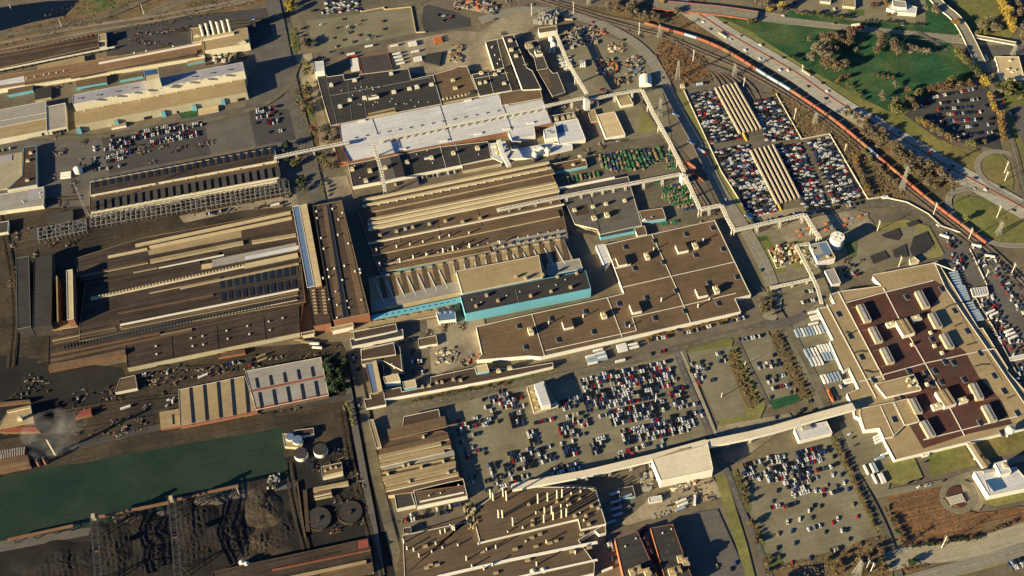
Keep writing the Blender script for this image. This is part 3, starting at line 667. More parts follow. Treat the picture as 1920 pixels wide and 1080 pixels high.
frame('steel_frame', 'shorter bare steel frame at the west, beside the small dark flat roof', 300, 745, 660, 672, 25, 8, 11, 3, 'metal_grey', .85, 5)
patch('dirt_floor', [(300,745),(660,672),(2200,385),(2150,290),(690,555),(290,640)], 'sootbrown')
Bld('small dark flat roof at the west end of the steel frame', [(228,728),(305,712),(222,638)], 10, 'rf_char', 'w_dark', 'flat_shed', 'shed', rim=0)
Bld('dark roof slab above the shorter steel frame', [(350,590),(545,556),(345,530)], 9, 'rf_char', 'w_dark', 'flat_shed', 'shed', rim=0)
Bld('grey flat slab roof in the middle of the steel frame east end', [(2078,330),(2150,318),(2076,262)], 13, 'rf_char', 'w_dark', 'flat_shed', 'shed', rim=0)
# yard buildings on the far left
b = Bld('narrow dark roofed building with teal east wall at far left', [(52,345),(275,305),(165,20)][:2]+[(270,10),(180,26),(170,235)], 12, 'rf_brown_dk', 'w_cream', 'dark_office', 'building', rim=.6, rimmat='w_teal')
b.units([(210,130),(205,275),(230,70)], 6, 4, 3)
b = Bld('grey roofed L shaped block below the narrow dark building', [(45,500),(325,462),(328,322),(208,340),(212,345),(0,378),(-60,390),(-60,520)], 11, 'rf_grey', 'w_cream', 'grey_workshop', 'building'); b.vents([(170,430),(305,400),(300,370),(180,440)], .8, 1.5)
b.area([(215,345),(325,325),(328,395),(270,420),(210,410)], 'rf_lav')
Bld('low dark block at the left edge above the steel frame', [(-60,680),(60,660),(-70,600)], 9, 'rf_char', 'w_cream', 'low_block', 'building')
Bld('pale roofed low block at the far left edge', [(0,140),(90,122),(-5,95)], 6, 'rf_lav', 'w_tan', 'low_block', 'building', rim=0)
b = Bld('tan roofed store with angled corner at the far left', [(-80,350),(55,330),(160,235),(165,60),(-80,100)], 5, 'concrete', 'w_tan', 'loading_slab', 'platform', rim=0)
T(2,1)
k = MB()
for i in range(3):
    a = W(455, 222+i*17, 3); c = W(532, 212+i*17, 3); k.hcyl(a, c, 2.2, 10)
o = k.build('tank_row', 'metal_white'); center(o); tag(o, 'three white horizontal tanks side by side in the west yard', 'tank')
k = MB(); c = W(592,212); k.cyl(c, 7, 0, 9, 14, 0, 0, dome=3); o = k.build('gas_tank', 'metal_white', smooth=True); center(o); tag(o, 'cream domed tank beside the three white horizontal tanks', 'tank')
# tall dark mast
# ================================================================= the great west mill
T(2,1)
M1 = b = Bld('broad striped brown mill roof west of the long ridged roof', [(595,1480),(2290,1185),(2210,495),(1370,650),(1090,700),(950,740),(560,860),(590,990),(640,1040),(600,1350)], 15, 'rf_mill', 'w_dark', 'west_mill', 'factory', rim=.5, rimmat='rf_tan')
S = b.strip
S(1015,768,2180,520,5,2.5,'w_tan','rf_tan_lt'); S(1120,782,2190,560,5,2.5,'w_tan','rf_tan_lt'); S(810,852,1105,792,4,2.5,'w_tan','rf_tan_lt')
b.area([(1115,835),(1812,700),(1808,650),(1110,790)], 'rf_tan'); b.area([(1815,700),(2190,630),(2190,570),(1812,650)], 'rf_brown_dk')
S(1125,890,1825,748,7,3,'w_olive','rf_tan'); S(1890,745,2220,688,6,3,'w_tan','rf_tan')
S(600,995,1110,890,4,2,'w_tan','rf_brown_md'); S(1190,935,1680,835,2.5,1,'w_white','metal_white','roof_rail'); S(1000,968,1180,932,2,1,'w_tan','rf_tan','roof_rail')
b.area([(1510,942),(1590,930),(1592,892),(1512,905)], 'rf_tan_lt'); b.area([(1590,925),(2225,800),(2222,740),(1590,868)], 'rf_grey')
b.area([(1840,870),(2240,790),(2240,760),(1838,845)], 'rf_white')
S(1830,925,2235,840,7,4,'w_olive','rf_tan_lt'); S(680,1165,1840,915,5,3,'w_cream','rf_tan','crenellated_monitor'); S(1350,1085,2240,900,3,2,'w_tan','rf_tan')
for i in range(46):
    x = 690+i*25; b.strip(x, 1163-(x-680)*.2155-9, x+9, 1161-(x-680)*.2155-9, 2.2, 1.6, 'w_cream', 'rf_tan_lt', 'monitor_light', z=3)
b.area([(1640,1105),(2240,985),(2235,910),(1630,1030)], 'rf_dark')
for i in range(11): b.area([(1655+i*53,1085-i*9.6),(1685+i*53,1080-i*9.6),(1680+i*53,1005-i*9.6),(1652+i*53,1010-i*9.6)], 'glass', 'roof_light', z=.3)
for i in range(11): b.area([(1665+i*53,1180-i*9.6),(1695+i*53,1175-i*9.6),(1690+i*53,1112-i*9.6),(1660+i*53,1117-i*9.6)], 'glass', 'roof_light', z=.3)
S(600,1030,1640,830,5,2,'w_dark','rf_brown_dk'); S(880,1275,1600,1135,3,1.5,'w_rust','rf_brown_md'); S(1120,1118,1650,1010,3,2,'w_tan','rf_brown_md'); S(640,1060,1500,890,4,2,'w_dark','rf_mill')
S(900,1360,2240,1092,2.5,1.5,'w_white','metal_white','roof_rail')
S(2000,720,2200,682,4,2,'w_dark','rf_mill')
T(3,1)
b = Bld('long dark brown mill roof with a lit row of openings, south of the striped mill', [(360,610),(940,500),(2240,330),(2290,40),(2270,-25),(900,240),(895,290),(365,355)], 13, 'rf_mill', 'w_rust', 'south_mill', 'factory', rim=.5, rimmat='rf_brown')
S = b.strip
S(900,300,2235,35,2,2,'w_cream','rf_tan','roof_rail'); S(390,395,870,300,3,2,'w_tan','rf_brown_md'); S(395,420,880,320,3,2,'w_rust','rf_brown_md'); S(910,310,2235,52,5,2.5,'w_tan','rf_brown_md')
S(640,408,2230,88,3.5,2.6,'w_cream','rf_tan')
for i in range(72):
    x = 470+i*24.5; b.strip(x, 460-(x-440)*.2055-8, x+10, 458-(x-440)*.2055-8, 3.5, 3.5, 'w_dark', 'rf_dark', 'bay_opening')
S(380,505,1200,340,3,2,'w_rust','rf_brown_md'); S(380,545,1440,318,3,2.5,'w_rust','rf_brown_md'); S(1205,360,1440,312,3,2,'w_tan','rf_tan')
S(365,610,940,490,8,5,'w_rust','rf_brown'); S(380,350,900,260,4,2,'w_dark','rf_brown_dk')
b.area([(360,605),(940,495),(940,462),(370,575)], 'rf_brown')
b = Bld('dark flat roofed mill extension with long pale south wall', [(955,600),(2245,335),(2240,140),(1440,300),(940,420)], 14, 'rf_mill', 'w_olive', 'mill_extension', 'factory', rim=.5, rimmat='rf_brown')
for p in ((1285,360,1300,530),(1625,280,1640,470),(1975,205,1995,400)): b.line([p[:2],p[2:]], .5, 'metal_dark')
for x,y in ((1170,440),(1175,500),(1435,380),(1520,365),(1445,440),(1525,428),(1700,325),(1708,385),(1855,290),(1870,350),(2015,255),(2025,320),(2120,230)): b.unit(x,y,2.6,2.2,2,'metal_grey','metal_white','roof_vent',False)
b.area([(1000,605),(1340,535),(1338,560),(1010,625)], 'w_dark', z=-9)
# dark towers at the far left and the lit slab
T(3,1)
for i,(x,w_,lab) in enumerate(((130,9,'tall dark narrow block with pale teal edge at the far left'),(245,9,'middle dark narrow mill bay at the far left'),)):
    b = Bld(lab, [(x,310-i*10),(x+100+i*40,292-i*20),(x-10+i*22,-220)], 22, 'rf_dark', 'w_dark', 'dark_bay', 'factory', rimmat='galv' if i==0 else 'metal_dark', rim=.35)
    for j in range(9): b.line([(x+5,260-j*50),(x+92,245-j*50)], .4, 'metal_dark')
b = Bld('tall slab with sunlit west face at the west end of the striped mill', [(505,240),(552,232),(498,-130)], 26, 'rf_tan_lt', 'w_brick', 'slab_house', 'building')
b = Bld('thin tan topped wall bay west of the sunlit slab', [(428,252),(438,250),(420,-90)], 22, 'rf_tan', 'w_rust', 'wall_bay', 'building', rim=0)
b = Bld('tan low end block below the sunlit slab', [(330,325),(585,292),(572,240),(440,252),(330,272)], 12, 'rf_tan', 'w_rust', 'end_block', 'building', rim=.8, rimmat='rf_tan_lt')
b = Bld('dark block with teal west wall beside the shaded yard of the striped mill', [(-1,-1),(0,0),(0,1)] if 0 else [(1095,-92+0),(1350,-140),(1085,-120)][:0] or [(2,400),(3,400),(2,399)], 1, 'rf_dark','w_dark','vent_post','post',rim=0)
# N-S ridged roof
T(2,2)
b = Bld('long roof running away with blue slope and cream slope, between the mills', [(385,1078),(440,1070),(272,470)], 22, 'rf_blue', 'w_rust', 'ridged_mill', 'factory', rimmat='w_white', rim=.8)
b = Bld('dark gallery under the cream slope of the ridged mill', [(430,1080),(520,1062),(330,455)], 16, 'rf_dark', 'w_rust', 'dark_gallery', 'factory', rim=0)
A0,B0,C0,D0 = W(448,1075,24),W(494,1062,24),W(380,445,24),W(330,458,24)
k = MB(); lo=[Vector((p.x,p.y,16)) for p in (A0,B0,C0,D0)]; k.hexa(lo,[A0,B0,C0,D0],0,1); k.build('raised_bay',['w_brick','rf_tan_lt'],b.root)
b = Bld('wide brown double ridged mill with two shaded valleys painted beside the lit ridge', [(580,1325),(850,1270),(640,425),(430,465)], 24, 'rf_brown_dk', 'w_brick', 'double_mill', 'factory', rim=.8, rimmat='rf_tan')
# valley shade and lit slopes running away, painted on the flat roof
def vstrip(b, pts, m, z=.25, nm='lit_slope_tint'): b.area(pts, m, nm, z)
vstrip(b, [(530,460),(560,455),(700,1290),(655,1300)], 'glass', .2, 'valley_shade')
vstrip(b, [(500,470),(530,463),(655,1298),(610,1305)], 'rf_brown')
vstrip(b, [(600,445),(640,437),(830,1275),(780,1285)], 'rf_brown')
for pts in (((545,455),(690,1290)),((430,470),(575,1320))):
    b.line(pts, 2.5, 'rf_dark')
b.vents([(455,510),(575,490),(460,560),(620,570),(490,710),(617,685),(510,790),(665,918),(590,938),(540,945),(505,1010),(550,1000),(650,1025),(745,960),(695,750),(650,520),(780,945),(785,970)], 1.2, 2.5)
T(3,2)
for x,y in ((610,130),(600,30),(792,92),(700,150),(685,100),(550,90),(610,225)): b.vents([(x,y)], 1, 2)
b = Bld('brown roof with two columns of louvred vents at the street end', [(432,285),(560,262),(535,-20),(385,0)], 20, 'rf_brown_dk', 'w_brick', 'vent_house', 'factory', rimmat='rf_dark')
for i in range(8):
    for x in (418,490): b.unit(x+12+i*3, 20+i*24, 5, 2.2, 1.6, 'w_tan', 'rf_tan', 'louvre_vent', False)
b = Bld('brick end block with cream window bands on the street', [(345,362),(440,342),(436,318),(335,338)], 12, 'rf_brown', 'w_brick', 'brick_block', 'building'); b.face_doors(.1,.9,3,6,7,'w_cream',2,'window_band')
b = Bld('brick block with slatted windows below the double ridged mill', [(565,325),(735,290),(725,262),(560,298)], 14, 'rf_tan', 'w_brick', 'brick_block', 'building'); b.face_doors(.04,.96,12,2.4,9,'w_white',2,'window')
# ================================================================= north centre dark roofs
T(1,2)
b = Bld('sprawling black assembly roof with pale seams south of the parked trailers', [(612,932),(1392,780),(1328,562),(1262,575),(1165,598),(1142,515),(775,560),(772,582),(662,602),(655,560),(535,578),(520,530),(448,542),(505,760),(560,945)], 12, 'rf_dark', 'w_tan', 'assembly_hall', 'factory', rim=.7)
for p in ([(560,718),(1310,580)],[(525,578),(608,930)],[(780,560),(832,885)],[(690,610),(720,900)],[(1148,560),(1165,600)]): b.line(p, .6, 'metal_grey')
b.units([(565,645),(740,608),(1015,558),(705,755),(815,742),(1035,697),(1152,672),(1207,660),(1318,640),(632,805)], 7, 5, 4.5, top='rf_white')
b.unit(882,735,18,8,6,'w_white','rf_char')
for i in range(30): b.vents([(600+rnd.random()*700, 800-rnd.random()*150)], .5, 1.6)
b.strip(835,880,1050,838,3,2,'w_tan','rf_tan'); b.area([(842,862),(1045,820),(1042,805),(838,850)], 'rf_tan')
b = Bld('tall white square block at the corner of the black assembly roof', [(440,540),(512,528),(434,466)], 20, 'rf_white', 'w_white', 'corner_block', 'building', rim=.4)
b = Bld('red edged flat pit roof with dark bricks behind the trailer row', [(800,560),(1025,520),(990,400),(770,432)], 6, 'rf_char', 'w_brick', 'walled_court', 'court', rimmat='rf_red', rim=1.2)
b = Bld('tan roof with two units between the black roofs', [(1392,778),(1672,722),(1582,498),(1520,500),(1480,520),(1328,560)], 11, 'rf_brown', 'w_tan', 'paint_building', 'factory', rim=.6)
b.units([(1478,605),(1497,665)], 6,5,4); b.units([(1405+i*28,748-i*6) for i in range(9)], 3,3,3, cap=False); b.unit(1620,700,12,8,3,'w_dark','rf_dark')
b = Bld('black roof with two units and crossed seams east of the tan roof', [(1678,722),(1918,678),(1862,512),(1618,560)], 13, 'rf_dark', 'w_white', 'black_annex', 'factory')
b.units([(1680,628),(1720,620),(1862,630),(1690,552),(1795,562),(1825,540)], 6,5,4); b.line([(1640,590),(1890,545)], .6); b.line([(1740,540),(1782,700)], .6)
T()
b = Bld('short black wing with small vents, westernmost of the north wings', [(910,78),(932,74),(945,127),(927,132)], 14, 'rf_dark', 'w_cream', 'long_wing', 'factory'); b.vents([(922,90),(928,104),(924,88),(933,120),(937,112)], .9, 2)
b = Bld('long black wing with white west wall and three units, reaching the white roof', [(942,68),(963,65),(988,127),(998,133),(1015,167),(980,169)], 15, 'rf_dark', 'w_white', 'long_wing', 'factory'); b.units([(957,77),(959,95),(968,106)],6,5,4.5); b.line([(980,122),(990,120)],.6)
Bld('low pale roofed link between the two north wings', [(933,74),(941,72),(959,120),(947,125)], 5, 'rf_tan', 'w_dark', 'link_block', 'building', rim=.4)
b = Bld('dark stepped roof with small plant house between shaded alleys', [(985,80),(1007,75),(1018,103),(1028,128),(1007,132),(1001,106),(992,98)], 15, 'rf_char', 'w_dark', 'plant_house', 'building', rim=.4); b.unit(992,88,13,10,5,'w_tan','rf_tan'); b.unit(1010,102,12,13,7,'w_cream','rf_char')
b = Bld('brown and black roofed wing beside the eastern shaded alley', [(1008,133),(1028,128),(1037,138),(1045,136),(1060,173),(1036,181),(1018,150)], 11, 'rf_char', 'w_dark', 'plant_wing', 'building', rim=.4); b.area([(1012,135),(1026,131),(1036,165),(1027,168)],'rf_brown_md')
T(1,3)
b = Bld('cream walled control block behind the spherical tanks', [(205,250),(340,228),(330,192),(195,212)], 16, 'rf_brown', 'w_white', 'control_house', 'building')
for x,y,l in ((295,318,'cream round topped tank nearest the control block, rear of the pair'),(312,360,'cream round topped tank, front of the pair beside the control block')):
    k = MB(); c = W(x,y); k.cyl(c,5.5,0,10,16,dome=4); o = k.build('storage_tank','metal_white',smooth=False); center(o); tag(o,l,'tank')
b = Bld('tan roof strip at the east end of the white roof', [(-80,745),(215,742),(200,655),(-100,690)][0:0]+[(-90,700),(205,650),(228,738),(-80,792)], 12.6, 'rf_brown', 'w_tan', 'roof_house', 'building', rim=.5)
T(1,2)
W1 = b = Bld('long white roof carrying a pipe gantry across the centre of the works', [(690,1215),(1920,985),(2220,925),(2148,742),(1900,790),(1820,708),(625,932),(640,1060)], 12, 'rf_white', 'w_brick', 'white_hall', 'factory', rimmat='rf_brown', rim=.9)
b.area([(640,1070),(2180,800),(2150,745),(1870,800),(1850,800),(1700,745),(625,945)], 'rf_white'); b.area([(700,1180),(2200,905),(2180,810),(650,1075)], 'rf_tan_lt' if 0 else 'rf_white')
b.line([(872,890),(912,1000)], .8,'metal_dark'); b.line([(1380,795),(1465,1055)], .8,'metal_dark'); b.line([(1820,708),(1925,985)], .8,'metal_dark')
b.line([(640,1030),(2160,752)], .5,'metal_grey'); b.line([(660,1110),(2190,820)], .5,'metal_grey')
for i in range(14): b.vents([(750+i*82, 1035-i*15.4)], 1.2, 1.3, 'metal_dark')
for x,y in ((1410,1058),(1670,1005),(1880,968),(2060,925),(1790,1100),(1290,1190),(1100,1120),(1590,755),(795,908)): b.unit(x,y,12,3,2.2,'w_white','rf_white','roof_unit',False)
# gantry over the white roof
def truss(name, label, pts, w=4, hh=4, m='metal_white', legs=(), cat='conveyor', zb=16, legm=None, solid=False, roof='metal_white', ped=3.4, group=None, step=5.5, base=0, wall=None):
    """pipe or conveyor bridge: pts are places of the deck's near edge, at height zb"""
    if not solid: w *= .8; hh *= .75; roof = 'rf_grey' if roof == 'metal_white' else roof
    L = [W(x, y, zb) for x, y in pts]; root = empty(name, (L[0].x, L[0].y, base), label, cat, group)
    for i in range(len(L)-1):
        a, b_ = L[i], L[i+1]; d = (b_-a).normalized(); n = Vector((-d.y, d.x, 0)); ln = (b_-a).length; k = MB()
        up_ = Vector((0,0,hh))
        if solid:
            e = d*.01
            k.hexa([a-n*w/2, b_-n*w/2, b_+n*w/2, a+n*w/2], [a-n*w/2+up_, b_-n*w/2+up_, b_+n*w/2+up_, a+n*w/2+up_], 0, 1)
        else:
            k.hexa([a-n*w/2, b_-n*w/2, b_+n*w/2, a+n*w/2], [q+Vector((0,0,.5)) for q in (a-n*w/2, b_-n*w/2, b_+n*w/2, a+n*w/2)], 1, 1)
            for s in (-1, 1):
                k.bar(a+n*s*w/2+up_, b_+n*s*w/2+up_, .7)
            m_ = max(1, int(ln/step)); 
            for j in range(m_+1):
                p = a+d*ln*j/m_
                for s in (-1, 1): k.bar(p+n*s*w/2, p+n*s*w/2+up_, .55)
                k.bar(p-n*w/2+up_, p+n*w/2+up_, .55)
                if j < m_:
                    q = a+d*ln*(j+1)/m_
                    for s in (-1, 1): k.bar(p+n*s*w/2, q+n*s*w/2+up_, .4)
                    k.bar(p-n*w/2+up_, q+n*w/2+up_, .4)
            k.hcyl(a+Vector((0,0,1.6))+n*w*.2, b_+Vector((0,0,1.6))+n*w*.2, .8, 6); k.hcyl(a+Vector((0,0,1.4))-n*w*.22, b_+Vector((0,0,1.4))-n*w*.22, .6, 6)
        k.build('bridge_span', [wall or m, roof], root)
    for x, y in legs:
        c = W(x, y, zb); near = min(range(len(L)-1), key=lambda i: abs((c-L[i]).cross((L[i+1]-L[i]).normalized()).z)+(0 if -5 < (c-L[i]).dot((L[i+1]-L[i]).normalized()) < (L[i+1]-L[i]).length+5 else 1e4))
        d = (L[near+1]-L[near]).normalized(); n = Vector((-d.y, d.x, 0)); c = L[near]+d*((c-L[near]).dot(d)); k = MB()
        for s in (-1, 1):
            for e in (-1, 1): k.bar(c+n*s*ped*.7+d*e*1.4-Vector((0,0,zb-base)), c+n*s*w*.42+d*e*.9, .6)
            k.bar(c+n*s*ped*.6+d*1.2-Vector((0,0,(zb-base)*.7)), c+n*s*w*.45-d*1.2-Vector((0,0,(zb-base)*.3)), .4)
        k.bar(c-n*ped*.55-Vector((0,0,(zb-base)*.5)), c+n*ped*.55-Vector((0,0,(zb-base)*.5)), .5)
        k.build('trestle_leg', legm or m, root)
    return root
r = truss('pipe_gantry', 'white pipe gantry running along the top of the long white roof', [(920,1060),(1400,960),(1900,860),(2210,800)], 4, 3, zb=13, base=8.7, legs=[(940+i*58,1056-i*11.8) for i in range(22)])
for i in range(16):
    c = W(965+i*62,1058-i*13,8.6); k = MB(); k.box(c, (1,.05), 2.6, 2.6, 8.6, 11); k.build('valve_box','metal_grey',r)
T(2,2)
b = Bld('brick west end house of the long white roof', [(620,140),(700,128),(640,20),(590,30)], 14, 'rf_brown_dk', 'w_brick', 'end_house', 'building', rimmat='rf_red')
b = Bld('black roof with six white units south of the long white roof', [(725,322),(925,285),(1545,158),(1780,105),(1738,-18),(1380,22),(690,155)], 9, 'rf_dark', 'w_white', 'black_hall', 'factory')
b.units([(722,195),(855,207),(970,183),(825,280),(1135,145),(1318,110),(1482,75),(1662,38)], 6,6,5); b.line([(1380,15),(1425,175)], .7); b.line([(1495,0),(1535,150)], .5); b.area([(930,290),(1050,260),(1000,90),(900,110)],'asphalt_mid'); b.vents([(740,165),(800,160),(1205,80),(1285,50),(1325,145),(1670,80),(780,255)], .6, 1.6)
b = Bld('narrow brown roofed block attached to the black roof with six units', [(1552,205),(1842,150),(1832,105),(1545,160)], 8, 'rf_brown', 'w_tan', 'side_block', 'building', rim=.5)
truss('service_bridge', 'white pipe bridge leading down from the white roof over the black roof', [(880,0),(915,120),(945,225),(968,360)], 6, 4, zb=19, legs=[(960,320),(900,60)], base=0)
# white complex east of the white roof
T(1,3)
b = Bld('white stepped paint shop roof with a blue shaded court', [(100,1120),(440,1070),(552,1042),(490,890),(310,925),(340,1030),(240,1040),(235,990),(0,1040)][0:0]+[(350,1082),(552,1045),(492,892),(318,925)], 11, 'rf_white', 'w_white', 'paint_shop', 'factory'); b.area([(345,1000),(425,985),(405,932),(330,948)],'rf_blue')  # blue area paints the court's shade onto the flat roof
b = Bld('small white raised block in the middle of the white complex', [(248,1040),(340,1025),(322,940),(236,975)], 17, 'rf_white', 'w_white', 'raised_block', 'building'); b.vents([(290,990),(300,1000),(268,985)], .8,2,'metal_dark')
b = Bld('long white flat block west in the white complex', [(0,1050),(175,1015),(165,950),(-30,985)], 13, 'rf_white', 'w_white', 'flat_block', 'building')
b = Bld('cluster roof of dark filter houses against the white complex', [(300,925),(485,890),(465,840),(290,870)], 10, 'rf_char', 'w_tan', 'filter_block', 'building'); b.units([(335,900),(380,890),(425,882),(460,875)], 6,6,5,m='w_tan',top='rf_grey')
T(2,3)
b = Bld('white low block with round tanks, south end of the white complex', [(-130,120),(110,100),(290,70),(455,30),(450,5),(300,-10),(110,25),(-150,50)], 7, 'rf_white', 'w_white', 'tank_block', 'building'); b.unit(200,40,16,7,5,'w_white','rf_white'); b.unit(20,35,12,9,5,'w_white','rf_tan')
for x,y,l in ((268,75,'larger round white tank at the south of the white complex'),(172,105,'smaller round white tank at the south of the white complex')):
    k = MB(); c = W(x,y); k.cyl(c,5.2,0,11,16,0,0); k.cyl(c,4.6,11,12,16,0,0,dome=2.0); o = k.build('round_tank','metal_white'); center(o); tag(o,l,'tank')
T(2,2)
b = Bld('small white house with roof tanks west in the white complex', [(1760,95),(1850,140),(1905,60),(1870,-20),(1745,0)], 10, 'rf_white', 'w_white', 'tank_house', 'building'); 
for x,y in ((1800,25),(1810,70),(1845,30)): c=W(x,y,10); k=MB(); k.cyl(c,3,10,14,10,dome=1); k.build('roof_tank','rf_tan_lt',b.root)
truss('white_conveyor', 'thick white conveyor sloping down at the west of the white complex', [(1820,-20),(1850,80),(1900,175)], 7, 4, zb=16, solid=True)
T(2,3)
b = Bld('brown roofed store with blue shaded wall north of the green racks', [(275,222),(565,165),(548,105),(300,150),(260,180)], 8, 'rf_brown', 'w_teal', 'rack_store', 'building', rim=.4); b.units([(508,95),(460,158),(538,120)], 5,4,3)
b = Bld('dark roof with a long sunlit white wall along the rack yard', [(330,350),(770,262),(870,245),(890,320),(950,520),(975,610),(660,680),(640,640),(470,600),(420,480),(380,400)], 9, 'asphalt_mid', 'w_tan', 'rack_hall', 'factory', rim=.5)
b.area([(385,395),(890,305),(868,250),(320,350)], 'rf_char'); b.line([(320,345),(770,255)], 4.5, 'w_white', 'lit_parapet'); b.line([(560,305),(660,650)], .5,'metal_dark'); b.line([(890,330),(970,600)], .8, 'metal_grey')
b.units([(608,475),(705,455),(845,430),(470,500)], 5,5,4); b.units([(617,560),(712,540)], 7,8,5,m='w_cream'); b.area([(500,660),(640,690),(600,650),(480,640)],'rf_dark')
b.area([(640,480),(800,440),(830,560),(690,600)], 'asphalt_old'); b.area([(460,470),(560,450),(580,520),(480,540)], 'rf_brown_dk')
b = Bld('tan roof with teal wall east of the brown hall and its pipes', [(985,585),(1155,560),(1128,480),(955,505)], 9, 'rf_brown', 'w_teal', 'small_store', 'building', rim=.3)
k = MB(); c = W(1000,575,7); k.hcyl(c, c+Vector((12,4,0)), 1.6); k.hcyl(c+Vector((-5,0,0)), c+Vector((0,0,4)), 1.3); k.build('duct','metal_white',b.root)
b = Bld('long low loading shed with teal wall and roof sheets behind the brown plant', [(665,705),(920,655),(912,625),(655,680)], 8, 'rf_char', 'w_teal', 'loading_shed', 'shed', rimmat='w_teal', rim=1)
b = Bld('small tan block bridging the loading shed and the brown plant', [(942,692),(1012,678),(995,615),(920,632)], 9, 'rf_brown', 'w_cream', 'link_block', 'building', rim=.4)
# ================================================================= K: ribbed shed block in the centre
T(2,2)
K = b = Bld('broad brown ribbed mill roof with many small stacks in the centre', [(930,965),(1920,790),(2340,700),(2300,500),(2235,260),(2160,135),(1900,180),(1000,375),(790,410),(760,480),(830,700)], 13, 'rf_brown_md', 'w_teal', 'centre_mill', 'factory', rim=.5, rimmat='rf_tan')
S = b.strip
for y1,y2,wd,m1,m2 in ((425,140,4,'w_cream','rf_tan_lt'),(468,180,4,'w_cream','rf_tan_lt'),(572,290,4,'w_cream','rf_tan'),(608,318,5,'w_cream','rf_tan_lt'),(645,352,6,'w_cream','rf_tan_lt'),(745,450,2.5,'w_white','rf_tan')):
    S(800 if y1 < 500 else 840, y1, 2200+(y1-425)*.35, y2, wd, 3, m1, m2)
for y1,y2,wd in ((835,540,13),(508,218,10)): S(870,y1,2280 if y1>800 else 2240,y2,wd,2.5,'w_tan','rf_brown')
S(960,905,1930,735,3,1.5,'w_tan','rf_tan'); S(970,955,1760,800,9,2,'w_tan','rf_brown')
b.area([(880,720),(1350,622),(1345,560),(860,660)], 'rf_char'); b.area([(1355,622),(2260,430),(2255,380),(1350,560)], 'rf_brown')
for x,y in ((930,690),(1055,660),(1120,642),(1175,630),(1300,606),(1420,582),(1550,590),(1680,562)): b.unit(x,y,5,4,4,'w_tan','rf_tan')
for x in range(860,2240,66): b.vents([(x, 480-(x-800)*.206+4),(x+20, 610-(x-800)*.206)], .8, 1.5)
b.stacks([(908,810),(1058,785),(1158,765),(1255,745),(1378,715),(1452,700),(1600,680)], 1.1, 9); b.stacks([(932,915),(1082,885),(1182,862),(1280,842),(1405,812),(1478,795),(1603,772),(1830,750)], 1.3, 10)
for x1,y1,x2,y2 in ((1072,660,1090,740),(1355,560,1385,700),(1660,480,1700,640),(1125,860,1145,950),(1425,800,1440,880),(1745,740,1765,810)): b.line([(x1,y1),(x2,y2)], .5, 'metal_dark')
b.area([(1750,800),(2330,690),(2320,640),(1745,745)], 'rf_grey')
for x in range(1790,2320,60): b.unit(x, 775-(x-1790)*.18, 5, 4, 3, 'w_tan', 'rf_char')
for x in range(960,2300,75): b.vents([(x, 945-(x-960)*.19),(x+30, 890-(x-930)*.185)], .7, 1.6)
T(3,2)
# flat with cross monitors, cream
T(2,2)
b = Bld('tan ribbed roof with skylight bands beside the turquoise walled hall', [(865,1245),(1545,1105),(2410,935),(2300,702),(845,1005)], 14, 'rf_tan', 'w_tan', 'ribbed_hall', 'factory', rim=.7, rimmat='rf_grey')
for i in range(18):
    x, y = 868+i*80, 1015-i*16.7
    sh = 0 if x < 1480 else 0
    b.area([(x+52,y-10),(x+86,y-17),(x+122+6,y+165),(x+92,y+170)] if x < 1400 or x > 1900 else [(x+52,y-10),(x+86,y-17),(x+100,y+75),(x+66,y+82)], 'rf_brown_md', 'sunk_bay', z=.2)
    b.strip(x+48+(40 if x<1400 or x>1900 else 18), y+170 if x<1400 or x>1900 else y+85, x+54+(40 if x<1400 or x>1900 else 18), y+168 if x<1400 or x>1900 else y+84, 40 if x<1400 or x>1900 else 18, .8, 'metal_white', 'rf_white', 'glazing_rib')
    b.unit(x+40, y-12, 6, 3, 2, 'w_tan', 'rf_grey', 'vent_housing', False)
b.area([(868,1240),(1545,1100),(1540,1020),(858,1190)], 'rf_grey', z=.4)
b = Bld('large flat tan rooftop hall raised in the middle of the ribbed roof', [(1548,1125),(2150,1000),(2120,835),(1500,955)], 19, 'rf_tan', 'w_cream', 'raised_hall', 'factory', rim=.7)
T(2,3)
b = Bld('pale grey roof corner east of the raised tan hall', [(275,985),(530,935),(505,860),(262,905)], 15, 'rf_grey', 'w_teal', 'corner_hall', 'building', rim=.4)
T(3,3)
b = Bld('long hall with vivid turquoise south wall and black roof', [(-330,172),(592,5),(560,-120),(-352,60)][0:0]+[(-350,195),(592,5),(552,-130),(-390,55)], 20, 'rf_dark', 'w_teal', 'turquoise_hall', 'factory', rimmat='w_teal', rim=.7)
b.units([(-270,130+10),(-105,100),(30,-20-60),(140,65),(293,30),(440,0),(100,-70),(230,-95),(485,-105),(340,-80),(-190,60)], 4,4,4,m='w_tan'); b.line([(25,10),(55,120)], .5,'metal_grey'); b.vents([(-230,110),(-40,60),(60,30),(200,-10),(330,-20),(400,-60),(-300,90)], .6,1.6)
T(3,2)
b = Bld('turquoise band of lean-to roof with small round openings below the ribbed roof', [(865,238),(1545,100),(1540,66),(858,205)], 9, 'w_teal', 'w_teal', 'lean_to', 'building', rim=0)
for i in range(13): b.vents([(975+i*46, 202-i*9.4)], .8, .6, 'metal_dark', 'round_opening')
b = Bld('long tan pipe deck running below the turquoise lean-to', [(700,325),(1345,205),(1535,160),(1530,105),(880,245),(700,290)], 5, 'rf_tan', 'w_tan', 'pipe_deck', 'platform', rim=.5, rimmat='rf_brown')
for i in range(7): b.strip(900+i*90, 250-i*18, 950+i*90, 240-i*18, 2, 1.4, 'w_tan','rf_brown','pipe_box')
b = Bld('white cooling tower block with three blue round fans', [(1370,250),(1500,235),(1490,165),(1350,180)], 10, 'rf_blue', 'w_white', 'cooling_tower', 'cooling tower', rim=1)
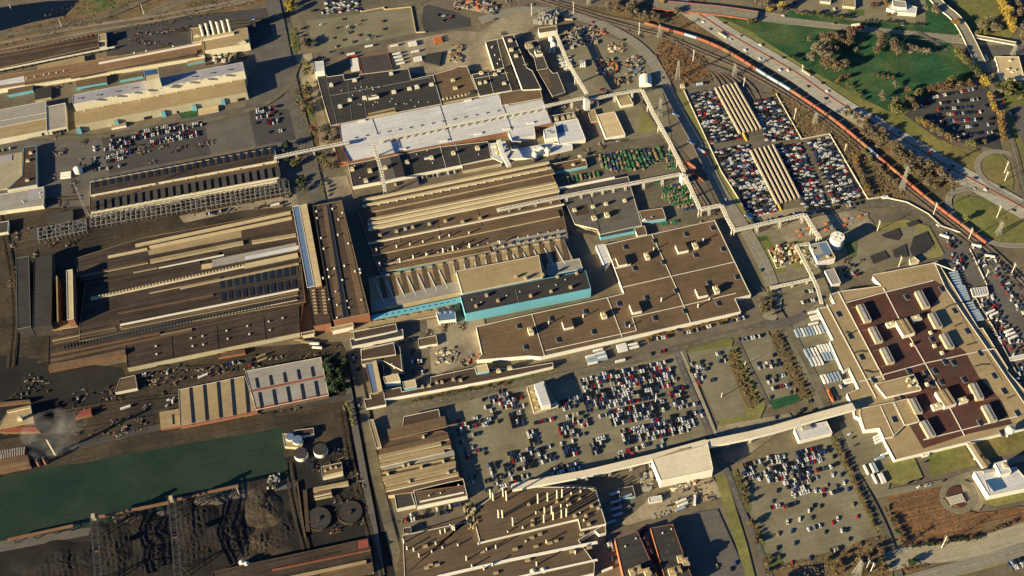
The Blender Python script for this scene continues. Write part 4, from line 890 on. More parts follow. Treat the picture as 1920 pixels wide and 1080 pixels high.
for x in (1383,1425,1466):
    c = W(x, 178-(x-1383)*.1, 10); k = MB(); k.cyl(c,5,10,14,16,0,0,r1=4.2); k.cyl(c,3.6,14.1,14.2,16,1,1); k.build('fan_stack',['rf_blue','metal_dark'],b.root)
b.face_doors(.08,.95,6,2.6,3.5,'glass',.5,'louvre')
# ================================================================= office slabs, yard houses south of K
b = Bld('dark roofed long office slab with two white parapet bands', [(718,440),(1105,360),(1100,310),(705,385)], 11, 'rf_dark', 'w_white', 'office_slab', 'office', rim=.9); b2 = Bld('', [(738,388),(968,340),(1060,318),(1048,268),(730,330)], 15, 'rf_brown_dk', 'w_white', parent=b.root, rim=.9)
b = Bld('small white walled tan roof hut in the sandy yard', [(1222,442),(1362,418),(1350,355),(1216,380)], 7, 'rf_brown', 'w_white', 'yard_hut', 'building')
b = Bld('brown stepped office block with raised rim beside the mill street', [(795,575),(950,545),(1098,620),(1080,450),(1042,405),(785,460)], 13, 'rf_brown_dk', 'w_tan', 'stepped_office', 'office'); b2 = Bld('', [(790,540),(1050,500),(1032,412),(790,465)], 16, 'rf_brown_dk', 'w_tan', parent=b.root)
b = Bld('dark brown court building with small turbines beside the stepped office', [(960,650),(1110,640),(1100,500),(945,520)], 10, 'rf_dark', 'w_dark', 'court_building', 'building', rim=.5); b.vents([(1020,575),(1040,600)], 1.5,2)
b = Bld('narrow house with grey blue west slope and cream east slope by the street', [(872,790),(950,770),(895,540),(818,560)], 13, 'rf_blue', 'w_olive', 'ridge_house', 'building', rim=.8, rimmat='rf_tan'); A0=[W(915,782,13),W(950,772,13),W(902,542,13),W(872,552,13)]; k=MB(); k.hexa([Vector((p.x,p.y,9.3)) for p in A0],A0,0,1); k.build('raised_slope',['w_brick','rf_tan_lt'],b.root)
b = Bld('cream flat box roof west of the turquoise walled kiosk', [(968,715),(1082,692),(1062,642),(955,668)], 16, 'rf_tan_lt', 'w_white', 'flat_box', 'building', rim=.5)
b = Bld('small kiosk with turquoise wall and pale roof', [(1110,755),(1205,738),(1192,685),(1100,705)], 14, 'rf_tan_lt', 'w_teal', 'kiosk', 'building', rim=.5)
b = Bld('long low brown building with white street wall, south of the sandy yard', [(965,835),(1800,685),(1970,650),(2230,590),(2225,560),(1930,610),(1640,598),(1310,668),(1310,735),(1095,780),(1085,745),(955,770)], 9, 'rf_brown_dk', 'w_white', 'street_building', 'factory', rim=.8)
b.units([(1250,745),(1300,735),(1355,712),(1395,710),(1480,690),(1535,695)], 4,4,3,m='w_tan'); b.line([(1490,635),(1500,720)], .5,'metal_grey'); b.units([(1820,628),(1905,605)],6,5,4)
b = Bld('box with turquoise wall on the low brown street building', [(1655,640),(1748,625),(1730,570),(1640,590)], 15, 'rf_tan_lt', 'w_teal', 'roof_box', 'building', rim=.5)
b = Bld('brown low corner block of the street building', [(828,905),(975,875),(960,775),(852,795),(865,830),(808,835)], 7, 'rf_brown_dk', 'w_white', 'corner_block', 'building', rim=.7)
# ================================================================= the big brown plant
T(2,3)
P = b = Bld('huge flat brown plant roof with box penthouses in the middle', [(240,1595),(850,1465),(1715,1258),(1712,1240),(1678,1158),(1790,1130),(1765,1080),(1520,572),(696,752),(835,1120),(592,1180),(-285,1360),(-215,1600),(100,1600)][0:0]+[(-265,1622),(120,1590),(215,1598),(840,1455),(1716,1258),(1672,1160),(1792,1132),(1765,1080),(1520,572),(700,755),(840,1122),(720,1150),(592,1178),(0,1308),(-270,1372),(-225,1580)], 11, 'rf_brown', 'w_white', 'brown_plant', 'factory', rim=1.1)
for p in ([(1050,680),(1235,1085),(1340,1340)],[(830,1075),(1670,885)],[(150,1280),(245,1590)],[(715,1150),(828,1448)],[(1680,1120),(1300,1210),(900,1300),(935,1400),(250,1550)],): b.line(p, 1.1)
b.units([(820,895),(1272,795),(925,1245),(418,1365),(1420,1125)], 15,15,5.5, m='w_white', top='rf_brown', cap=False); b.units([(1012,852),(1372,775),(688,1295),(140,1415),(1530,1105)], 7,11,7)
b.skylights([(1303,678),(1503,632),(848,775),(1068,728),(918,935),(1135,888),(1375,835),(1580,790),(1685,1000),(1475,1045),(800,1200),(1007,1155),(550,1258),(293,1312),(1070,1308),(862,1355),(610,1410),(346,1470),(1545,1198),(1295,1255),(1230,1103),(48,1368),(100,1525),(1510,1108)], 5, 9)
b.stacks([(1120,1178,9),(1395,1222,8),(534,1298,8),(276,1350,8),(1433,730,8),(1062,798,8),(882,1370,6),(1480,1170,6)], .9)
b.area([(620,1520),(1716,1275),(1712,1258),(620,1505)],'rf_brown_md') if 0 else None
b = Bld('white west porch block of the huge brown plant', [(700,930),(745,870),(690,752),(628,762)], 10, 'rf_white', 'w_white', 'porch_block', 'building')
b = Bld('raised brown box on white walls at the plant porch', [(768,930),(890,902),(862,842),(748,868)], 15, 'rf_brown', 'w_white', 'raised_box', 'building', base=7.95, rim=.3)
T(3,3)
b = Bld('tan slope roofed building with white ridge on the big car lot', [(165,935),(345,890),(235,700),(110,742)], 9, 'rf_tan', 'w_tan', 'hump_building', 'building', rim=.7)
A0=[W(225,885,17),W(290,870,17),(W(232,700,17)),(W(165,722,17))]; k=MB(); k.hexa([Vector((p.x,p.y,6.4)) for p in A0],A0,0,1); k.build('upper_hall',['w_white','rf_white'],b.root); b.unit(300,905,18,6,8,'w_white','rf_white',z=-8); b.units([(150,780),(170,840),(185,900)],3,3,2)
b.face_doors(.5,.95,3,3,3,'glass',.3,'door')
# ================================================================= white conveyor hall and long bridge
T(4,3)
b = Bld('big flat white topped hall on the enclosed conveyor bridge', [(1115,362),(1508,278),(1465,75),(1410,112),(1050,205)], 20, 'rf_cream', 'w_white', 'transfer_hall', 'factory', rim=.5, rimmat='rf_cream')
b.area([(1110,185),(1330,125),(1320,118),(1240,135)], 'rf_tan')
truss('conveyor_bridge', 'long enclosed white conveyor bridge west of the big transfer hall', [(0,425),(560,320),(1060,200),(1460,90)], 10, 4.5, zb=14, solid=True, roof='rf_cream', wall='w_white', legs=[(560,330),(735,290),(895,255),(250,385)])
truss('conveyor_bridge', 'long enclosed white conveyor bridge from the transfer hall to the maroon roofed plant', [(1465,100),(1780,35),(1960,-10),(2300,-110),(2560,-180)], 11, 5, zb=14, solid=True, roof='rf_cream', wall='w_white', legs=[(1620,80),(1790,45),(2130,-45)])
# ================================================================= the maroon roofed assembly plant
T(3,4)
A = b = Bld('enormous assembly plant with maroon centre roof and rows of long penthouses', [(950,1290),(1480,1160),(1950,1045),(2010,990),(1330,-5),(1250,-190),(790,-100),(785,-85),(850,-15),(535,25),(465,50),(500,115),(445,140),(370,155),(490,390),(460,400),(565,630),(605,600),(680,755),(590,795),(640,900),(650,960),(685,975),(720,1070),(830,1060),(870,1140)], 11, 'rf_tan', 'w_white', 'assembly_plant', 'factory', rim=1.0)
b.area([(585,100),(865,30),(1235,-60),(1330,-10),(1270,90),(1215,160),(1310,350),(1480,480),(1580,660),(1750,850),(1830,1020),(1480,1100),(1165,1205),(1060,1030),(870,690),(680,300)], 'rf_maroon', 'roof_field', .2)
b.area([(1330,110),(1400,110),(1560,420),(1470,445)], 'rf_tan', 'roof_patch', .35); b.area([(1490,500),(1620,470),(1760,700),(1590,680)], 'rf_tan', 'roof_patch', .35)
for p in ([(530,30),(875,690)],[(865,0),(980,225),(1175,560),(1300,780),(1475,1110)],[(870,650),(1180,565),(1610,470),(1700,455)],[(440,125),(810,825)],[(590,110),(870,35),(1240,-55)],[(690,700),(870,655)],[(1165,1140),(1480,1060),(1900,955)],[(1395,-130),(1250,-185)]): b.line(p, 1.5)
for p in ([(615,150),(680,140)],[(680,280),(740,262)],[(705,320),(760,305)],[(765,435),(880,405)],[(790,475),(860,455)],[(850,592),(930,570)],[(1215,150),(1390,105)],[(1300,310),(1400,285)],[(1395,455),(1490,435)],[(1610,845),(1800,800)]): b.line(p,.6,'rf_tan')
for p in ([(580,330),(620,345),(665,320)],[(640,490),(690,475),(740,480)],[(720,620),(780,635),(830,625)],[(1330,150),(1380,125),(1430,120)],[(1400,290),(1450,265)],[(1490,430),(1560,410)],[(1550,590),(1600,575),(1660,575)],[(1790,830),(1840,810)]): b.line(p, 2.2, 'rf_char', 'roof_stain')
def longbox(x1,y1,x2,y2,w,h=6.5,side='w_tan',top='rf_grey',z=None):
    z = A.h if z is None else z
    a = W(x1,y1,z+h); c = W(x2,y2,z+h); d = (c-a).normalized(); k = MB(); m = (a+c)/2
    k.box(m, d, (c-a).length, w, z, z+h, 0, 1); k.box(m, d, (c-a).length*.96, w*.25, z+h, z+h+.8, 1, 1)
    return k.build('penthouse', [side, top], A.root)
for x1,y1,x2,y2 in ((690,122,752,245),(782,290,838,400),(868,445,925,558),(1128,20,1192,142),(1228,185,1285,292),(1315,340,1375,445),(1535,712,1595,828),(1630,875,1695,995),(1078,825,1135,935),(1168,995,1235,1110)): longbox(x1,y1,x2,y2,11)
longbox(995,235,1062,345,18,8,'w_white','rf_tan'); longbox(1298,765,1372,878,18,8,'w_white','rf_tan')
b.units([(918,285),(1108,238),(1262,900),(1455,855)], 13,8,6,m='w_white',top='rf_tan_lt'); b.units([(1218,340),(1247,440),(1303,492),(1080,430),(1190,730)],4,5,4)
b.skylights([(528,198),(615,365),(700,520),(790,690),(1040,70),(1302,10),(1398,172),(1492,325),(1590,490),(1695,660),(1768,775),(1868,942),(1230,390),(1325,555),(1390,562),(1185,640),(1250,625),(1300,705),(1230,720),(1055,625),(1470,690),(1000,820),(945,988),(1590,1012),(1755,1090)], 5, 10)
b2 = Bld('', [(805,720),(885,820),(1150,762),(1090,648)], 16, 'rf_tan', 'w_white', parent=b.root, rim=.7); b2.units([(1055,685),(1105,700),(1065,735)],4,4,3); b2.vents([(1085,720),(1120,735),(1040,700)],1.3,2.5)
b2 = Bld('', [(945,855),(1025,1030),(1135,1000),(1045,830)], 15, 'rf_tan', 'w_white', parent=b.root, rim=.7)
b2 = Bld('', [(690,955),(725,1065),(835,1050),(870,1130),(940,1115),(1025,1030),(935,855),(690,905)], 14, 'rf_tan', 'w_white', parent=b.root, rim=.8); b2.line([(845,890),(945,1110)], 1)
b2.skylights([(945,988)],5,9)
# north-east strip of lower roofs
b = Bld('long shaded roof strip running along the east side of the assembly plant', [(2060,1000),(1950,1050),(1325,-10),(1255,-195),(1320,-208),(1455,20),(1600,290),(1700,450),(1800,610),(1780,625)][0:0]+[(2030,1000),(2120,985),(1790,620),(1800,605),(1610,300),(1580,305),(1395,0),(1270,-200),(1230,-190),(1345,0)], 8, 'rf_tan', 'w_tan', 'east_strip', 'factory', rim=.8, base=0)
T(2,4)
b = Bld('tan porch block at the north corner of the assembly plant', [(1070,895),(1135,880),(1095,845),(1060,855)], 8, 'rf_tan_lt', 'w_cream', 'porch_block', 'building', rim=.3)
# ---- south of the plant
T(4,4)
b = Bld('small white entrance lobby on the south wall of the assembly plant', [(1160,180),(1210,168),(1200,138),(1160,150)], 7, 'rf_white', 'w_white', 'entrance_lobby', 'building', rim=.4)
truss('visitor_bridge', 'white enclosed walkway from the assembly plant down to the visitor centre', [(1500,90),(1570,200),(1625,280)], 6, 4, zb=6, solid=True, roof='rf_tan_lt', legs=[(1560,190)])
b = Bld('white visitor centre with blue solar panels on its flat roof', [(1655,480),(1985,410),(1860,265),(1545,300)], 12, 'rf_white', 'w_white', 'visitor_centre', 'building', rim=1.2)
b2 = Bld('', [(1745,320),(1825,300),(1785,210),(1700,235)], 20, 'rf_white', 'w_white', parent=b.root, rim=.7); b2.unit(1780,255,6,7,2)
b.area([(1690,450),(1785,420),(1735,340),(1630,365)], 'glass_blue', 'solar_panel', .8); b.unit(1660,295,18,4,2.5,'metal_grey','metal_grey')
for i in range(4): b.line([(1660+i*26,455-i*7),(1625+i*26,362-i*6)], .6,'metal_white','panel_rail')
T(4,4)
b = Bld('round water tower near the south wall of the assembly plant', [(1786,10),(1800,8),(1780,4)], 2, 'rf_white','w_white','tank_footing','building',rim=0)
k = MB(); c = W(1790,35,0); k.cyl(c,1.4,0,13,10); k.cyl(c,3,13,15,14,r1=6); k.cyl(c,6,15,20,14,dome=2); o = k.build('water_tower','metal_white'); center(o); tag(o,'squat cream water tower near the south wall of the assembly plant','water tower')
# oval garden
patch('oval_bed', [(1315,480),(1345,425),(1400,405),(1450,415),(1490,470),(1528,530),(1510,580),(1460,600),(1400,585),(1340,540)], 'rf_maroon', z=1.1, rnd_=1)
k = MB(); pts = [(1372,552),(1482,522),(1452,462),(1340,492)]; q = [W(x,y,3) for x,y in pts]; k.hexa([Vector((p.x,p.y,2.5)) for p in q], q, 1)
for i in range(7):
    a = q[0]+(q[3]-q[0])*(i+.5)/7; c = q[1]+(q[2]-q[1])*(i+.5)/7; k.bar(a+Vector((0,0,.7)), c+Vector((0,0,.7)), .8)
for p in q: k.bar(p, Vector((p.x,p.y,0)), .5)
o = k.build('display_canopy',['metal_white','rf_maroon']); center(o); tag(o,'white slatted canopy in the middle of the dark oval bed','canopy')
# gate house south of conveyor
T(3,4)
b = Bld('small white office under the enclosed conveyor bridge with grey roof court', [(235,1145),(482,1085),(440,1000),(195,1055)], 9, 'rf_white', 'w_white', 'bridge_office', 'office', rim=1); b.unit(290,1050,14,7,2.5,'metal_grey','rf_grey')
# power house and substation
T(2,4)
b = Bld('power house with white west wall and blue shaded flat roof', [(372,885),(505,855),(440,730),(312,755)], 13, 'rf_blue', 'w_white', 'power_house', 'building', rim=.7)  # shade on the roof is put in as its blue colour
b.strip(340,900,355,896,1,1,'w_tan','rf_tan'); b.area([(345,838),(420,822),(380,745),(318,758)],'rf_grey'); b.area([(365,878),(500,850),(480,820),(420,835)],'rf_tan',z=.1); b.units([(450,845),(330,790)],4,4,2)
k = MB(); c = W(505,762,0); k.cyl(c,10.5,0,19.8,28,0,0); k.cyl(c,10.8,19.6,20.6,28,0,0); 
for i in range(4):
    q = c+Vector((5*math.cos(i*1.6),5*math.sin(i*1.6),0)); k.box(q,(1,0),2,2,20.6,21.6)
k.bar(c+Vector((-9.5,-4,21)), c+Vector((9.5,4,21)), .9); k.bar(c+Vector((10.8,0,0)), c+Vector((10.8,0,20)), .8)
o = k.build('steam_tank','w_white'); center(o); tag(o,'big round cream storage tank casting a long shadow beside the power house','tank')
b = Bld('grey gabled shed with white end wall below the power house', [(480,1055),(545,1040),(495,935),(425,950)], 11, 'rf_grey', 'w_white', 'gabled_shed', 'shed', rim=.3)
b = Bld('small white truck wash beside the curving road at the storage lot corner', [(860,402),(905,398),(900,383),(858,388)], 5, 'rf_white', 'w_white', 'gate_hut', 'building', rim=0)
# substation transformer rows
def clutter(name, label, cat, x0,y0,x1,y1,x2,y2,n,mats,smin=1.5,smax=5,hmin=1,hmax=4,seed=1,kind=None):
    r = random.Random(seed); A_,B_,C_ = W(x0,y0),W(x1,y1),W(x2,y2); k = MB()
    k.hexa([A_,B_,B_+(C_-A_),C_],[p+Vector((0,0,.3)) for p in (A_,B_,B_+(C_-A_),C_)],0)
    for i in range(n):
        p = A_+(B_-A_)*r.random()+(C_-A_)*r.random(); a = r.choice((0,0,.2,1.2,-.3)); s = r.uniform(smin,smax); h = r.uniform(hmin,hmax); mi = r.randrange(len(mats))
        if r.random() < .25: k.cyl(p, s*.4, .2, h, 8, mi)
        else: k.box(p,(math.cos(a),math.sin(a)),s,s*r.uniform(.4,1),.2,h,mi,mi)
    o = k.build(name, mats); center(o); return tag(o,label,cat,kind=kind)
for i,(x0,y0,x1,y1,x2,y2,l) in enumerate(((60,920,120,905,20,800,'west transformer bank in the walled substation'),(85,900,125,880,55,775,'middle transformer bank in the walled substation'),(165,905,235,885,120,765,'east transformer bank in the walled substation'))):
    clutter('transformer_bank', l, 'transformers', x0,y0,x1,y1,x2,y2, 26, ['rf_tan','w_cream','w_brick'], 2,5,2,6, i)
clutter('transformer_bank','pale equipment row between the pipe bridge and power house','transformers',290,890,360,900,240,790,22,['rf_tan','galv','w_white'],2,5,1,4,9)
wall_thing([(0,795),(65,935),(130,920)],2,.8,'kerb','yard_wall','pale wall round the corner of the transformer yard','wall')
T(2,4)
for i,(x,y) in enumerate(((690,545),(585,570),(575,615),(440,600),(435,645),(300,635),(225,655),(245,690),(355,655))):
    k = MB(); c = W(x,y); k.box(c,(1,.05),5,3.5,0,2.5,0,0); k.box(c+Vector((9,1,0)),(1,.05),9,3,0,1.4,1,1); k.bar(c+Vector((0,0,2.5)),c+Vector((0,0,4)),.4)
    o = k.build('track_machine',['orange','metal_grey']); center(o); tag(o, ['orange machine at the east end of the far rank beyond the tank','orange machine second from the east in the far rank','orange machine nearest the pylon shadow','orange machine between the pylon shadow and the conveyor, far one','orange machine between the pylon shadow and the conveyor, near one','orange machine under the conveyor in the sandy rail yard','orange machine at the west end of the rank','lowest orange machine, west of the conveyor','orange machine just east of the conveyor bend'][i],'rail machine','orange machines in the sandy rail yard')
# conveyors on the north and east
truss('conveyor_bridge','open conveyor bridge from the cream control block down to the transfer tower', [(-1605+0,0),(-1604,1)] if 0 else [(-1595,-828),(-1500,-600),(-1360,-368)], 6, 5, zb=17, legs=[(-1570,-760),(-1500,-610),(-1440,-500)])
T(1,3)
for lab,x,y,w_,h in (('square white transfer tower where three conveyor bridges meet',560,745,9,22),):
    k = MB(); c = W(x,y-0,h); k.box(c,(1,.05),w_,w_,0,h,0,1); k.box(c,(1,.05),w_*.6,w_*.6,h,h+2.5,0,1); o = k.build('transfer_tower',['w_white','rf_grey']); center(o); tag(o,lab,'tower')
truss('conveyor_bridge','open conveyor bridge from the white roof to the transfer tower',[(240,805),(540,742)],5,4.5,zb=15,legs=[(450,765)])
truss('conveyor_bridge','open conveyor bridge from the transfer tower to the round roofed hangar bend',[(585,755),(770,715),(970,682)],5,4.5,zb=15,legs=[(640,745),(770,715),(900,690)])
truss('conveyor_bridge','open conveyor bridge running from the hangar bend down beside the railway',[(975,685),(1060,860),(1190,1090),(1290,1300)],6,5,zb=15,legs=[(1020,790),(1100,945),(1190,1090),(1250,1210)])
T(2,3)
k = MB(); c = W(1290,228,20); k.box(c,(1,.05),10,10,0,20,0,1); k.box(c,(1,.05),5,5,20,22,0,1); o = k.build('transfer_tower',['w_white','rf_grey']); center(o); tag(o,'white transfer tower beside the rack yard and the railway','tower')
truss('conveyor_bridge','long open conveyor bridge across the dark hall to the railway side tower',[(-110,505),(200,440),(520,375),(870,310),(1260,235)],6,5,zb=15,legs=[(-20,500),(60,490),(180,460),(290,425),(410,400),(520,378),(600,362),(680,348),(760,332),(850,315),(990,292),(1130,262)])
truss('conveyor_bridge','open conveyor bridge along the east side of the rack yard',[(1300,260),(1360,390),(1410,500)],6,5,zb=14,legs=[(1350,370),(1410,500)])
truss('conveyor_bridge','short open conveyor bridge crossing the railway siding',[(1415,500),(1565,468)],6,5,zb=14,legs=[(1480,485)])
truss('conveyor_bridge','open conveyor bridge crossing the north road',[(1570,470),(1610,560),(1660,650)],6,5,zb=14,legs=[(1655,645)])
truss('conveyor_bridge','open conveyor bridge along the foot of the storage lot',[(1665,658),(1920,598),(2190,540)],6,5,zb=14,legs=[(1840,620),(2010,575),(2180,545)])
truss('conveyor_bridge','open conveyor bridge dropping to the power house roof',[(2195,540),(2250,635),(2310,720)],6,5,zb=14,legs=[(2290,700),(2240,640)])
k = MB(); 
T(2,4)
truss('pipe_bridge','pipe bridge passing between the transformers and the power house',[(310,755),(210,770),(260,870),(330,1000),(370,1090),(400,1200)],5,4,zb=8,legs=[(210,775),(260,870),(320,990)],roof='rf_tan_lt')
truss('pipe_bridge','low pipe bridge linking the brown plant to the gabled shed',[(20,1085),(180,1050),(340,1015)],5,3,zb=6,legs=[(60,1075),(180,1050),(290,1025)],roof='rf_tan_lt')
T(1,2)
truss('conveyor_bridge','open conveyor bridge from the west sheds over the shaded street to the white roof',[(140,1190),(400,1135),(700,1075)],6,5,zb=14,legs=[(140,1195),(300,1158),(430,1128),(580,1100)])
# arched hangar and neighbours
T(1,3)
k = MB(); a, c = W(955,655),W(1055,648); d = (W(1055,655)-a).normalized(); n_ = Vector((-d.y,d.x,0)); Wd = (c-a).length*.95; Ln = 24
prev = None; N = 12
for i in range(N+1):
    t = math.pi*i/N; p = a+d*(Wd/2-Wd/2*math.cos(t))+Vector((0,0,Wd*.48*math.sin(t)))
    if prev is not None: k.face([prev,p,p+n_*Ln,prev+n_*Ln])
    prev = p
k.face([a+d*(Wd/2-Wd/2*math.cos(math.pi*i/N))+Vector((0,0,Wd*.48*math.sin(math.pi*i/N))) for i in range(N+1)])
k.face([a+n_*Ln+d*(Wd/2-Wd/2*math.cos(math.pi*i/N))+Vector((0,0,Wd*.48*math.sin(math.pi*i/N))) for i in reversed(range(N+1))])
o = k.build('arched_hangar','metal_white'); center(o); tag(o,'bright white arched hangar beside the north road','hangar')
b = Bld('tan flat roofed shop with bright south wall beside the arched hangar', [(815,795),(910,778),(860,690),(775,708)], 8, 'rf_tan', 'w_cream', 'shop', 'building', rim=.5)
b = Bld('cream roofed workshop with white wall inside the curving service road', [(705,1035),(850,1010),(770,838),(635,862)], 8, 'rf_tan_lt', 'w_white', 'workshop', 'building', rim=.8)
b = Bld('brick sided lean-to west of the cream roofed workshop', [(595,918),(650,908),(620,822),(568,832)], 6, 'rf_tan', 'w_brick', 'lean_to', 'building', rim=.4)
b = Bld('small tan hut beside the yellow excavator by the storage lot', [(1268,655),(1298,650),(1290,625),(1262,630)], 4, 'rf_tan_lt', 'w_cream', 'site_hut', 'building', rim=0)
k = MB(); a,c = W(1385,632,3),W(1430,626,3); k.hcyl(a,c,2.6,12); o = k.build('horizontal_tank','trailer_b'); center(o); tag(o,'pale blue horizontal tank on the ground north of the storage lot','tank')
b = Bld('dark wedge canopy in the freight yard beside the flattened scrap', [(1,1),(2,1),(1,0)] if 0 else [(-660+0,465),(-545,490),(-520,385),(-640,405)] , 5, 'rf_dark', 'w_dark', 'dark_canopy', 'shed', rim=0)
# yards full of parts
R_ = [(690,110,60,170),(730,100,80,190),(775,90,70,180),(820,80,100,170),(845,75,130,200),(870,60,170,195),(900,55,200,195),(940,55,220,195),(985,50,200,160),(1030,50,120,160),(1075,45,100,140)]
def rack(x0,y0,x1,y1,w,h,m,label,g='long stacks of steel racks in the rack yard'):
    a, c = W(x0,y0), W(x1,y1); d=(c-a).normalized(); ln=(c-a).length; n_=Vector((-d.y,d.x,0)); r = random.Random(int(x0*7+y0)); k = MB(); s = 0
    while s < ln:
        l = r.uniform(2.6,3.6); 
        k.box(a+d*(s+l/2),d,l*1.02,w*.5,0,.4,0)
        if 1:
            hh = h*r.choice((.6,.8,1,1,1.2)); p = a+d*(s+l/2)+n_*r.uniform(-.3,.3); a_=r.uniform(-.25,.25); dd=Vector((d.x*math.cos(a_)-d.y*math.sin(a_),d.x*math.sin(a_)+d.y*math.cos(a_),0)); mi=0 if r.random()<.6 else r.choice((1,2,3)); k.box(p,dd,l*r.uniform(.6,1.05),w*r.uniform(.55,1.1),0,hh*r.uniform(.5,1.1),mi,mi); k.box(p+d*r.uniform(-1,1),dd,l*.3,w*.6,0,hh*1.2,mi,mi)
        s += l
    o = k.build('rack_stack', [m,'tan_rack','metal_dark','green_rack']); center(o); return tag(o,label,'rack stack',g)
T(2,3)
cols = ['green_rack','green_rack','green_rack','tan_rack','blue_rack']
gi = 0
def rnum(v,names): return names[v % len(names)]
nm = {'green_rack':'green','tan_rack':'tan','blue_rack':'dark blue'}
north = [(680,185,660,100,'tan_rack'),(712,195,690,95,'green_rack'),(742,200,715,95,'blue_rack'),(770,200,740,85,'blue_rack'),(800,198,765,80,'blue_rack'),(828,196,790,72,'tan_rack'),(862,198,815,68,'green_rack'),(888,200,838,62,'green_rack'),(922,202,868,60,'green_rack'),(955,188,895,55,'tan_rack'),(988,198,928,55,'green_rack'),(1015,170,955,50,'green_rack'),(1040,160,985,48,'blue_rack'),(1068,150,1015,45,'blue_rack'),(1098,130,1050,40,'tan_rack'),(1130,110,1095,32,'green_rack')]
for i,(a_,b_,c_,d_,m) in enumerate(north): rack(a_,b_,c_,d_,4.2,4,m,'%s stack of racks in the north to south rows beyond the dark hall' % nm[m])
south = [(1120,340,1300,300,'blue_rack'),(1125,360,1310,322,'green_rack'),(1130,382,1315,345,'green_rack'),(1120,405,1330,365,'tan_rack'),(1140,425,1330,388,'green_rack'),(1180,440,1345,408,'tan_rack'),(1200,460,1350,430,'green_rack'),(1240,480,1360,455,'tan_rack'),(1280,500,1380,480,'blue_rack'),(1070,300,1130,285,'green_rack')]
for i,(a_,b_,c_,d_,m) in enumerate(south): rack(a_,b_,c_,d_,4.2,3.6,m,'%s stack of racks, in the rows south of the conveyor' % nm[m],'rack stacks south of the conveyor')
for i in range(9): rack(395+i*32,298-i*6,385+i*32,262-i*6,3.6,3,['green_rack','tan_rack','green_rack'][i%3],'small %s rack stack along the white parapet wall' % ['green','tan','green'][i%3],'small rack stacks by the white parapet')
for i in range(12): rack(1165+(i%4)*20,190-(i//4)*50,1155+(i%4)*20,160-(i//4)*50,3.4,3,['green_rack','tan_rack','blue_rack'][i%3],'short %s rack stack beside the railway conveyor' % ['green','tan','dark blue'][i%3],'short rack stacks by the railway conveyor')
rack(1115,605,1250,580,7,1.2,'green_rack','flat green heap of netting north of the brown plant','netting heap')
T(1,3)
clutter('scrap_heap','wide heap of pale scrap and pipework beside the conveyor bridge','scrap heap',380,370,640,330,360,230,150,['galv','rf_tan','metal_grey','metal_dark'],2,7,1,4,21)
clutter('scrap_heap','tangle of pale steel on the roof side of the cream control block','scrap heap',160,190,330,180,180,120,70,['galv','metal_grey'],2,6,4,14,22)
clutter('scrap_heap','row of tan crates north in the scrap yard','scrap heap',730,395,840,400,720,330,45,['rf_tan','w_cream','metal_rust'],2,5,1,3,23)
clutter('scrap_heap','colourful pile of machines in the middle of the scrap yard','scrap heap',640,570,800,560,620,450,110,['orange','metal_grey','rf_tan','metal_dark','w_brick'],2,6,1,4,24)
clutter('scrap_heap','tan bundles of parts in the south of the scrap yard','scrap heap',760,640,880,625,765,595,40,['rf_tan','metal_dark'],2,5,1,4,25)
clutter('scrap_heap','scattered machines beside the road in the scrap yard','scrap heap',860,580,990,560,850,440,60,['metal_grey','rf_tan','rf_blue','metal_dark'],2,5,1,3,26)
clutter('scrap_heap','pale parts along the bend of the north road','scrap heap',590,270,700,260,580,230,36,['rf_tan','orange','galv'],2,5,1,3,27)
clutter('scrap_heap','mixed containers below the conveyor in the shaded yard','scrap heap',350,520,450,500,340,430,40,['galv','w_white','metal_grey'],3,7,2,4,28)
T(1,2)
clutter('scrap_heap','flattened metal stacked beside the dark canopy in the freight yard','scrap heap',1440,460,1540,470,1450,340,60,['rf_tan','galv','w_brick'],2,6,1,4,31)
clutter('scrap_heap','assorted machinery at the top edge beyond the turning area','scrap heap',1480,50,1800,110,1500,-20,90,['metal_grey','rf_tan','metal_dark','orange'],3,8,1,4,32)
T(1,1)
clutter('scrap_heap','debris pile with pipes between the mill end and the lavender roof','scrap heap',1600,480,1780,450,1590,410,60,['rf_tan','galv','metal_dark','w_white'],2,7,1,5,33)
T(3,2)
clutter('scrap_heap','rusty parts beside the brown plant west wall','scrap heap',1580,575,1680,550,1590,520,26,['orange','rf_tan','metal_grey'],2,5,1,3,34)
clutter('scrap_heap','crates and pallets in the middle of the sandy yard','scrap heap',1340,575,1500,560,1360,460,50,['rf_tan','metal_grey','rf_brown','w_cream'],2,6,1,3,35)
T(4,3)
clutter('scrap_heap','building materials on the sandy site beside the transfer hall','scrap heap',1200,455,1400,385,1180,430,50,['metal_grey','w_brick','w_cream'],2,5,1,3,36)
clutter('scrap_heap','low heap of pale stone at the site corner','scrap heap',1460,520,1530,500,1450,465,30,['rf_tan','metal_dark'],2,4,1,2,37)
clutter('scrap_heap','machinery row inside the shaded court of the transfer hall','scrap heap',975,450,1060,430,965,310,50,['metal_grey','galv','metal_dark'],2,6,1,4,38)
clutter('scrap_heap','rubble on the sandy slope above the brick office wings','scrap heap',1050,655,1190,610,1045,625,26,['rf_tan','metal_grey'],2,4,.6,2,39)
T(1,4)
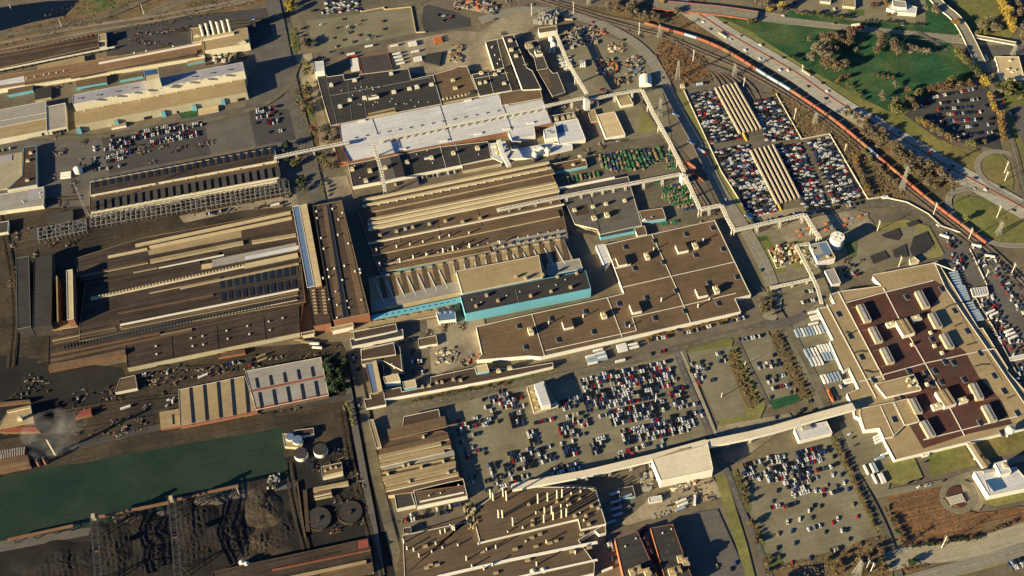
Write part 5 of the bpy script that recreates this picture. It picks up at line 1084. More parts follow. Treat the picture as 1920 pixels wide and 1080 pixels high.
# ================================================================= hotel and outlying houses at the top right
b = Bld('white flat roofed hotel with stepped wings on the top lawn', [(975,92),(1112,102),(1118,55),(1045,32),(1035,10),(940,5),(935,40),(905,45),(890,62)], 10, 'rf_white', 'w_cream', 'hotel', 'hotel', rim=1); b2 = Bld('', [(940,50),(1040,60),(1030,10),(935,0)], 16, 'rf_grey', 'w_cream', parent=b.root)
b = Bld('tan flat roofed warehouse at the right edge beside the east road', [(1745,585),(1925,592),(1880,425),(1702,425)], 9, 'rf_tan_lt', 'w_cream', 'warehouse', 'warehouse', rim=1); b.units([(1815,455),(1830,540),(1850,530),(1800,520)],4,3,2)
b = Bld('small white shed with blue shaded side west of the tan warehouse', [(1640,452),(1655,445),(1640,408),(1625,412)], 5, 'rf_white', 'w_white', 'small_shed', 'shed', rim=0)
b = Bld('low roofed building at the top edge left of the hotel', [(560,45),(655,55),(655,-10),(570,-20)], 8, 'rf_tan', 'w_tan', 'motel_wing', 'building')
b = Bld('pale roofed low building at the top edge above the lot', [(390,10),(470,20),(475,-20),(400,-30)], 7, 'rf_grey', 'w_tan', 'motel_wing', 'building')
# ================================================================= south: stepped shed block and stack roof
T(4,2)
b = Bld('shed block of parallel brown roofs with cream strips, beside the big car lot', [(990,475),(1570,400),(1555,350),(1520,340),(1440,10),(1395,-10),(1010,60),(915,165)], 12, 'rf_brown_md', 'w_tan', 'ribbed_shed', 'factory', rim=.6, rimmat='w_brick')
for x1,y1,x2,y2,w,m in ((920,198,1390,95,5,'w_cream'),(930,262,1415,152,5,'w_cream'),(945,310,1490,190,2,'w_tan'),(960,385,1500,262,4,'w_cream'),(970,408,1500,290,5,'w_tan'),(975,445,1520,322,5,'w_cream'),(925,225,1465,118,5,'w_tan'),(950,360,1500,238,5,'w_tan')): b.strip(x1,y1,x2,y2,w,2.5,m,'rf_tan')
b.strip(930,170,1450,52,9,2.5,'w_tan','rf_brown'); b.strip(940,285,1490,172,8,1,'w_tan','rf_grey')
b.units([(1105,255),(1145,248),(1240,270),(990,320),(1405,225),(1150,375),(1440,310),(1255,40)],3,4,4); b.strip(1000,60,1435,-40,18,1,'w_tan','rf_brown')
b = Bld('dark roofed front block with cream parapets below the parallel brown roofs', [(1208,560),(1585,480),(1555,355),(1430,380),(1180,440)], 12, 'rf_brown_md', 'w_white', 'front_block', 'factory', rim=1); b.line([(1230,525),(1560,455)], 2.5, 'w_white'); b.vents([(1300,480),(1385,460),(1520,400)],.8,2)
b = Bld('black square roof with cream east edge at the street corner', [(1055,580),(1195,550),(1160,440),(1035,470)], 10, 'rf_dark', 'w_cream', 'square_block', 'building', rim=1)
b = Bld('brown low walkway roof running along the street beside the shed block', [(1060,780),(1040,540),(930,100),(905,0),(870,0),(985,480)][0:0]+[(905,120),(940,112),(880,-95),(845,-88)], 8, 'rf_tan', 'w_tan', 'street_strip', 'building', rim=.3)
T(3,2)
b = Bld('dark brown flat roof with pale rim north of the parallel brown roofs', [(1095,1048),(1385,985),(1370,915),(1365,910),(1110,965)], 11, 'rf_brown_dk', 'w_dark', 'north_block', 'building', rim=.8)
T(4,2)
b = Bld('long dark trestle lane building beside the row of parked vans', [(1090,810),(1080,600),(1020,545),(1000,560),(1050,820)][0:0]+[(1110,765),(1165,755),(1160,712),(1105,722)], 9, 'rf_brown_dk', 'w_dark', 'gate_block', 'building', rim=.3)
SP = b = Bld('vast brown roof crowded with slender stacks at the bottom of the works', [(1130,1400),(2535,1060),(2540,985),(2418,810),(2625,690),(2550,415),(2320,400),(2280,400),(2080,430),(1860,450),(1625,640),(1565,680),(1100,775)], 13, 'rf_brown_md', 'w_white', 'stack_plant', 'factory', rim=.9)
T(4,3)
b.area([(-880,1140),(-280,600),(620,430),(700,680),(510,720),(490,640),(-240,835),(-250,600),(-820,780)], 'rf_brown_md', z=.05)
b2 = Bld('', [(-240,830),(495,655),(515,735),(705,690),(625,425),(480,415),(-50,410),(-300,600)], 18, 'rf_brown_md', 'w_white', parent=b.root, rim=1.1)
b2.stacks([(195,530,24),(268,515,22),(338,495,22),(376,485,21),(245,620,21),(298,610,21),(368,600,22),(415,595,20),(240,675,21),(310,655,21),(372,640,21),(408,630,21),(8,700,22),(180,610,7),(515,450,6),(445,465,6),(540,665,5),(82,720,6),(510,610,5),(-65,480,24),(-40,510,25),(-160,490,22),(-140,510,20),(-70,640,21),(-100,640,21)], 1.0, m='w_cream')
b2.units([(505,500),(598,560),(648,575),(555,632),(578,695),(472,632),(155,668),(195,598),(335,525),(420,510),(430,540),(125,545),(155,700),(605,435)],4,3.5,3,m='w_tan')
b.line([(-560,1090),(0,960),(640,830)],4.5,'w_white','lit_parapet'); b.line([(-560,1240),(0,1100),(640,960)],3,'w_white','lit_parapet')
b.stacks([(-810,830,12),(-785,880,10),(-735,890,10),(-695,935,11),(-535,760,11),(-500,750,11),(-460,720,12),(-445,730,12),(-430,735,12),(-570,840,7),(-520,870,6),(-405,850,6),(-340,960,13),(-300,1010,8),(-190,890,9),(-120,870,10),(-145,1000,8),(-210,1030,7),(185,1000,12),(258,830,9),(475,910,9),(-600,900,6),(-250,840,6),(-30,760,8),(105,820,4)], .9)
b.units([(210,770),(150,795),(180,860),(330,820),(285,835),(120,965),(450,900),(525,770),(25,880),(-650,860),(-610,1000),(-560,1000),(-220,900),(-120,1060),(580,870),(-640,1020)],6,3,2.5,m='w_tan',cap=False)
clutter('pipe_cluster','tangle of tan pipework beside the stack roof and the parked vans','pipework',-330,760,-250,740,-360,590,60,['rf_tan','w_tan','metal_dark'],2,5,8,17,41)
b = Bld('white end bay of the stack roof facing the shaded loading dock', [(655,770),(705,755),(700,700),(600,720)], 12, 'rf_brown', 'w_white', 'end_bay', 'building', rim=.8)
b = Bld('small grey shed in the dark loading yard east of the stack roof', [(810,505),(925,485),(905,405),(800,425)], 5, 'rf_dark', 'w_teal', 'yard_shed', 'shed', rim=.3)
b = Bld('white hut with three roof openings beside the sandy site', [(1030,530),(1128,512),(1118,475),(1022,492)], 7, 'rf_white', 'w_cream', 'site_hut', 'building', rim=.5)
b = Bld('west wing of the pair of black roofed brick offices', [(860,1190),(1115,1140),(940,745),(770,798)], 14, 'rf_dark', 'w_orange', 'brick_office', 'office', rimmat='w_brick', rim=.8)
b2 = b; b2.vents([(930,800),(850,860)],.8,1.5); b2.units([(950,1040),(1015,1060),(900,1060)],8,8,6,m='w_tan')
b = Bld('east wing of the pair of black roofed brick offices', [(1165,1160),(1360,1120),(1205,690),(1038,722)], 14, 'rf_dark', 'w_orange', 'brick_office', 'office', rimmat='w_brick', rim=.8); b.units([(1265,960),(1245,1040),(1300,985),(1200,1060)],9,9,6,m='w_tan'); b.vents([(1195,730),(1130,760)],.8,1.5)
for p in [(1180,850),(1165,900),(1210,810)]: b.area([(p[0]-14,p[1]-10),(p[0]+10,p[1]-18),(p[0]+16,p[1]+14),(p[0]-8,p[1]+20)],'rf_char','roof_patch',.2)
for x,y,l in ((160,1070,'left round tank at the bottom wall of the stack roof'),(238,1060,'right round tank at the bottom wall of the stack roof')):
    k = MB(); c = W(x,y); k.cyl(c,5,0,9,16,dome=3); o = k.build('round_tank','w_cream'); center(o); tag(o,l,'tank')
# ================================================================= west bank, red roofed mill, tanks
T(3,2)
b = Bld('pale roofed shop with slit roof lights and red bands by the dark trees', [(-1005,1010),(-560,930),(-4,915+0),(545,800),(488,520),(-75,622),(-60,720),(-140,650)][0:0]+[(0,915),(545,803),(488,520),(-80,625)], 12, 'rf_grey', 'w_rust', 'striped_shop', 'factory', rim=.5)
b.area([(-60,770),(510,655),(514,668),(-55,785)],'rf_red',z=.2); b.area([(-10,915),(543,803),(538,790),(-14,900)],'rf_red',z=.2)
for i in range(5): b.area([(i*104-0+105-100,752-i*21),(i*104+128-100,748-i*21),(i*104+112-100,672-i*21),(i*104+92-100,677-i*21)],'glass','roof_light',.3)
for i in range(5): b.area([(i*105+35,905-i*21),(i*105+58,900-i*21),(i*105+36,780-i*21),(i*105+15,785-i*21)],'glass','roof_light',.3)
T(3,1)
b = Bld('tan roofed shop with dark skylight strips and red cornice, west half', [(1350,1035),(1930,925),(1835,660),(1340,765)], 11, 'rf_tan', 'w_brick', 'striped_shop', 'factory', rim=.5)
for i in range(5): b.area([(1440+i*103,1030-i*21),(1465+i*103,1025-i*21),(1440+i*103,740-i*21),(1418+i*103,745-i*21)],'glass','roof_light',.3)
b.line([(1350,1040),(1930,928)],1.6,'rf_red')
b = Bld('low tan annex with dark slot at the west of the skylight shop', [(1205,1055),(1350,1030),(1338,905),(1195,930)], 7, 'rf_tan', 'w_brick', 'low_annex', 'building', rim=0); b.area([(1295,1022),(1312,1020),(1306,945),(1290,948)],'glass')
b = Bld('small tan shed with pale south wall in the dark mill yard', [(865,785),(1030,752),(1012,655),(900,680)], 8, 'rf_brown_md', 'w_cream', 'yard_shed', 'shed', rim=.3)
b = Bld('red brick shed gable in the smoky mill yard', [(560,975),(685,945),(678,895),(600,930)], 9, 'rf_red', 'w_brick', 'brick_shed', 'shed', rim=0)
b = Bld('red sided quench house with pale roof at the left edge', [(-20,1060),(255,1008),(232,905),(55,935),(10,1000)], 13, 'rf_tan', 'w_rust', 'quench_house', 'building', rimmat='rf_tan_lt', rim=.5); b.unit(155,990,6,4,8,'w_cream','rf_tan'); b.strip(50,935,230,895,4,2,'w_cream','rf_tan')
b = Bld('low tan roofed bay behind the quench house', [(-40,880),(225,850),(220,835),(-45,862)], 8, 'rf_brown', 'w_rust', 'rear_bay', 'building', rim=0)
b = Bld('long brick foundation shed with pale roof edge in the rail yard', [(1450,560-20),(1545,535),(1540,515),(1445,530)][0:0]+[(1640,522),(1840,488),(1832,462),(1635,492)], 6, 'rf_brown_md', 'w_brick', 'yard_shed', 'shed', rim=.4, rimmat='rf_red')
T(4,1)
b = Bld('red framed coke battery with rows of ovens at the left edge', [(-40,300),(225,250),(200,140),(-60,185)], 12, 'rf_brown', 'w_rust', 'coke_battery', 'coke battery', rim=0)
b.area([(0,290),(220,245),(210,215),(0,255)],'rf_copper'); b.area([(0,190),(205,155),(200,140),(0,180)],'metal_rust')
for i in range(11): b.unit(15+i*17,195-i*3.4,1.6,8,4,'metal_rust','metal_grey','oven_pipe',False); 
for i in range(11): b.unit(10+i*18,165-i*3,1.6,5,5,'metal_rust','metal_grey','oven_pipe',False)
b = Bld('red roof slab above the coke battery at the left edge', [(-40,20),(340,-5),(280,-90),(60,-80)][0:0]+[(-40,0),(300,-2),(260,-40),(-40,-30)], 8, 'rf_red', 'w_rust', 'red_slab', 'building', rim=0)
# chimneys
def chimney(x,y,h,r,m,label,xt=None):
    c = W(x,y); root = empty('chimney',(c.x,c.y,0),label,'chimney'); k = MB(); k.cyl(c,r,0,h,14,0,1,r1=r*.72); k.build('shaft',[m,'metal_dark'],root); k = MB(); k.cyl(c,r*.82,h-1.5,h+.3,14,0,1); k.build('rim',['metal_dark','metal_dark'],root)
chimney(105*4+0,168,46,2.8,'w_tan','tall pale chimney leaning out of the steam by the coke battery') if 0 else chimney(420,165,42,2.6,'w_tan','tall pale chimney in the steam by the coke battery')
chimney(297,248,14,2.6,'metal_rust','short rusty chimney beside the coke battery, west one'); chimney(348,235,15,2.6,'metal_rust','short rusty chimney beside the coke battery, east one')
# conveyors along the quay
for l,pts,z in (('long rusty conveyor above the river quay, west length',[(60,812),(550,705)],8),('rusty conveyor beam between the two ore bridges',[(720,645),(1280,530)],14),('rusty conveyor beam east of the second ore bridge',[(1330,510),(1790,405)],14)):
    truss('quay_conveyor',l,pts,3.5,2.2,zb=z,solid=True,roof='metal_rust',wall='metal_rust',legs=[((pts[0][0]*(1-t)+pts[1][0]*t),(pts[0][1]*(1-t)+pts[1][1]*t)) for t in (.1,.4,.7,.95)],legm='metal_dark')
# ore bridges
def ore_bridge(x0,y0,x1,y1,label):
    a,c = W(x0,y0,22),W(x1,y1,22); d=(c-a).normalized(); n_=Vector((-d.y,d.x,0)); root=empty('ore_bridge',(a.x,a.y,0),label,'gantry crane'); ln=(c-a).length; k=MB()
    for s in (-1,1):
        k.bar(a+n_*4*s,c+n_*4*s,1.3); k.bar(a+n_*4*s+Vector((0,0,7)),c+n_*4*s+Vector((0,0,7)),1)
        m_=int(ln/9)
        for j in range(m_): 
            p=a+d*ln*j/m_+n_*4*s; q=a+d*ln*(j+1)/m_+n_*4*s; k.bar(p+Vector((0,0,0 if j%2 else 7)),q+Vector((0,0,7 if j%2 else 0)),.6)
    for j in range(0,m_+1): p=a+d*ln*j/m_; k.bar(p-n_*4+Vector((0,0,7)),p+n_*4+Vector((0,0,7)),.6); k.bar(p-n_*4,p+n_*4,.6)
    k.build('bridge_girder','metal_rust' if 0 else 'metal_dark',root)
    for t in (.12,.8):
        for s in (-1,1):
            k=MB(); p=a+d*ln*t+n_*4*s; 
            for e in (-1,1): k.bar(p,Vector((p.x,p.y,0))+n_*s*5+d*6*e,1)
            k.build('crane_leg','metal_dark',root)
    k=MB(); k.box(a+d*3,n_,4.5,5,21,33,0,0); k.build('machine_house','w_tan',root)
    k=MB(); k.box(a+d*ln*.42,n_,8,7,16,21,0,0); k.build('trolley','metal_rust',root)
ore_bridge(712,640,750,1190,'western ore bridge crane spanning the coal heaps, with orange machine house')
ore_bridge(1292,505,1345,1130,'eastern ore bridge crane spanning the coal heaps, with orange machine house')
for x,y,l in ((878,690,'thin pale mast on the quay between the ore bridges'),(1798,470,'thin pale mast on the quay east of the ore bridges')):
    k=MB(); c=W(x,y); k.cyl(c,1,0,20,8,r1=.7); o=k.build('quay_mast','w_tan'); center(o); tag(o,l,'mast')
# coal and ore heaps
def heap(x,y,rx,ry,h,label,m='coal',seed=0,furrow=1.2):
    h*=.42
    c=W(x,y); r=random.Random(seed); k=MB(); NU,NV=96,34; ph=r.uniform(0,6)
    v=[]; 
    from mathutils import noise as mnoise
    for j in range(NV+1):
        for i in range(NU):
            t=2*math.pi*i/NU; f=j/NV; rr=1+.16*math.sin(3*t+ph)+.08*math.sin(7*t+ph*2)
            X=rx*f*rr*math.cos(t); Y=ry*f*rr*math.sin(t)
            hh=h*max(0,1-f**1.25)**.9; hh+=(mnoise.noise(Vector((X*.06+seed,Y*.06,0)))*h*.25+math.sin(X*.9+math.sin(Y*.05+ph)*2.0)*furrow*.22+mnoise.noise(Vector((X*.25+seed,Y*.25,3)))*1.2)*(1-f)
            v.append((c.x+X,c.y+Y,max(-.3,hh-.1)))
    k.v=v
    for j in range(NV):
        for i in range(NU):
            a=j*NU+i; b_=j*NU+(i+1)%NU; k.f.append((a,a+NU,b_+NU,b_)); k.m.append(0)
    o=k.build('ore_heap',m,smooth=True); tag(o,label,'ore heap')
    o.data.transform(Matrix.Translation((-c.x,-c.y,0))); o.location=(c.x,c.y,0)
heap(520,1000,75,42,13,'broad furrowed coal heap west of the western ore bridge',seed=1)
heap(860,900,38,62,12,'coal heap just east of the western ore bridge',seed=2)
heap(1130,760,52,34,11,'coal heap between the ore bridges near the quay',seed=3)
heap(1450,680,34,45,13,'steep furrowed coal heap right under the eastern ore bridge',seed=4)
heap(1130,960,60,40,9,'low coal heap between the ore bridges near the bottom',seed=5)
heap(1720,760,46,46,11,'dark coal heap east of the eastern ore bridge',seed=6)
heap(980,650,30,12,8,'reddish ore heap beside the quay conveyor','sootbrown',7,.6)
heap(1560,520,48,10,7,'yellowish stone heap under the quay conveyor','dirt',8,.5)
heap(1480,900,60,40,6,'flat coal spread at the bottom near the pale tank','coal',9)
T(4,2)
heap(40,560,30,42,14,'smooth conical ore heap beside the dark transfer houses','sootbrown',10,.4)
heap(30,850,40,30,8,'low ore heap at the edge of the rail lines','sootbrown',11,.6)
heap(220,720,22,26,6,'dark ore heap west of the narrow pier wall','coal',12,.6)
# pump house and tanks at the head of the slip
b = Bld('tan intake building with two round tanks at the head of the slip', [(215,110),(330,120),(350,95),(275,15),(200,15)], 7, 'rf_tan', 'w_tan', 'intake_house', 'building', rim=.6)
for x,y,r_,h,m,l in ((262,60,6,9,'rf_blue','blue topped round tank, upper of the pair on the intake building'),(318,82,7,9,'rf_blue','blue topped round tank, lower of the pair on the intake building'),(342,180,9.5,8,'rf_dark','wide black topped tank with white rim by the slip, west one'),(488,150,10,8,'rf_dark','wide black topped tank with white rim by the slip, east one')):
    k=MB(); c=W(x,y); k.cyl(c,r_,0,h,24,0,1); k.cyl(c,r_*.92,h,h+.5,24,1,1); o=k.build('round_tank',['w_white',m]); center(o); tag(o,l,'tank')
b = Bld('white edged long roof above the intake tanks', [(285,42),(435,15),(430,-30),(285,-10)], 7, 'rf_brown_dk', 'w_white', 'long_hut', 'building', rim=.3)
b = Bld('small house with bright south slope and cluttered roof below the tanks', [(500,345),(652,312),(640,228),(488,262)], 9, 'rf_brown', 'w_cream', 'pump_house', 'building', rim=.4); b.area([(500,350),(650,315),(648,292),(498,328)],'rf_tan_lt',z=.15); b.units([(560,270),(600,265),(520,290)],3,3,2)
b = Bld('narrow tan roofed strip below the small pump house', [(430,445),(692,390),(690,365),(428,418)], 8, 'rf_tan', 'w_tan', 'strip_hut', 'building', rim=0)
b = Bld('low tan roofed shed beside the round thickener', [(440,500),(570,475),(562,430),(435,455)], 7, 'rf_brown', 'w_tan', 'filter_shed', 'building', rim=0); b.strip(435,487,565,458,2,1.5,'w_white','rf_tan')
for x,y,l in ((705,610,'round thickener tank with pale rim, beside the street'),(470,660,'dark round thickener tank with pale arc, west one')):
    k=MB(); c=W(x,y); k.cyl(c,17,0,3,36,0,1); k.cyl(c,15.5,3,3.05,36,1,1)
    for i in range(36):
        t=2*math.pi*i/36; t2=2*math.pi*(i+1)/36; k.bar(c+Vector((16.5*math.cos(t),16.5*math.sin(t),3.3)),c+Vector((16.5*math.cos(t2),16.5*math.sin(t2),3.3)),.7,0)
    k.bar(c+Vector((-16,-3,4)),c+Vector((0,0,4)),1.2,0); k.cyl(c,3,3,5,12,0,0)
    o=k.build('thickener',['rf_brown_dk','rf_dark']); center(o); tag(o,l,'settling tank')
wall_thing([(310,380),(340,600),(370,790)],3,2,'rf_brown_md','pier_wall','long narrow pier wall beside the dark transfer houses','wall')
b = Bld('narrow tan building along the pier wall in the dark rail yard', [(375,745),(402,740),(380,430),(350,435)], 5, 'rf_brown_dk', 'w_dark', 'pier_house', 'building', rim=0)
clutter('wrecked_plant','ruined white hopper and debris north of the ore heap','hopper',80,440,160,420,100,340,36,['galv','w_tan','metal_dark'],2,5,2,7,51)
b = Bld('long mill with red topped gable and tan ridge strips at the bottom edge', [(-250,1330),(880,1020),(835,800),(-330,1050)], 13, 'rf_mill', 'w_tan', 'bottom_mill', 'factory', rim=.4, rimmat='rf_brown')
b.area([(765,880),(845,860),(835,805),(765,820)],'rf_red',z=.3); b.area([(640,930),(865,880),(862,860),(300,985)],'rf_brown_dk',z=.2)
b.strip(120,1040,860,888,2,2,'w_rust','rf_red'); b.strip(0,1160,830,985,5,2.5,'w_rust','rf_tan'); b.area([(500,1150),(880,1060),(870,975),(480,1060)],'rf_brown',z=.2); b.area([(640,905),(760,880),(755,825),(640,850)],'rf_brown_dk',z=.2)
Bld('tan end porch of the bottom mill beside the shaded street', [(760,1070),(880,1045),(868,1018),(745,1045)], 8, 'rf_tan', 'w_cream', 'end_porch', 'building', rim=.8)
for x,y in ((1822,1000),(1858,1012)):
    T(4,1); k=MB(); c=W(x,y); k.cyl(c,3.8,0,9,14,dome=2.5); o=k.build('round_tank','metal_white'); center(o); tag(o,'bright white round tank in the darkness at the bottom, %s of two'%('left' if x<1840 else 'right'),'tank')
T(3,4)
# white canopy and sheds in the east yard
b = Bld('white slatted canopy in the packed yard east of the assembly plant', [(1540,75-10),(1655,45),(1640,-10),(1520,5)], 6, 'rf_white', 'w_white', 'yard_canopy', 'canopy', rim=.3)
for i in range(6): b.line([(1548+i*18,60-i*4),(1530+i*18,2-i*3)],.5,'metal_grey')
b = Bld('white long shed cut by the right edge in the packed yard', [(1818,545),(2000,510),(1990,480),(1812,518)], 5, 'rf_white', 'w_white', 'yard_canopy', 'shed', rim=.3)
# steam
m = bpy.data.materials.new('steam'); m.use_nodes=True; n,l=nt(m); n.remove(n['Principled BSDF'])
vol=n.new('ShaderNodeVolumePrincipled'); vol.inputs['Color'].default_value=(1,1,.98,1); l.new(vol.outputs[0],n['Material Output'].inputs['Volume'])
tc=n.new('ShaderNodeTexCoord'); ns=n.new('ShaderNodeTexNoise'); ns.inputs['Scale'].default_value=.04; ns.inputs['Detail'].default_value=4; l.new(tc.outputs['Object'],ns.inputs['Vector'])
mr=n.new('ShaderNodeMapRange'); mr.inputs['From Min'].default_value=.46; mr.inputs['From Max'].default_value=.72; mr.inputs['To Min'].default_value=0; mr.inputs['To Max'].default_value=.008; l.new(ns.outputs['Fac'],mr.inputs['Value']); l.new(mr.outputs[0],vol.inputs['Density'])
T(); MATS['steam']=m
k=MB(); c=W(100,812,28)
NU,NV=16,10
for j in range(NV+1):
    for i in range(NU):
        t=2*math.pi*i/NU; f=math.pi*j/NV; k.v.append((c.x+34*math.sin(f)*math.cos(t)*(1.35+.2*math.sin(3*t)),c.y+46*math.sin(f)*math.sin(t)*(1+.15*math.cos(2*t)),c.z+20*math.cos(f)))
for j in range(NV):
    for i in range(NU):
        a=j*NU+i; b_=j*NU+(i+1)%NU; k.f.append((a,a+NU,b_+NU,b_)); k.m.append(0)
tag(k.build('steam','steam'),kind='stuff')
# ================================================================= vehicles
def proj(P):
    v = Vector(P)-Vector((0,0,CAMH)); z = v.dot(fw); return 960+F*v.dot(r2)/z, 540-F*v.dot(u2)/z
CARMATS = ['p_white','glass','tyre']
def car_mesh(kind, paint):
    k = MB(); L, Wd = {'sedan':(5.6,2.35),'pickup':(6.2,2.45),'van':(6.0,2.45)}[kind]
    x = (1,0); z1 = {'sedan':1.15,'pickup':1.45,'van':1.4}[kind]
    for sx in (-1,1):
        for sy in (-1,1): k.hcyl((sx*L*.31, sy*Wd*.5-sy*.3, .38),(sx*L*.31, sy*Wd*.5, .38),.38,8,2)
    k.box((0,0),x,L,Wd,.35,z1,0,0,.985,.96)
    if kind == 'sedan': k.box((-.1,0),x,L*.55,Wd*.9,z1,z1+.6,1,0,.72,.82)
    elif kind == 'van': k.box((-.45,0),x,L*.82,Wd*.92,z1,z1+.85,1,0,.86,.84)
    else:
        k.box((.35,0),x,L*.38,Wd*.92,z1,z1+.85,1,0,.78,.84)
        for s in (-1,1): k.box((-L*.30,s*Wd*.46),x,L*.38,.14,z1,z1+.35,0,0)
        k.box((-L*.30,0),x,L*.36,Wd*.8,z1,z1+.03,2,2)
    return k
CARS = []      # (pos, angle, paint, kind, row label, seq)
PW = [('p_white','white',25),('p_silver','silver',6),('p_black','black',36),('p_grey','grey',9),('p_red','red',6),('p_blue','navy',18),('p_gold','gold',2)]
PWd = [('p_white','white',20),('p_silver','silver',14),('p_black','black',26),('p_grey','grey',14),('p_red','red',9),('p_blue','navy',9),('p_gold','gold',2)]
crn = random.Random(77)
ROWID = [0]
def put(p, a, ctx, pal=PW, kinds=('pickup','pickup','van','sedan'), row=None):
    pt = crn.choices(pal, [q[2] for q in pal])[0]; CARS.append([p, a+crn.uniform(-.012,.012)+(math.pi if crn.random()<.5 else 0), pt[0], pt[1], crn.choice(kinds), ctx, row])
def rows(x0,y0,x1,y1,k,ctx,occ=.94,pitch=3.45,dp=6.75,along_=False,pal=PW,kinds=('pickup','pickup','van','sedan'),skew=0.0):
    a, b = W(x0,y0), W(x1,y1); d = (b-a); ln = d.length; d.normalize(); n = Vector((-d.y,d.x,0)); 
    if n.y < 0: n = -n
    ang = math.atan2(n.y,n.x)+skew
    for j in range(k):
        ROWID[0] += 1; i = 0; gap = 0; s0 = crn.uniform(0,1.5); m = max(1,int(ln/pitch))
        for i in range(m):
            if gap > 0: gap -= 1; continue
            if crn.random() > occ: gap = crn.choice((0,1,2,3)); continue
            put(a+d*(i+.5)*ln/m+n*(dp*(j+.5)), ang if not along_ else math.atan2(d.y,d.x), ctx, pal, kinds, ROWID[0])
def fill(q, ctx, occ=.97, pu=6.9, pv=3.35, pal=PW):
    """cars nose to tail across the quad: corners near-left, near-right, far-right, far-left"""
    A,B,C,D = [W(x,y) for x,y in q]; nv = int(((D-A).length+(C-B).length)/2/pv)
    for j in range(nv):
        t = (j+.5)/nv; a = A.lerp(D,t); b = B.lerp(C,t); ln = (b-a).length; d = (b-a).normalized(); m = int(ln/pu); off = crn.uniform(-2,2); ROWID[0] += 1
        if m == 0: continue
        for i in range(m):
            if crn.random() < occ*(.88+.12*math.sin(i*1.7+j*.6)): put(a+d*((i+.5)*ln/m+off), math.atan2(d.y,d.x), ctx, pal, row=ROWID[0])
T(3,3); g = 'biggest lot'
c1 = 'row beneath the street trailers'
rows(545,800,640,778,4,'clump east of the white ridged building'); rows(650,760,775,735,4,'clump east of the white ridged building',.93)
rows(800,742,1020,695,4,'upper middle clump of the biggest lot'); rows(1050,690,1225,650,4,'upper right clump of the biggest lot',.93)
rows(385,930,545,892,3,'clump below the white ridged building shade',.93); rows(560,944,760,900,5,'left part of the long middle band'); rows(770,902,1010,850,5,'centre part of the long middle band'); rows(1020,848,1275,792,5,'right part of the long middle band',.93)
rows(750,1046,960,1002,4,'lower band, left of its middle'); rows(970,1000,1180,955,4,'lower band, right of its middle',.93); rows(1230,925,1345,895,4,'small clump at the right of the lot',.93)
rows(1340,1000,1440,975,5,'right edge columns by the divider',.45); rows(0,922,98,900,4,'clump west of the white ridged building'); rows(0,1062,100,1040,4,'lower clump west of the ridged building',.93)
rows(165,1035,320,1000,1,'row below the ridged building'); rows(355,1005,430,985,1,'short row left of the lamp mast'); rows(350,1085,455,1060,2,'small clump left of the lamp mast')
rows(490,1130,620,1095,6,'dense columns right of the lamp mast',.75); rows(890,1100,1080,1060,1,'pair of rows at the lot centre'); rows(1080,1110,1380,1045,4,'clump left of the divider foot',.93); rows(1250,780,1320,765,1,'row ends near the divider',.6)
rows(650,985,720,970,1,'lone row among the lot aisles',.93)
T(4,3)
rows(140,118,215,100,4,'small clump above the enclosed bridge',.93); rows(365,65,480,40,4,'clump by the middle aisle',.93); rows(395,205,500,180,4,'lower clump with the white van',.93); rows(605,185,740,150,4,'lower clump near the red car',.6)
rows(845,108,1000,75,4,'clump above the transfer hall'); rows(1010,75,1330,5,4,'band left of the divider foot',.93); rows(0,312,185,270,5,'lowest left clump by the bridge',.93); rows(0,405,135,380,2,'rows in the bridge shade, west end')
rows(225,250,335,215,4,'lower clump beside the tree shades',.93); rows(300,335,520,290,2,'rows in the bridge shade, middle',.93); rows(775,218,960,175,2,'rows in the bridge shade, east',.6); rows(990,155,1210,105,2,'rows in the shade behind the transfer hall',.6)
rows(950,260,1010,245,2,'cars in the shaded court',.8); rows(1010,310,1060,300,4,'cars in the shaded court',.8)
rows(1750,305,1905,265,2,'top left rows of the south east lot',.93); rows(1755,375,1840,350,2,'left rows of the south east lot',.93); rows(1785,430,1925,390,2,'left rows of the south east lot',.5); rows(1870,335,1930,325,1,'left rows of the south east lot')
rows(985,800,1020,700,1,'alley between the brick offices',.7,along_=False); rows(1010,1010,1090,985,5,'alley between the brick offices',.6); rows(990,830,1050,815,5,'alley between the brick offices',.5)
rows(730,905,770,895,4,'cars beside the orange office wall',.8); rows(755,1010,800,1000,4,'cars beside the orange office wall',.7); rows(330,1040,440,1020,2,'cars under the bottom white wall',.9)
rows(1500,700,1600,680,4,'dark south lot behind the offices',.2); rows(1520,1070,1720,1040,2,'dark south lot behind the offices',.2)
T(3,2)
rows(1722,948,1925,900,4,'top left clump of the biggest lot',.8); rows(1515,1085,1925,1000,3,'left shaded band of the lot',.6); rows(1170,660,1260,650,10,'shaded column beside the sandy yard',.45)
rows(755,630,790,620,6,'cars along the mill street',.7); rows(770,900,785,895,2,'cars along the mill street'); rows(1820,800,1880,790,1,'cars by the lot fence')
T(4,2)
rows(1530,100,1690,60,5,'shaded west end of lot',.5); rows(1570,210,1730,180,3,'shaded west end of lot',.6); rows(1600,400,1730,370,4,'shaded west end of lot',.3); rows(1770,365,1915,330,4,'lower left clump of the lot',.8); rows(1640,480,1925,410,3,'rows along the lot bottom fence',.55)
rows(1120,690,1300,650,2,'van rows behind the stack roof',.8,kinds=('van',)); rows(1300,650,1570,590,2,'van rows behind the stack roof',.6,kinds=('van',)); rows(415,320,440,315,3,'shaded cars by the pump house',.6)
T(3,3)
rows(1395,735,1540,705,7,'clump beside the rough hedge',.6,pal=PWd); rows(1560,600,1620,590,4,'clump beside the rough hedge',.6); rows(1365,700,1400,690,3,'clump beside the rough hedge',.6)
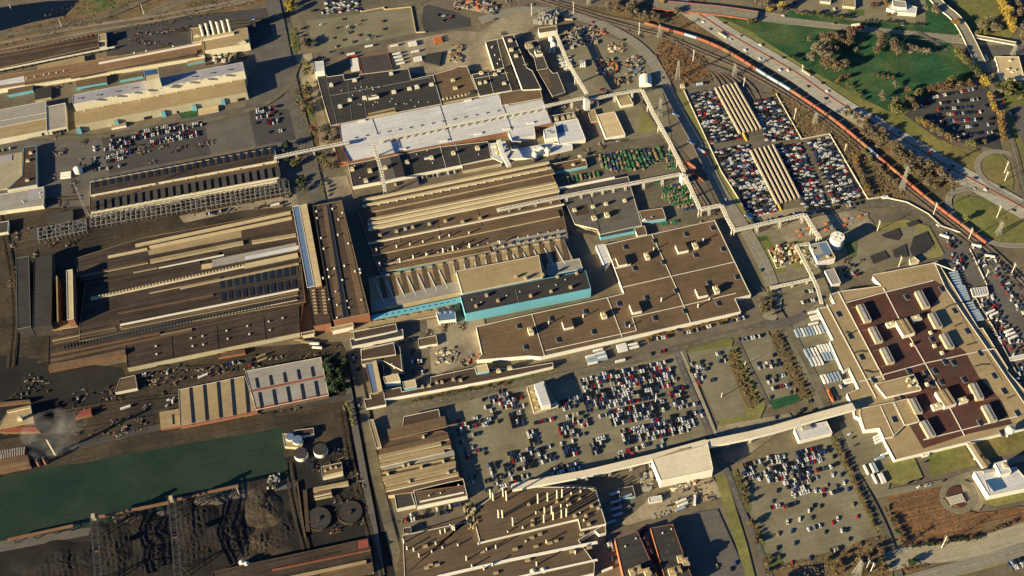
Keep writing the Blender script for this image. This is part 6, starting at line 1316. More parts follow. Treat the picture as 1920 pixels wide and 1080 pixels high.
rows(1030,410,1190,378,1,'row along the plant wall, west'); rows(1290,355,1440,322,1,'row along the plant wall, middle'); rows(1460,310,1540,292,1,'row along the plant wall, east'); rows(1560,285,1750,240,1,'row along the plant wall, east end'); rows(1045,515,1155,490,1,'short row by the yard road')
rows(1735,405,1905,370,1,'top row of the small east lot'); rows(1850,620,1930,600,2,'middle of the small east lot',.7)
T(3,4)
rows(200,65,345,35,1,'upper row north of the lorries'); rows(255,128,405,95,1,'lower row north of the lorries'); rows(0,615,100,590,2,'middle of the small east lot',.7); rows(0,730,150,695,2,'lower rows of the small east lot',.6); rows(30,775,170,745,1,'lower rows of the small east lot',.8); rows(0,690,60,650,1,'lower rows of the small east lot',.5)
for x,y in ((40,510),(165,790),(200,780),(15,830),(60,975),(250,925),(220,955),(310,855),(340,925)): put(W(x,y),1.3,'lone spots near the small lawn')
for x,y in ((1490,700+0),): pass
rows(540,760,660,740,2,'beside the orange machines',.7); rows(490,890,545,880,2,'beside the orange machines',.6)
def yard(q,n,ctx,pal=PWd):
    A,B,C,D=[W(x,y) for x,y in q]
    for i in range(n):
        u,v=crn.random(),crn.random(); p=A.lerp(B,u).lerp(D.lerp(C,u),v); 
        if all((p-c[0]).length>4.5 for c in CARS[-60:]): put(p,crn.choice((.1,1.5,1.0,.8)),ctx,pal,('van','pickup','sedan'))
yard([(1640,120),(1720,100),(1700,170),(1610,170)],14,'packed east yard'); yard([(1700,350),(1830,300),(1900,400),(1760,430)],60,'packed east yard'); yard([(1560,100),(1680,60),(1820,320),(1720,340)],80,'packed east yard'); yard([(1780,440),(1920,430),(1990,620),(1880,620)],60,'packed east yard'); yard([(1740,-20),(1800,-20),(1990,240),(1940,260)],90,'railway side yard'); yard([(1850,620),(1960,620),(1990,800),(1930,800)],16,'packed east yard')
T(2,4)
yard([(1360,830),(1480,840),(1500,950),(1400,950)],40,'scrap cars by the curving road'); yard([(1300,640),(1380,700),(1450,760),(1360,800)],26,'yard by the railway end'); yard([(1470,720),(1560,790),(1900,1000),(1830,1010)],70,'railway side yard'); yard([(1500,830),(1600,800),(1700,900),(1600,950)],40,'railway side yard'); yard([(545,930),(660,900),(690,1000),(570,1010)],40,'cluttered green yard'); yard([(1640,950),(1730,930),(1850,1080),(1760,1080)],26,'railway side yard')
rows(500,500,720,455,1,'row along the foot of the storage lot',.9); rows(0,590,300,520,1,'row under the conveyor bridge',.6)
T(1,4)
for a in ((1240,745,1560,680),(1290,790,1580,758),(1270,838,1650,808),(1180,885,1650,850),(1290,930,1690,905),(1370,980,1690,945),(1400,1035,1720,1000)): rows(*a,1,'office lot by the freeway',.93,pitch=3.5)
rows(1145,815,1235,765,1,'office lot by the freeway',.8); rows(430,95,510,80,1,'hotel car park',.8); rows(190,30,300,20,2,'car park on the top edge',.5); rows(1880,680,1930,670,2,'east car park',.5); rows(1820,870,1850,860,1,'east car park'); rows(1000,195,1130,200,1,'hotel front row',.4)
T(4,4)
S_='open south east lot'
for a,k,o in (((0,248,140,235),2,.8),((225,215,410,165),2,.75),((0,340,415,228),2,.8),((0,390,335,325),2,.75),((135,440,330,388),2,.8),((220,490,320,460),2,.6),((412,500,552,455),2,.65),((245,540,330,520),1,.7),((118,588,222,552),1,.8),((22,590,100,570),1,.6),((300,755,425,715),1,.7),((470,285,530,255),1,.8),((335,375,385,360),1,.8),((355,310,450,290),1,.8),((470,915,560,890),1,.8)): rows(*a,k,'upper open south east lot' if a[1]<450 else 'middle open south east lot',min(.97,o+.18))
for i,(x,y) in enumerate(((70,445),(440,405),(485,325),(550,325),(570,385),(600,435),(635,550),(670,640),(520,655),(485,685),(395,560),(340,560),(305,595),(235,660),(145,680),(325,650),(75,770),(178,748),(430,755),(550,742),(610,808),(705,840),(200,840),(70,875),(95,940),(180,985),(315,950),(35,525),(355,445),(200,480),(180,465),(460,145),(420,155),(445,125),(490,190),(585,740))): put(W(x,y),1.2,'open south east lot',row=5000+i)
for x,y in ((1060,385),(1120,370),(1130,415),(1190,405),(1215,398),(1320,370),(1185,225),(610,20),(640,45),(655,105)): put(W(x,y),.25,'drive south of the assembly plant')
rows(1830,1050,1960,1000,2,'car park at the bottom right corner',.8)
T(2,3)
L5 = 'packed storage lot west of the silver racks'
T()
fill([(1332,272),(1388,262),(1340,167),(1292,177)],'packed storage lot'); fill([(1404,412),(1458,398),(1404,272),(1338,280)],'packed storage lot'); fill([(1436,268),(1498,261),(1450,183),(1410,190)],'packed storage lot'); fill([(1510,397),(1556,390),(1500,270),(1447,276)],'packed storage lot'); fill([(1564,388),(1619,374),(1553,257),(1513,266)],'packed storage lot')
fill([(612,28),(672,22),(672,-6),(606,-6)],'top lot',.8,pal=PWd)
T(1,1)
rows(830,1070,990,1035,1,'west shed lot',.9); rows(1040,1050,1320,990,3,'west shed lot',.92); rows(1200,1010,1520,950,1,'west shed lot',.9); rows(1280,1060,1460,1000,2,'west shed lot',.92)
for a in ((-120,240,-20,200),): pass
T(1,1)
rows(830,1040,1000,1005,1,'west shed lot',.8); rows(1290,1000,1510,955,2,'west shed lot',.85)
rows(820,1100,1100,1045,2,'west shed lot',.92); rows(1130,1100,1500,1025,2,'west shed lot',.92)
T(1,2)
rows(0,860,180,830,2,'lot by the mill street',.8,pal=PWd)
rows(0,960,230,920,2,'lot by the mill street',.8,pal=PWd); rows(0,900,190,870,2,'lot by the mill street',.7,pal=PWd); rows(90,1010,250,985,1,'lot by the mill street',.5); rows(640,110,780,90,2,'top lot by the wall',.6); rows(430,130,510,110,3,'top lot red cars',.5)
for x,y in ((655,150),(800,160),(950,165),(490,190),(690,205),(710,215),(615,215),(760,190),(955,225),(580,290),(655,305),(770,270),(835,270),(855,280),(910,280),(845,300),(700,250),(630,405),(730,320),(600,355),(560,395)): put(W(x,y),.2 if crn.random()<.5 else 1.4,'wide empty lot',PWd)
yard([(1300,180),(1500,150),(1480,110),(1350,110)],5,'turning area'); 
T(1,3)
rows(650,680,740,740,1,'row by the transfer tower',.8); yard([(840,560),(980,540),(960,430),(850,430)],10,'scrap yard'); yard([(590,780),(750,740),(740,700),(600,740)],10,'row by the workshop'); yard([(640,1070),(850,1040),(860,1060),(650,1085)],10,'row by the workshop')
T(2,1)
rows(700,215,760,200,5,'west shed lot',.7); rows(780,120,1000,80,2,'west shed lot',.8); rows(780,60,1000,20,2,'west shed lot',.8)
rows(790,60,990,25,1,'west shed lot',.85); rows(800,110,980,70,1,'west shed lot',.85); rows(800,150,930,120,1,'west shed lot',.9); rows(800,200,920,175,1,'west shed lot',.9); rows(700,100,760,60,3,'west shed lot',.4); rows(0,70,170,25,1,'left edge row',.8); rows(1530,545,1760,495,1,'row by the steel frame',.8)
T(2,2)
rows(1040,320,1240,280,1,'row under the black roof',.5); rows(1210,275,1500,225,2,'row under the black roof',.7)
T(3,1)
rows(1060,700,1260,680,2,'dark mill yard',.5); rows(1680,600,1800,565,1,'dark mill yard',.8); rows(420,920,600,870,3,'dark mill yard',.3); rows(700,830,830,790,2,'dark mill yard',.3)
yard([(1230,900),(1330,890),(1330,830),(1250,830)],8,'dark mill yard'); yard([(1870,600),(1930,590),(1920,540),(1860,540)],6,'dark mill yard')
# traffic
T()
TR = []
def traffic(L, off, n, ctx, seed, trucks=0, rev=False):
    r = random.Random(seed); ln = linelen(L)
    for i in range(n):
        p, t = along(L, ln*(i+r.random()*.8)/n)
        if p is None: continue
        nn = Vector((-t.y,t.x,0)); o = off+r.choice((-1,0,1))*4.5; x,y = proj(p)
        if -10 < x < 1930 and -10 < y < 1090:
            CARS.append([p+nn*o, math.atan2(t.y,t.x)+(math.pi if rev else 0), *crn.choices([(q[0],q[1]) for q in PW],[q[2] for q in PW])[0], crn.choice(('sedan','van')), ctx, 9000+seed*100+i])
traffic(FREE, -10, 26, 'southbound freeway side', 1); traffic(FREE, 10, 22, 'northbound freeway side', 2, rev=True); traffic(ART, 4, 6, 'main road by the park', 3); traffic(MILLER, -4.5, 7, 'north road', 4); traffic(ROADE, 3, 3, 'east road', 5); traffic(NR, 3, 4, 'curving road', 6)
for c in CARS:
    c.append(proj(c[0])); c.append((c[0]-Vector((0,0,CAMH))).length)
CARS = [c for c in CARS if -14 < c[7][0] < 1934 and -10 < c[7][1] < 1092]
# keep clear of walls and buildings
FOOT = []
for o in list(COL.objects):
    if o.type == 'MESH' and o.name.split('.')[0] == 'roof' and o.parent:
        base = o.parent.location; FOOT.append([(v.co.x+base.x, v.co.y+base.y) for v in o.data.vertices])
FB = [(min(p[0] for p in f)-1.5, max(p[0] for p in f)+1.5, min(p[1] for p in f)-1.5, max(p[1] for p in f)+1.5, f) for f in FOOT]
def inside(x, y, f):
    r_ = False; n = len(f)
    for i in range(n):
        (x1,y1),(x2,y2) = f[i], f[(i+1) % n]
        if (y1 > y) != (y2 > y) and x < (x2-x1)*(y-y1)/(y2-y1)+x1: r_ = not r_
    return r_
def blocked(p, m=1.5):
    for a,b_,c_,d_,f in FB:
        if a-m < p.x < b_+m and c_-m < p.y < d_+m:
            for dx,dy in ((0,0),(m,0),(-m,0),(0,m),(0,-m)):
                if inside(p.x+dx,p.y+dy,f): return True
    return False
CARS = [c for c in CARS if not blocked(c[0], 2.6)]
cell = {}; keep = []
for c in CARS:
    kx, ky = int(c[0].x//6), int(c[0].y//6)
    if any((c[0]-q[0]).length < 2.8 for i in (-1,0,1) for j in (-1,0,1) for q in cell.get((kx+i,ky+j),[])): continue
    cell.setdefault((kx,ky),[]).append(c); keep.append(c)
CARS = keep
# neighbours in the row give each car its own description
byrow = {}
for c in CARS: byrow.setdefault(c[6], []).append(c)
proto = {}
def car_obj(c, label, group):
    key = (c[4], c[2])
    if key not in proto:
        o = car_mesh(c[4], c[2]).build('parked_car', [c[2],'glass','tyre']); proto[key] = o
    else:
        o = proto[key].copy(); COL.objects.link(o)
    o.location = (c[0].x, c[0].y, .95); o.rotation_euler = (0,0,c[1]); return tag(o, label, 'car', group)
order = sorted(range(len(CARS)), key=lambda i: CARS[i][8])
near = set(); 
for i in order:
    if len(near) >= 288: break
    near.add(i)
kindname = {'pickup':'pickup','van':'van','sedan':'sedan'}
mass = MB(); MM = ['p_white','glass','tyre','p_silver','p_black','p_red','p_blue','p_grey','p_gold']
for i, c in enumerate(CARS):
    if i in near:
        row = byrow[c[6]] if c[6] is not None else [c]; j = row.index(c)
        l = row[j-1] if j > 0 else None; r_ = row[j+1] if j < len(row)-1 else None
        if l is None and r_ is None: rel = 'alone'
        elif l is None or r_ is None: rel = 'at a row end beside a %s one' % (l or r_)[3]
        elif l[3] == r_[3]: rel = 'between two %s ones' % l[3]
        else: rel = 'between %s and %s ones' % (l[3], r_[3])
        lab = '%s %s %s, %s' % (c[3], kindname[c[4]], rel, c[5])
        if len(lab.replace(',','').split()) > 16: lab = '%s %s, %s' % (c[3], kindname[c[4]], c[5])
        car_obj(c, lab or ('%s %s %s, %s' % (c[3], kindname[c[4]], rel, c[5])), 'cars in '+c[5])
    else:
        k = car_mesh(c[4], c[2]); b0 = len(mass.v); ca, sa = math.cos(c[1]), math.sin(c[1])
        mass.v += [(c[0].x+x*ca-y*sa, c[0].y+x*sa+y*ca, z+.95) for x, y, z in k.v]
        mass.f += [tuple(b0+q for q in f) for f in k.f[0:]]; pm = MM.index(c[2]); mass.m += [pm if q == 0 else q for q in k.m]
o = mass.build('parked_cars', MM); tag(o, kind='stuff')
print('CARS', len(CARS), len(near))
# ---------------------------------------------------------------- trailers and lorries
def trailer_proto(m, lorry=False):
    r = empty('semi_trailer', (0,0,0), 'x', 'trailer'); L = 14.5
    k = MB(); k.box((0,0),(1,0),L,2.7,1.2,4.0,0,0,1,1)
    for i in range(12): k.box((-L/2+1.2*(i+.5),0),(1,0),.12,2.78,1.3,4.05,0,0)
    k.build('cargo_box', m, r)
    k = MB(); k.box((0,0),(1,0),L*.95,1.2,.8,1.2)
    for s in (-1,1):
        for x in (-5.6,-4.4): k.hcyl((x,s*.7,.55),(x,s*1.3,.55),.55,10)
    k.build('bogie','tyre',r)
    if lorry:
        k = MB(); k.box((L/2+2.4,0),(1,0),2.4,2.5,.9,3.7,0,0,.85,.95); k.box((L/2+3.8,0),(1,0),1.5,2.2,.9,2.0,0,0); k.box((L/2+3.2,0),(1,0),.9,2.3,2.4,3.2,1,1); 
        for s in (-1,1):
            for x in (L/2+1.2,L/2+4): k.hcyl((x,s*.7,.55),(x,s*1.3,.55),.55,10,2)
        k.build('tractor_cab',['p_red' if m=='trailer_w' else 'p_white','glass','tyre'],r); r.name = 'lorry'; r['category'] = 'lorry'
    return r
TP = {}
LORRY_ADJ = {'trailer_w':'white','trailer_b':'pale blue','orange':'orange','rf_tan':'tan','rack_silver':'cream','p_red':'red'}
def trailers(x0,y0,x1,y1,n,ang,where,m='trailer_w',group=None,lorry=False,mix=False):
    for i in range(n):
        mm = m if not mix else ('trailer_b' if crn.random()<.45 else 'trailer_w')
        t = (i/(n-1)) if n > 1 else 0; p = W(x0+(x1-x0)*t, y0+(y1-y0)*t); key = (mm, lorry)
        nth = '' if n == 1 else (', first from the west' if i == 0 else ', last from the west' if i == n-1 else ', %s from the west' % ['first','second','third','fourth','fifth','sixth','seventh','eighth','ninth','tenth'][min(i,9)])
        if abs(math.sin(ang)) < .5 and n > 1: nth = nth.replace('west','north')
        lab = '%s %s %s%s' % (LORRY_ADJ[mm], 'lorry' if lorry else 'trailer', where, nth)
        if len(lab.replace(',','').split()) > 16: lab = lab.replace('in the shade east of the plant','in the plant east shade').replace('in the blue shaded rank north east of the plant','in the shaded north east rank')
        if key not in TP: r = TP[key] = trailer_proto(mm, lorry); r.location = (p.x,p.y,.5); r.rotation_euler = (0,0,ang); tag(r, lab, None, group)
        else: r = dup(TP[key], (p.x,p.y,.5), ang, lab, group=group)
        if group is None and 'group' in r: del r['group']
        if blocked(Vector((p.x,p.y,0)), .5): pass
U0 = .02; V0 = math.pi/2
T(3,3); g='trailers on the yard road'
trailers(588,520,606,572,4,U0,'in the west stack below the plant wall',group=g,mix=True); trailers(662,498,680,545,4,U0,'in the second stack below the plant wall',group=g,mix=True); trailers(645,475,645,475,1,U0,'alone against the plant wall, western',group=g)
trailers(818,438,832,480,4,U0,'in the third stack below the plant wall',group=g); trailers(905,432,915,455,2,U0,'in the short stack below the plant wall',group=g); trailers(812,555,812,555,1,U0,'parked by itself beside the yard road',group=g)
T(3,4); g='trailers in the west truck yard'
trailers(335,190,335,190,1,U0,'at the northernmost west dock',group=g); trailers(348,222,358,240,2,U0,'at the upper west docks',group=g); trailers(338,277,338,277,1,U0,'across the head of the dock rank',group=g)
trailers(212,350,425,312,10,V0,'in the upper yard rank',group=g,mix=True); trailers(285,500,362,486,4,V0,'in the second rank, upper row',group=g,mix=True); trailers(385,470,470,455,5,V0,'in the second rank, dock side',group=g,mix=True); trailers(322,565,395,552,4,V0,'in the second rank, lower row',group=g,mix=True); trailers(415,525,485,512,4,V0,'in the lower row by the dock',group=g,m='trailer_b')
trailers(410,695,530,668,6,V0,'in the third yard rank',group=g,mix=True); trailers(600,698,608,716,2,U0,'at the lower west docks',group=g)
trailers(460,800,470,825,2,V0,'beside the cars of the truck yard',m='orange',group='orange machines')
g='trailers in the shaded east yard'
trailers(1440,5,1475,100,7,U0,'in the shade east of the plant, top rank',m='trailer_b',group=g); trailers(1500,125,1520,165,3,U0,'in the shade east of the plant, second rank',m='trailer_b',group=g); trailers(1540,185,1580,250,5,U0,'in the shade east of the plant, third rank',m='trailer_b',group=g)
trailers(1665,188,1690,205,2,.2,'in the sun of the packed east yard',group=g); trailers(1800,330,1830,380,3,.15,'lower in the packed east yard',group=g); trailers(1845,700,1870,770,3,.1,'beside the plant low in the east yard',m='trailer_b',group=g)
T(2,4); trailers(1385,975,1420,1075,6,U0,'in the blue shaded rank north east of the plant',m='trailer_b',group='trailers north east of the plant'); trailers(1560,770,1560,770,1,-.55,'beside the railway end',group='trailers by the railway'); trailers(1320,700,1320,700,1,-.75,'between the yard and the curving road'); trailers(1660,850,1660,850,1,-.5,'lower beside the railway',group='trailers by the railway')
T(4,4); g='trailers south of the truck yard'
trailers(732,292,732,292,1,V0,'upper left by the lawn corner',group=g); trailers(778,280,802,275,2,V0,'upper pair by the lawn corner',group=g,mix=True); trailers(795,360,795,360,1,V0,'lower left by the lawn corner',group=g); trailers(843,358,860,352,2,V0,'lower pair by the lawn corner',group=g,mix=True)
trailers(822,38,835,78,3,.2,'at the south west docks',group=g); trailers(880,172,880,172,1,.15,'at the last south west dock',group=g); trailers(835,203,835,203,1,.1,'just outside the last dock',m='trailer_b',group=g)
T(1,2); g='trailers in the freight yard'
trailers(735,455,748,538,9,U0,'in the tight stack behind the black roof',group=g); trailers(712,415,712,415,1,U0,'above the tight stack',group=g); trailers(722,438,722,438,1,U0,'on top of the tight stack',m='p_red',group=g)
trailers(1038,352,1038,352,1,U0,'at the north west of the sandy freight yard',group=g); trailers(1172,328,1180,350,3,U0,'in the middle stack of the freight yard',group=g); trailers(1055,412,1085,485,4,U0,'in the left ladder of the freight yard',group=g); trailers(1195,396,1195,396,1,U0,'alone in the centre of the freight yard',group=g); trailers(1212,442,1218,465,3,U0,'in the right ladder of the freight yard',group=g); trailers(1362,295,1368,325,3,U0,'in the stack by the turning area',m='orange',group=g); trailers(848,355,848,355,1,U0,'on the road above the pit roof',group=g)
T(4,3); g='trailers in the southern yards'
trailers(862,492,862,492,1,.15,'by the shed in the dark loading yard',m='trailer_b',group=g); trailers(782,582,790,628,2,.1,'at the dark loading dock',m='trailer_b',group=g); trailers(740,685,740,685,1,.1,'at the lowest loading dock',m='trailer_b',group=g); trailers(1268,525,1280,552,2,.15,'on the sandy site',group=g); trailers(1262,585,1262,585,1,.15,'at the edge of the sandy site',m='trailer_b',group=g); trailers(1370,520,1370,520,1,1.2,'standing across the sandy site',group=g); trailers(715,1040,715,1040,1,.15,'beside the orange office wall',group=g); trailers(770,470,780,530,2,.1,'left of the yard shed',m='trailer_b',group=g); trailers(1020,375,1020,375,1,.1,'inside the shaded court',m='rf_tan',group=g)
T(2,3); trailers(1345,0,1345,0,1,-1.05,'on the north road by the rack yard, leading',lorry=True); trailers(1420,60,1420,60,1,-1.1,'on the north road beside the storage lot',lorry=True); trailers(1770,555,1770,555,1,-1.1,'by the foot of the storage lot wall'); trailers(1130,-90+0,1130,-90,1,-1.2,'parked on the inner side of the bent conveyor')
T(1,3); trailers(1230,870,1230,870,1,-1.0,'driving on the north road beside the grass',lorry=True); trailers(285,390,315,388,2,1.2,'by the cream topped tanks in the shade',m='trailer_b'); trailers(425,155,425,155,1,-.35,'on the inner side of the north road at the top',m='rack_silver'); trailers(515,490,545,488,3,1.3,'standing in the shade between the machines',m='trailer_w'); trailers(385,480,420,520,3,.1,'beside the west side of the conveyor')
T(2,2); trailers(145,465,145,465,1,.05,'in the empty sandy lot by the lit ridge'); trailers(170,480,170,480,1,.05,'behind the other in the sandy lot by the lit ridge',m='rf_tan')
T(3,1); trailers(1525,670,1525,670,1,.25,'on the mill yard road above the skylight shop'); trailers(945,905,945,905,1,.15,'on the dark mill road'); 
T(3,2); trailers(330,400,380,415,2,-.4,'in the rusty yard below the brick block',m='rf_tan'); trailers(440,425,460,455,2,-.35,'beside the red tractor in the rusty yard'); trailers(40,520,50,548,2,.2,'north of the pale striped shop',m='rf_tan')
for i,(s,off,ang,lab) in enumerate(((250,-12,0,'heading down the freeway near the overpass'),(575,14,math.pi,'coming up the freeway beside the bare trees'),(880,-10,0,'heading down the freeway by the loop ramp'),(1010,12,math.pi,'coming up the freeway near the right edge'),(420,12,math.pi,'coming up the freeway beside the park'))):
    T(); p,t = along(FREE,s)
    if p is not None:
        n_=Vector((-t.y,t.x,0)); q=p+n_*off; x,y=proj(q); trailers(x,y,x,y,1,math.atan2(t.y,t.x)+ang,lab,lorry=True,m='trailer_w' if i%2 else 'rack_silver')
T(1,4); trailers(655,195,655,195,1,-.1,'on the main road by the park, west',lorry=True); trailers(690,215,690,215,1,-.1,'on the main road by the park, east',m='p_red',lorry=True)
# ---------------------------------------------------------------- trains
def railcar_proto(m, L=23.5, w=3.2, h=5.2, name='railcar'):
    r = empty(name, (0,0,0), 'x', 'railway wagon'); k = MB()
    k.box((0,0),(1,0),L*.96,w,1.1,h-.6,0,1); 
    lo=[Vector((sx*L*.48,sy*w*.5,h-.6)) for sx,sy in ((-1,-1),(1,-1),(1,1),(-1,1))]; hi=[Vector((sx*L*.475,sy*w*.25,h)) for sx,sy in ((-1,-1),(1,-1),(1,1),(-1,1))]; k.hexa(lo,hi,1,1)
    for i in range(14): k.box((-L*.46+i*L*.92/13,0),(1,0),.18,w+.12,1.2,h-.65,0,0)
    k.build('wagon_body',[m,m],r)
    for s in (-1,1):
        k = MB(); k.box((s*L*.34,0),(1,0),2.6,2.2,.6,1.1)
        for x in (-.9,.9):
            for sy in (-1,1): k.hcyl((s*L*.34+x,sy*.6,.5),(s*L*.34+x,sy*.85,.5),.48,10)
        k.build('bogie','tyre',r)
    for s in (-1,1):
        k = MB(); k.bar((s*L*.48,0,1),(s*L*.52,0,1),.4); k.build('coupler','metal_dark',r)
    return r
T(); TL = wline(TRAIN, 0, 2); s = 0
def nearest_s(px,py):
    best=(1e9,0); acc=0
    q=W(px,py)
    for i in range(len(TL)-1):
        d=(TL[i+1]-TL[i]).length; t=max(0,min(1,(q-TL[i]).dot(TL[i+1]-TL[i])/d/d)); p=TL[i].lerp(TL[i+1],t); e=(p-q).length
        if e<best[0]: best=(e,acc+t*d)
        acc+=d
    return best[1]
s0,s1 = nearest_s(1208,45), nearest_s(1850,458); RP={}; n=int((s1-s0)/24.6)
for i in range(n):
    p,t = along(TL, s0+(s1-s0)*(i+.5)/n); c = (0,'rust red') if True else 0
    m,nm_ = ('trailer_b','pale blue') if i in (3,9,10,11,19) else (('rail_brown','brown') if i%3==0 else ('rail_red','rust red'))
    lab = '%s wagon of the freight train, %s' % (nm_, ('at its head by the overpass' if i==0 else 'at its tail near the packed yard' if i==n-1 else 'by the freeway overpass' if i<6 else 'beside the park' if i<13 else 'by the bare trees' if i<20 else 'by the lower loop ramp'))
    if m not in RP: r = RP[m] = railcar_proto(m,(s1-s0)/n*.985)
    else: r = dup(RP[m],(0,0,0))
    r.location=(p.x,p.y,.9); r.rotation_euler=(0,0,math.atan2(t.y,t.x)); tag(r,lab,'railway wagon','wagons of the long freight train')
def rackblock(tl,tr,bl,br,nr,nc,where):
    for i in range(nr):
        f=i/(nr-1); a=W(tl[0]+(tr[0]-tl[0])*f,tl[1]+(tr[1]-tl[1])*f,5); b_=W(bl[0]+(br[0]-bl[0])*f,bl[1]+(br[1]-bl[1])*f,5); d=(b_-a)/nc; pitch=d.length
        rail = MB(); nn=Vector((-d.y,d.x,0)).normalized()
        for q in (-.75,.75): rail.bar(Vector((a.x,a.y,1.2))+nn*q-d*.1,Vector((b_.x,b_.y,1.2))+nn*q+d*.1,.28)
        tag(rail.build('railway_rails','rail'),kind='structure')
        for j in range(nc):
            key=('rack',round(pitch))
            if key not in RP: r=RP[key]=railcar_proto('rack_silver',pitch*.985,3.7,5.6,'car_carrier_wagon')
            else: r=dup(RP[key],(0,0,0))
            p=a+d*(j+.5); r.location=(p.x,p.y,.95); r.rotation_euler=(0,0,math.atan2(d.y,d.x))
            tag(r,'silver car carrier, %s in the %s rake from the west, %s block' % (['first','second','third','fourth','fifth'][j],['first','second','third','fourth','fifth','sixth','seventh'][i],where),'railway wagon','car carrier wagons between the storage lots')
rackblock((1341,164),(1378,155),(1388,250),(1427,241),6,4,'northern'); rackblock((1407,281),(1449,271),(1458,382),(1499,370),6,4,'southern')
# small red hopper wagons on the siding
for i,(x,y) in enumerate(((1342,168),(1400,255))):
    T(2,3); p=W(x,y); m='rail_brown'; r=dup(RP['rail_red'],(p.x,p.y,.9),-1.1,'rust red wagon on the siding beside the north road, %s one' % ['upper','lower'][i],'railway wagon','wagons on the siding')
# yellow loading ramp
for x0,y0,x1,y1,l in ((1700+30,995,1762,1060,'yellow ramp at the foot of the northern car carrier block'),(-420,0,-420,1,'')): 
    if not l: continue
    T(1,3); k=MB(); a,c=W(x0,y0,3),W(x1,y1,0.5); k.bar(a,c,2.4); k.bar(a-Vector((0,0,2.8)),a,1); o=k.build('loading_ramp','yellow'); center(o); tag(o,l,'ramp')
T(2,4); k=MB(); a,c=W(68,435,3),W(98,500,.5); k.bar(a,c,2.4); k.bar(a-Vector((0,0,2.8)),a,1); o=k.build('loading_ramp','yellow'); center(o); tag(o,'yellow ramp at the foot of the southern car carrier block','ramp')
# ================================================================= overpasses, poles, trees
def overpass(label, pts, w, z, m='concrete_road', name='road_bridge', piers=2, side='kerb'):
    L = wline(pts, z, 2); root = empty(name,(L[0].x,L[0].y,0),label,'bridge'); k=MB(); ribbon(k,L,w/2,-w/2,z)
    for s in (-1,1):
        k2=MB(); A=offset(L,s*w/2); B=offset(L,s*(w/2+.6))
        for i in range(len(L)-1):
            q=ccw([Vector((p.x,p.y,0)) for p in (A[i],A[i+1],B[i+1],B[i])]); 
            b=len(k2.v); k2.v+=[(p.x,p.y,z-1.6) for p in q]+[(p.x,p.y,z+1.1) for p in q]
            for e in range(4): k2.f.append((b+e,b+(e+1)%4,b+4+(e+1)%4,b+4+e)); k2.m.append(0)
            k2.f.append((b+4,b+5,b+6,b+7)); k2.m.append(0)
        k2.build('side_barrier',side,root)
    k3=MB(); ribbon(k3,L,w/2-.2,-w/2+.2,z-1.5)
    k.build('deck',m,root); k3.build('soffit','concrete',root)
    for t in [(i+1)/(piers+1) for i in range(piers)]:
        p,d=along(L,linelen(L)*t); q=MB(); q.box(p,(-d.y,d.x),w*.8,1.6,0,z-1.5); q.build('pier','concrete',root)
    mk=MB()
    for a,b_ in resample(L,4,1): ribbon(mk,[a,b_],.2,-.2,z+.02)
    mk.build('lane_marking','paint',root)
    return root
T()
overpass('curved concrete road overpass crossing the main road at the top right',[(1738,-20),(1765,12),(1790,30),(1805,50),(1818,75),(1832,105),(1846,135)],18,6.5,piers=4)
overpass('straight overpass carrying the main road over the freeway at the top',[(1225,8),(1290,14),(1352,20),(1420,30)],24,6,piers=3,side='rail_red')
overpass('white railed footbridge east of the curved overpass',[(1812,66),(1850,72),(1905,82)],7,5,m='concrete',piers=3,name='footbridge')
# poles
def solve_h(bx,by,tx,ty):
    b=W(bx,by); best=(1e9,0); X,Y=OX+tx/SC,OY+ty/SC
    for i in range(8,160):
        h=i*.5; x,y=proj(b+Vector((0,0,h))); e=math.hypot(x-X,y-Y)
        if e<best[0]: best=(e,h)
    return b,best[1]
def pole(bx,by,tx,ty,label,arms=True):
    b,h=solve_h(bx,by,tx,ty); r=empty('power_pole',tuple(b),label,'pole','tubular power line poles'); k=MB(); k.cyl(b,.6,0,h,10,r1=.35); k.build('pole_shaft','metal_white',r)
    if arms:
        for t in (.72,.84,.96):
            k=MB(); k.bar(b+Vector((-.2,3.4,h*t)),b+Vector((.2,-3.4,h*t)),.25); k.build('cross_arm','metal_white',r)
def pylon(bx,by,tx,ty,label,w=7):
    b,h=solve_h(bx,by,tx,ty); r=empty('lattice_pylon',tuple(b),label,'pylon','lattice pylons'); k=MB(); cs=[Vector((sx,sy,0)) for sx,sy in ((-1,-1),(1,-1),(1,1),(-1,1))]
    n=9
    def q(i,c): f=i/n; ww=w/2*(1-f)**1.1+.7*f; return b+c*ww+Vector((0,0,h*f))
    for i in range(n):
        for e in range(4):
            k.bar(q(i,cs[e]),q(i+1,cs[e]),.42); k.bar(q(i,cs[e]),q(i+1,cs[(e+1)%4]),.28); k.bar(q(i,cs[(e+1)%4]),q(i+1,cs[e]),.28)
    k.build('tower_frame','galv',r)
    for t in (.7,.83,.97):
        k=MB(); k.bar(b+Vector((-1,5,h*t)),b+Vector((1,-5,h*t)),.5); k.build('cross_arm','galv',r)
T(1,3)
for a,l in (((148,120,150,32),'white pole beyond the cream control block'),((460,112,462,15),'white pole beside the start of the north road'),((952,260,957,168),'white pole just west of the train head'),((1357,460,1363,372),'white pole in the middle of the fan of tracks'),((1735,655,1741,580),'white pole at the north east corner of the northern rakes'),((1425,0,1425,-40),'white pole at the top edge by the tracks')): pole(*a,l)
for a,l in (((1105,282,1111,188),'lattice pylon just south of the first train wagons'),((1240,592,1246,455),'lattice pylon in the reddish scrub inside the road bend'),((1665,572,1670,480),'lattice pylon above the northern rakes'),((1108,870,1108,740),'lattice pylon on the grass beside the bent conveyor'),((575,30,575,-20),'lattice pylon at the top edge')): pylon(*a,l)
T(1,4)
for a,l in (((195,897,211,812),'white pole beside the storage lot in the orange scrub'),((256,522,260,488),'short white pole on the verge above the freeway')): pole(*a,l)
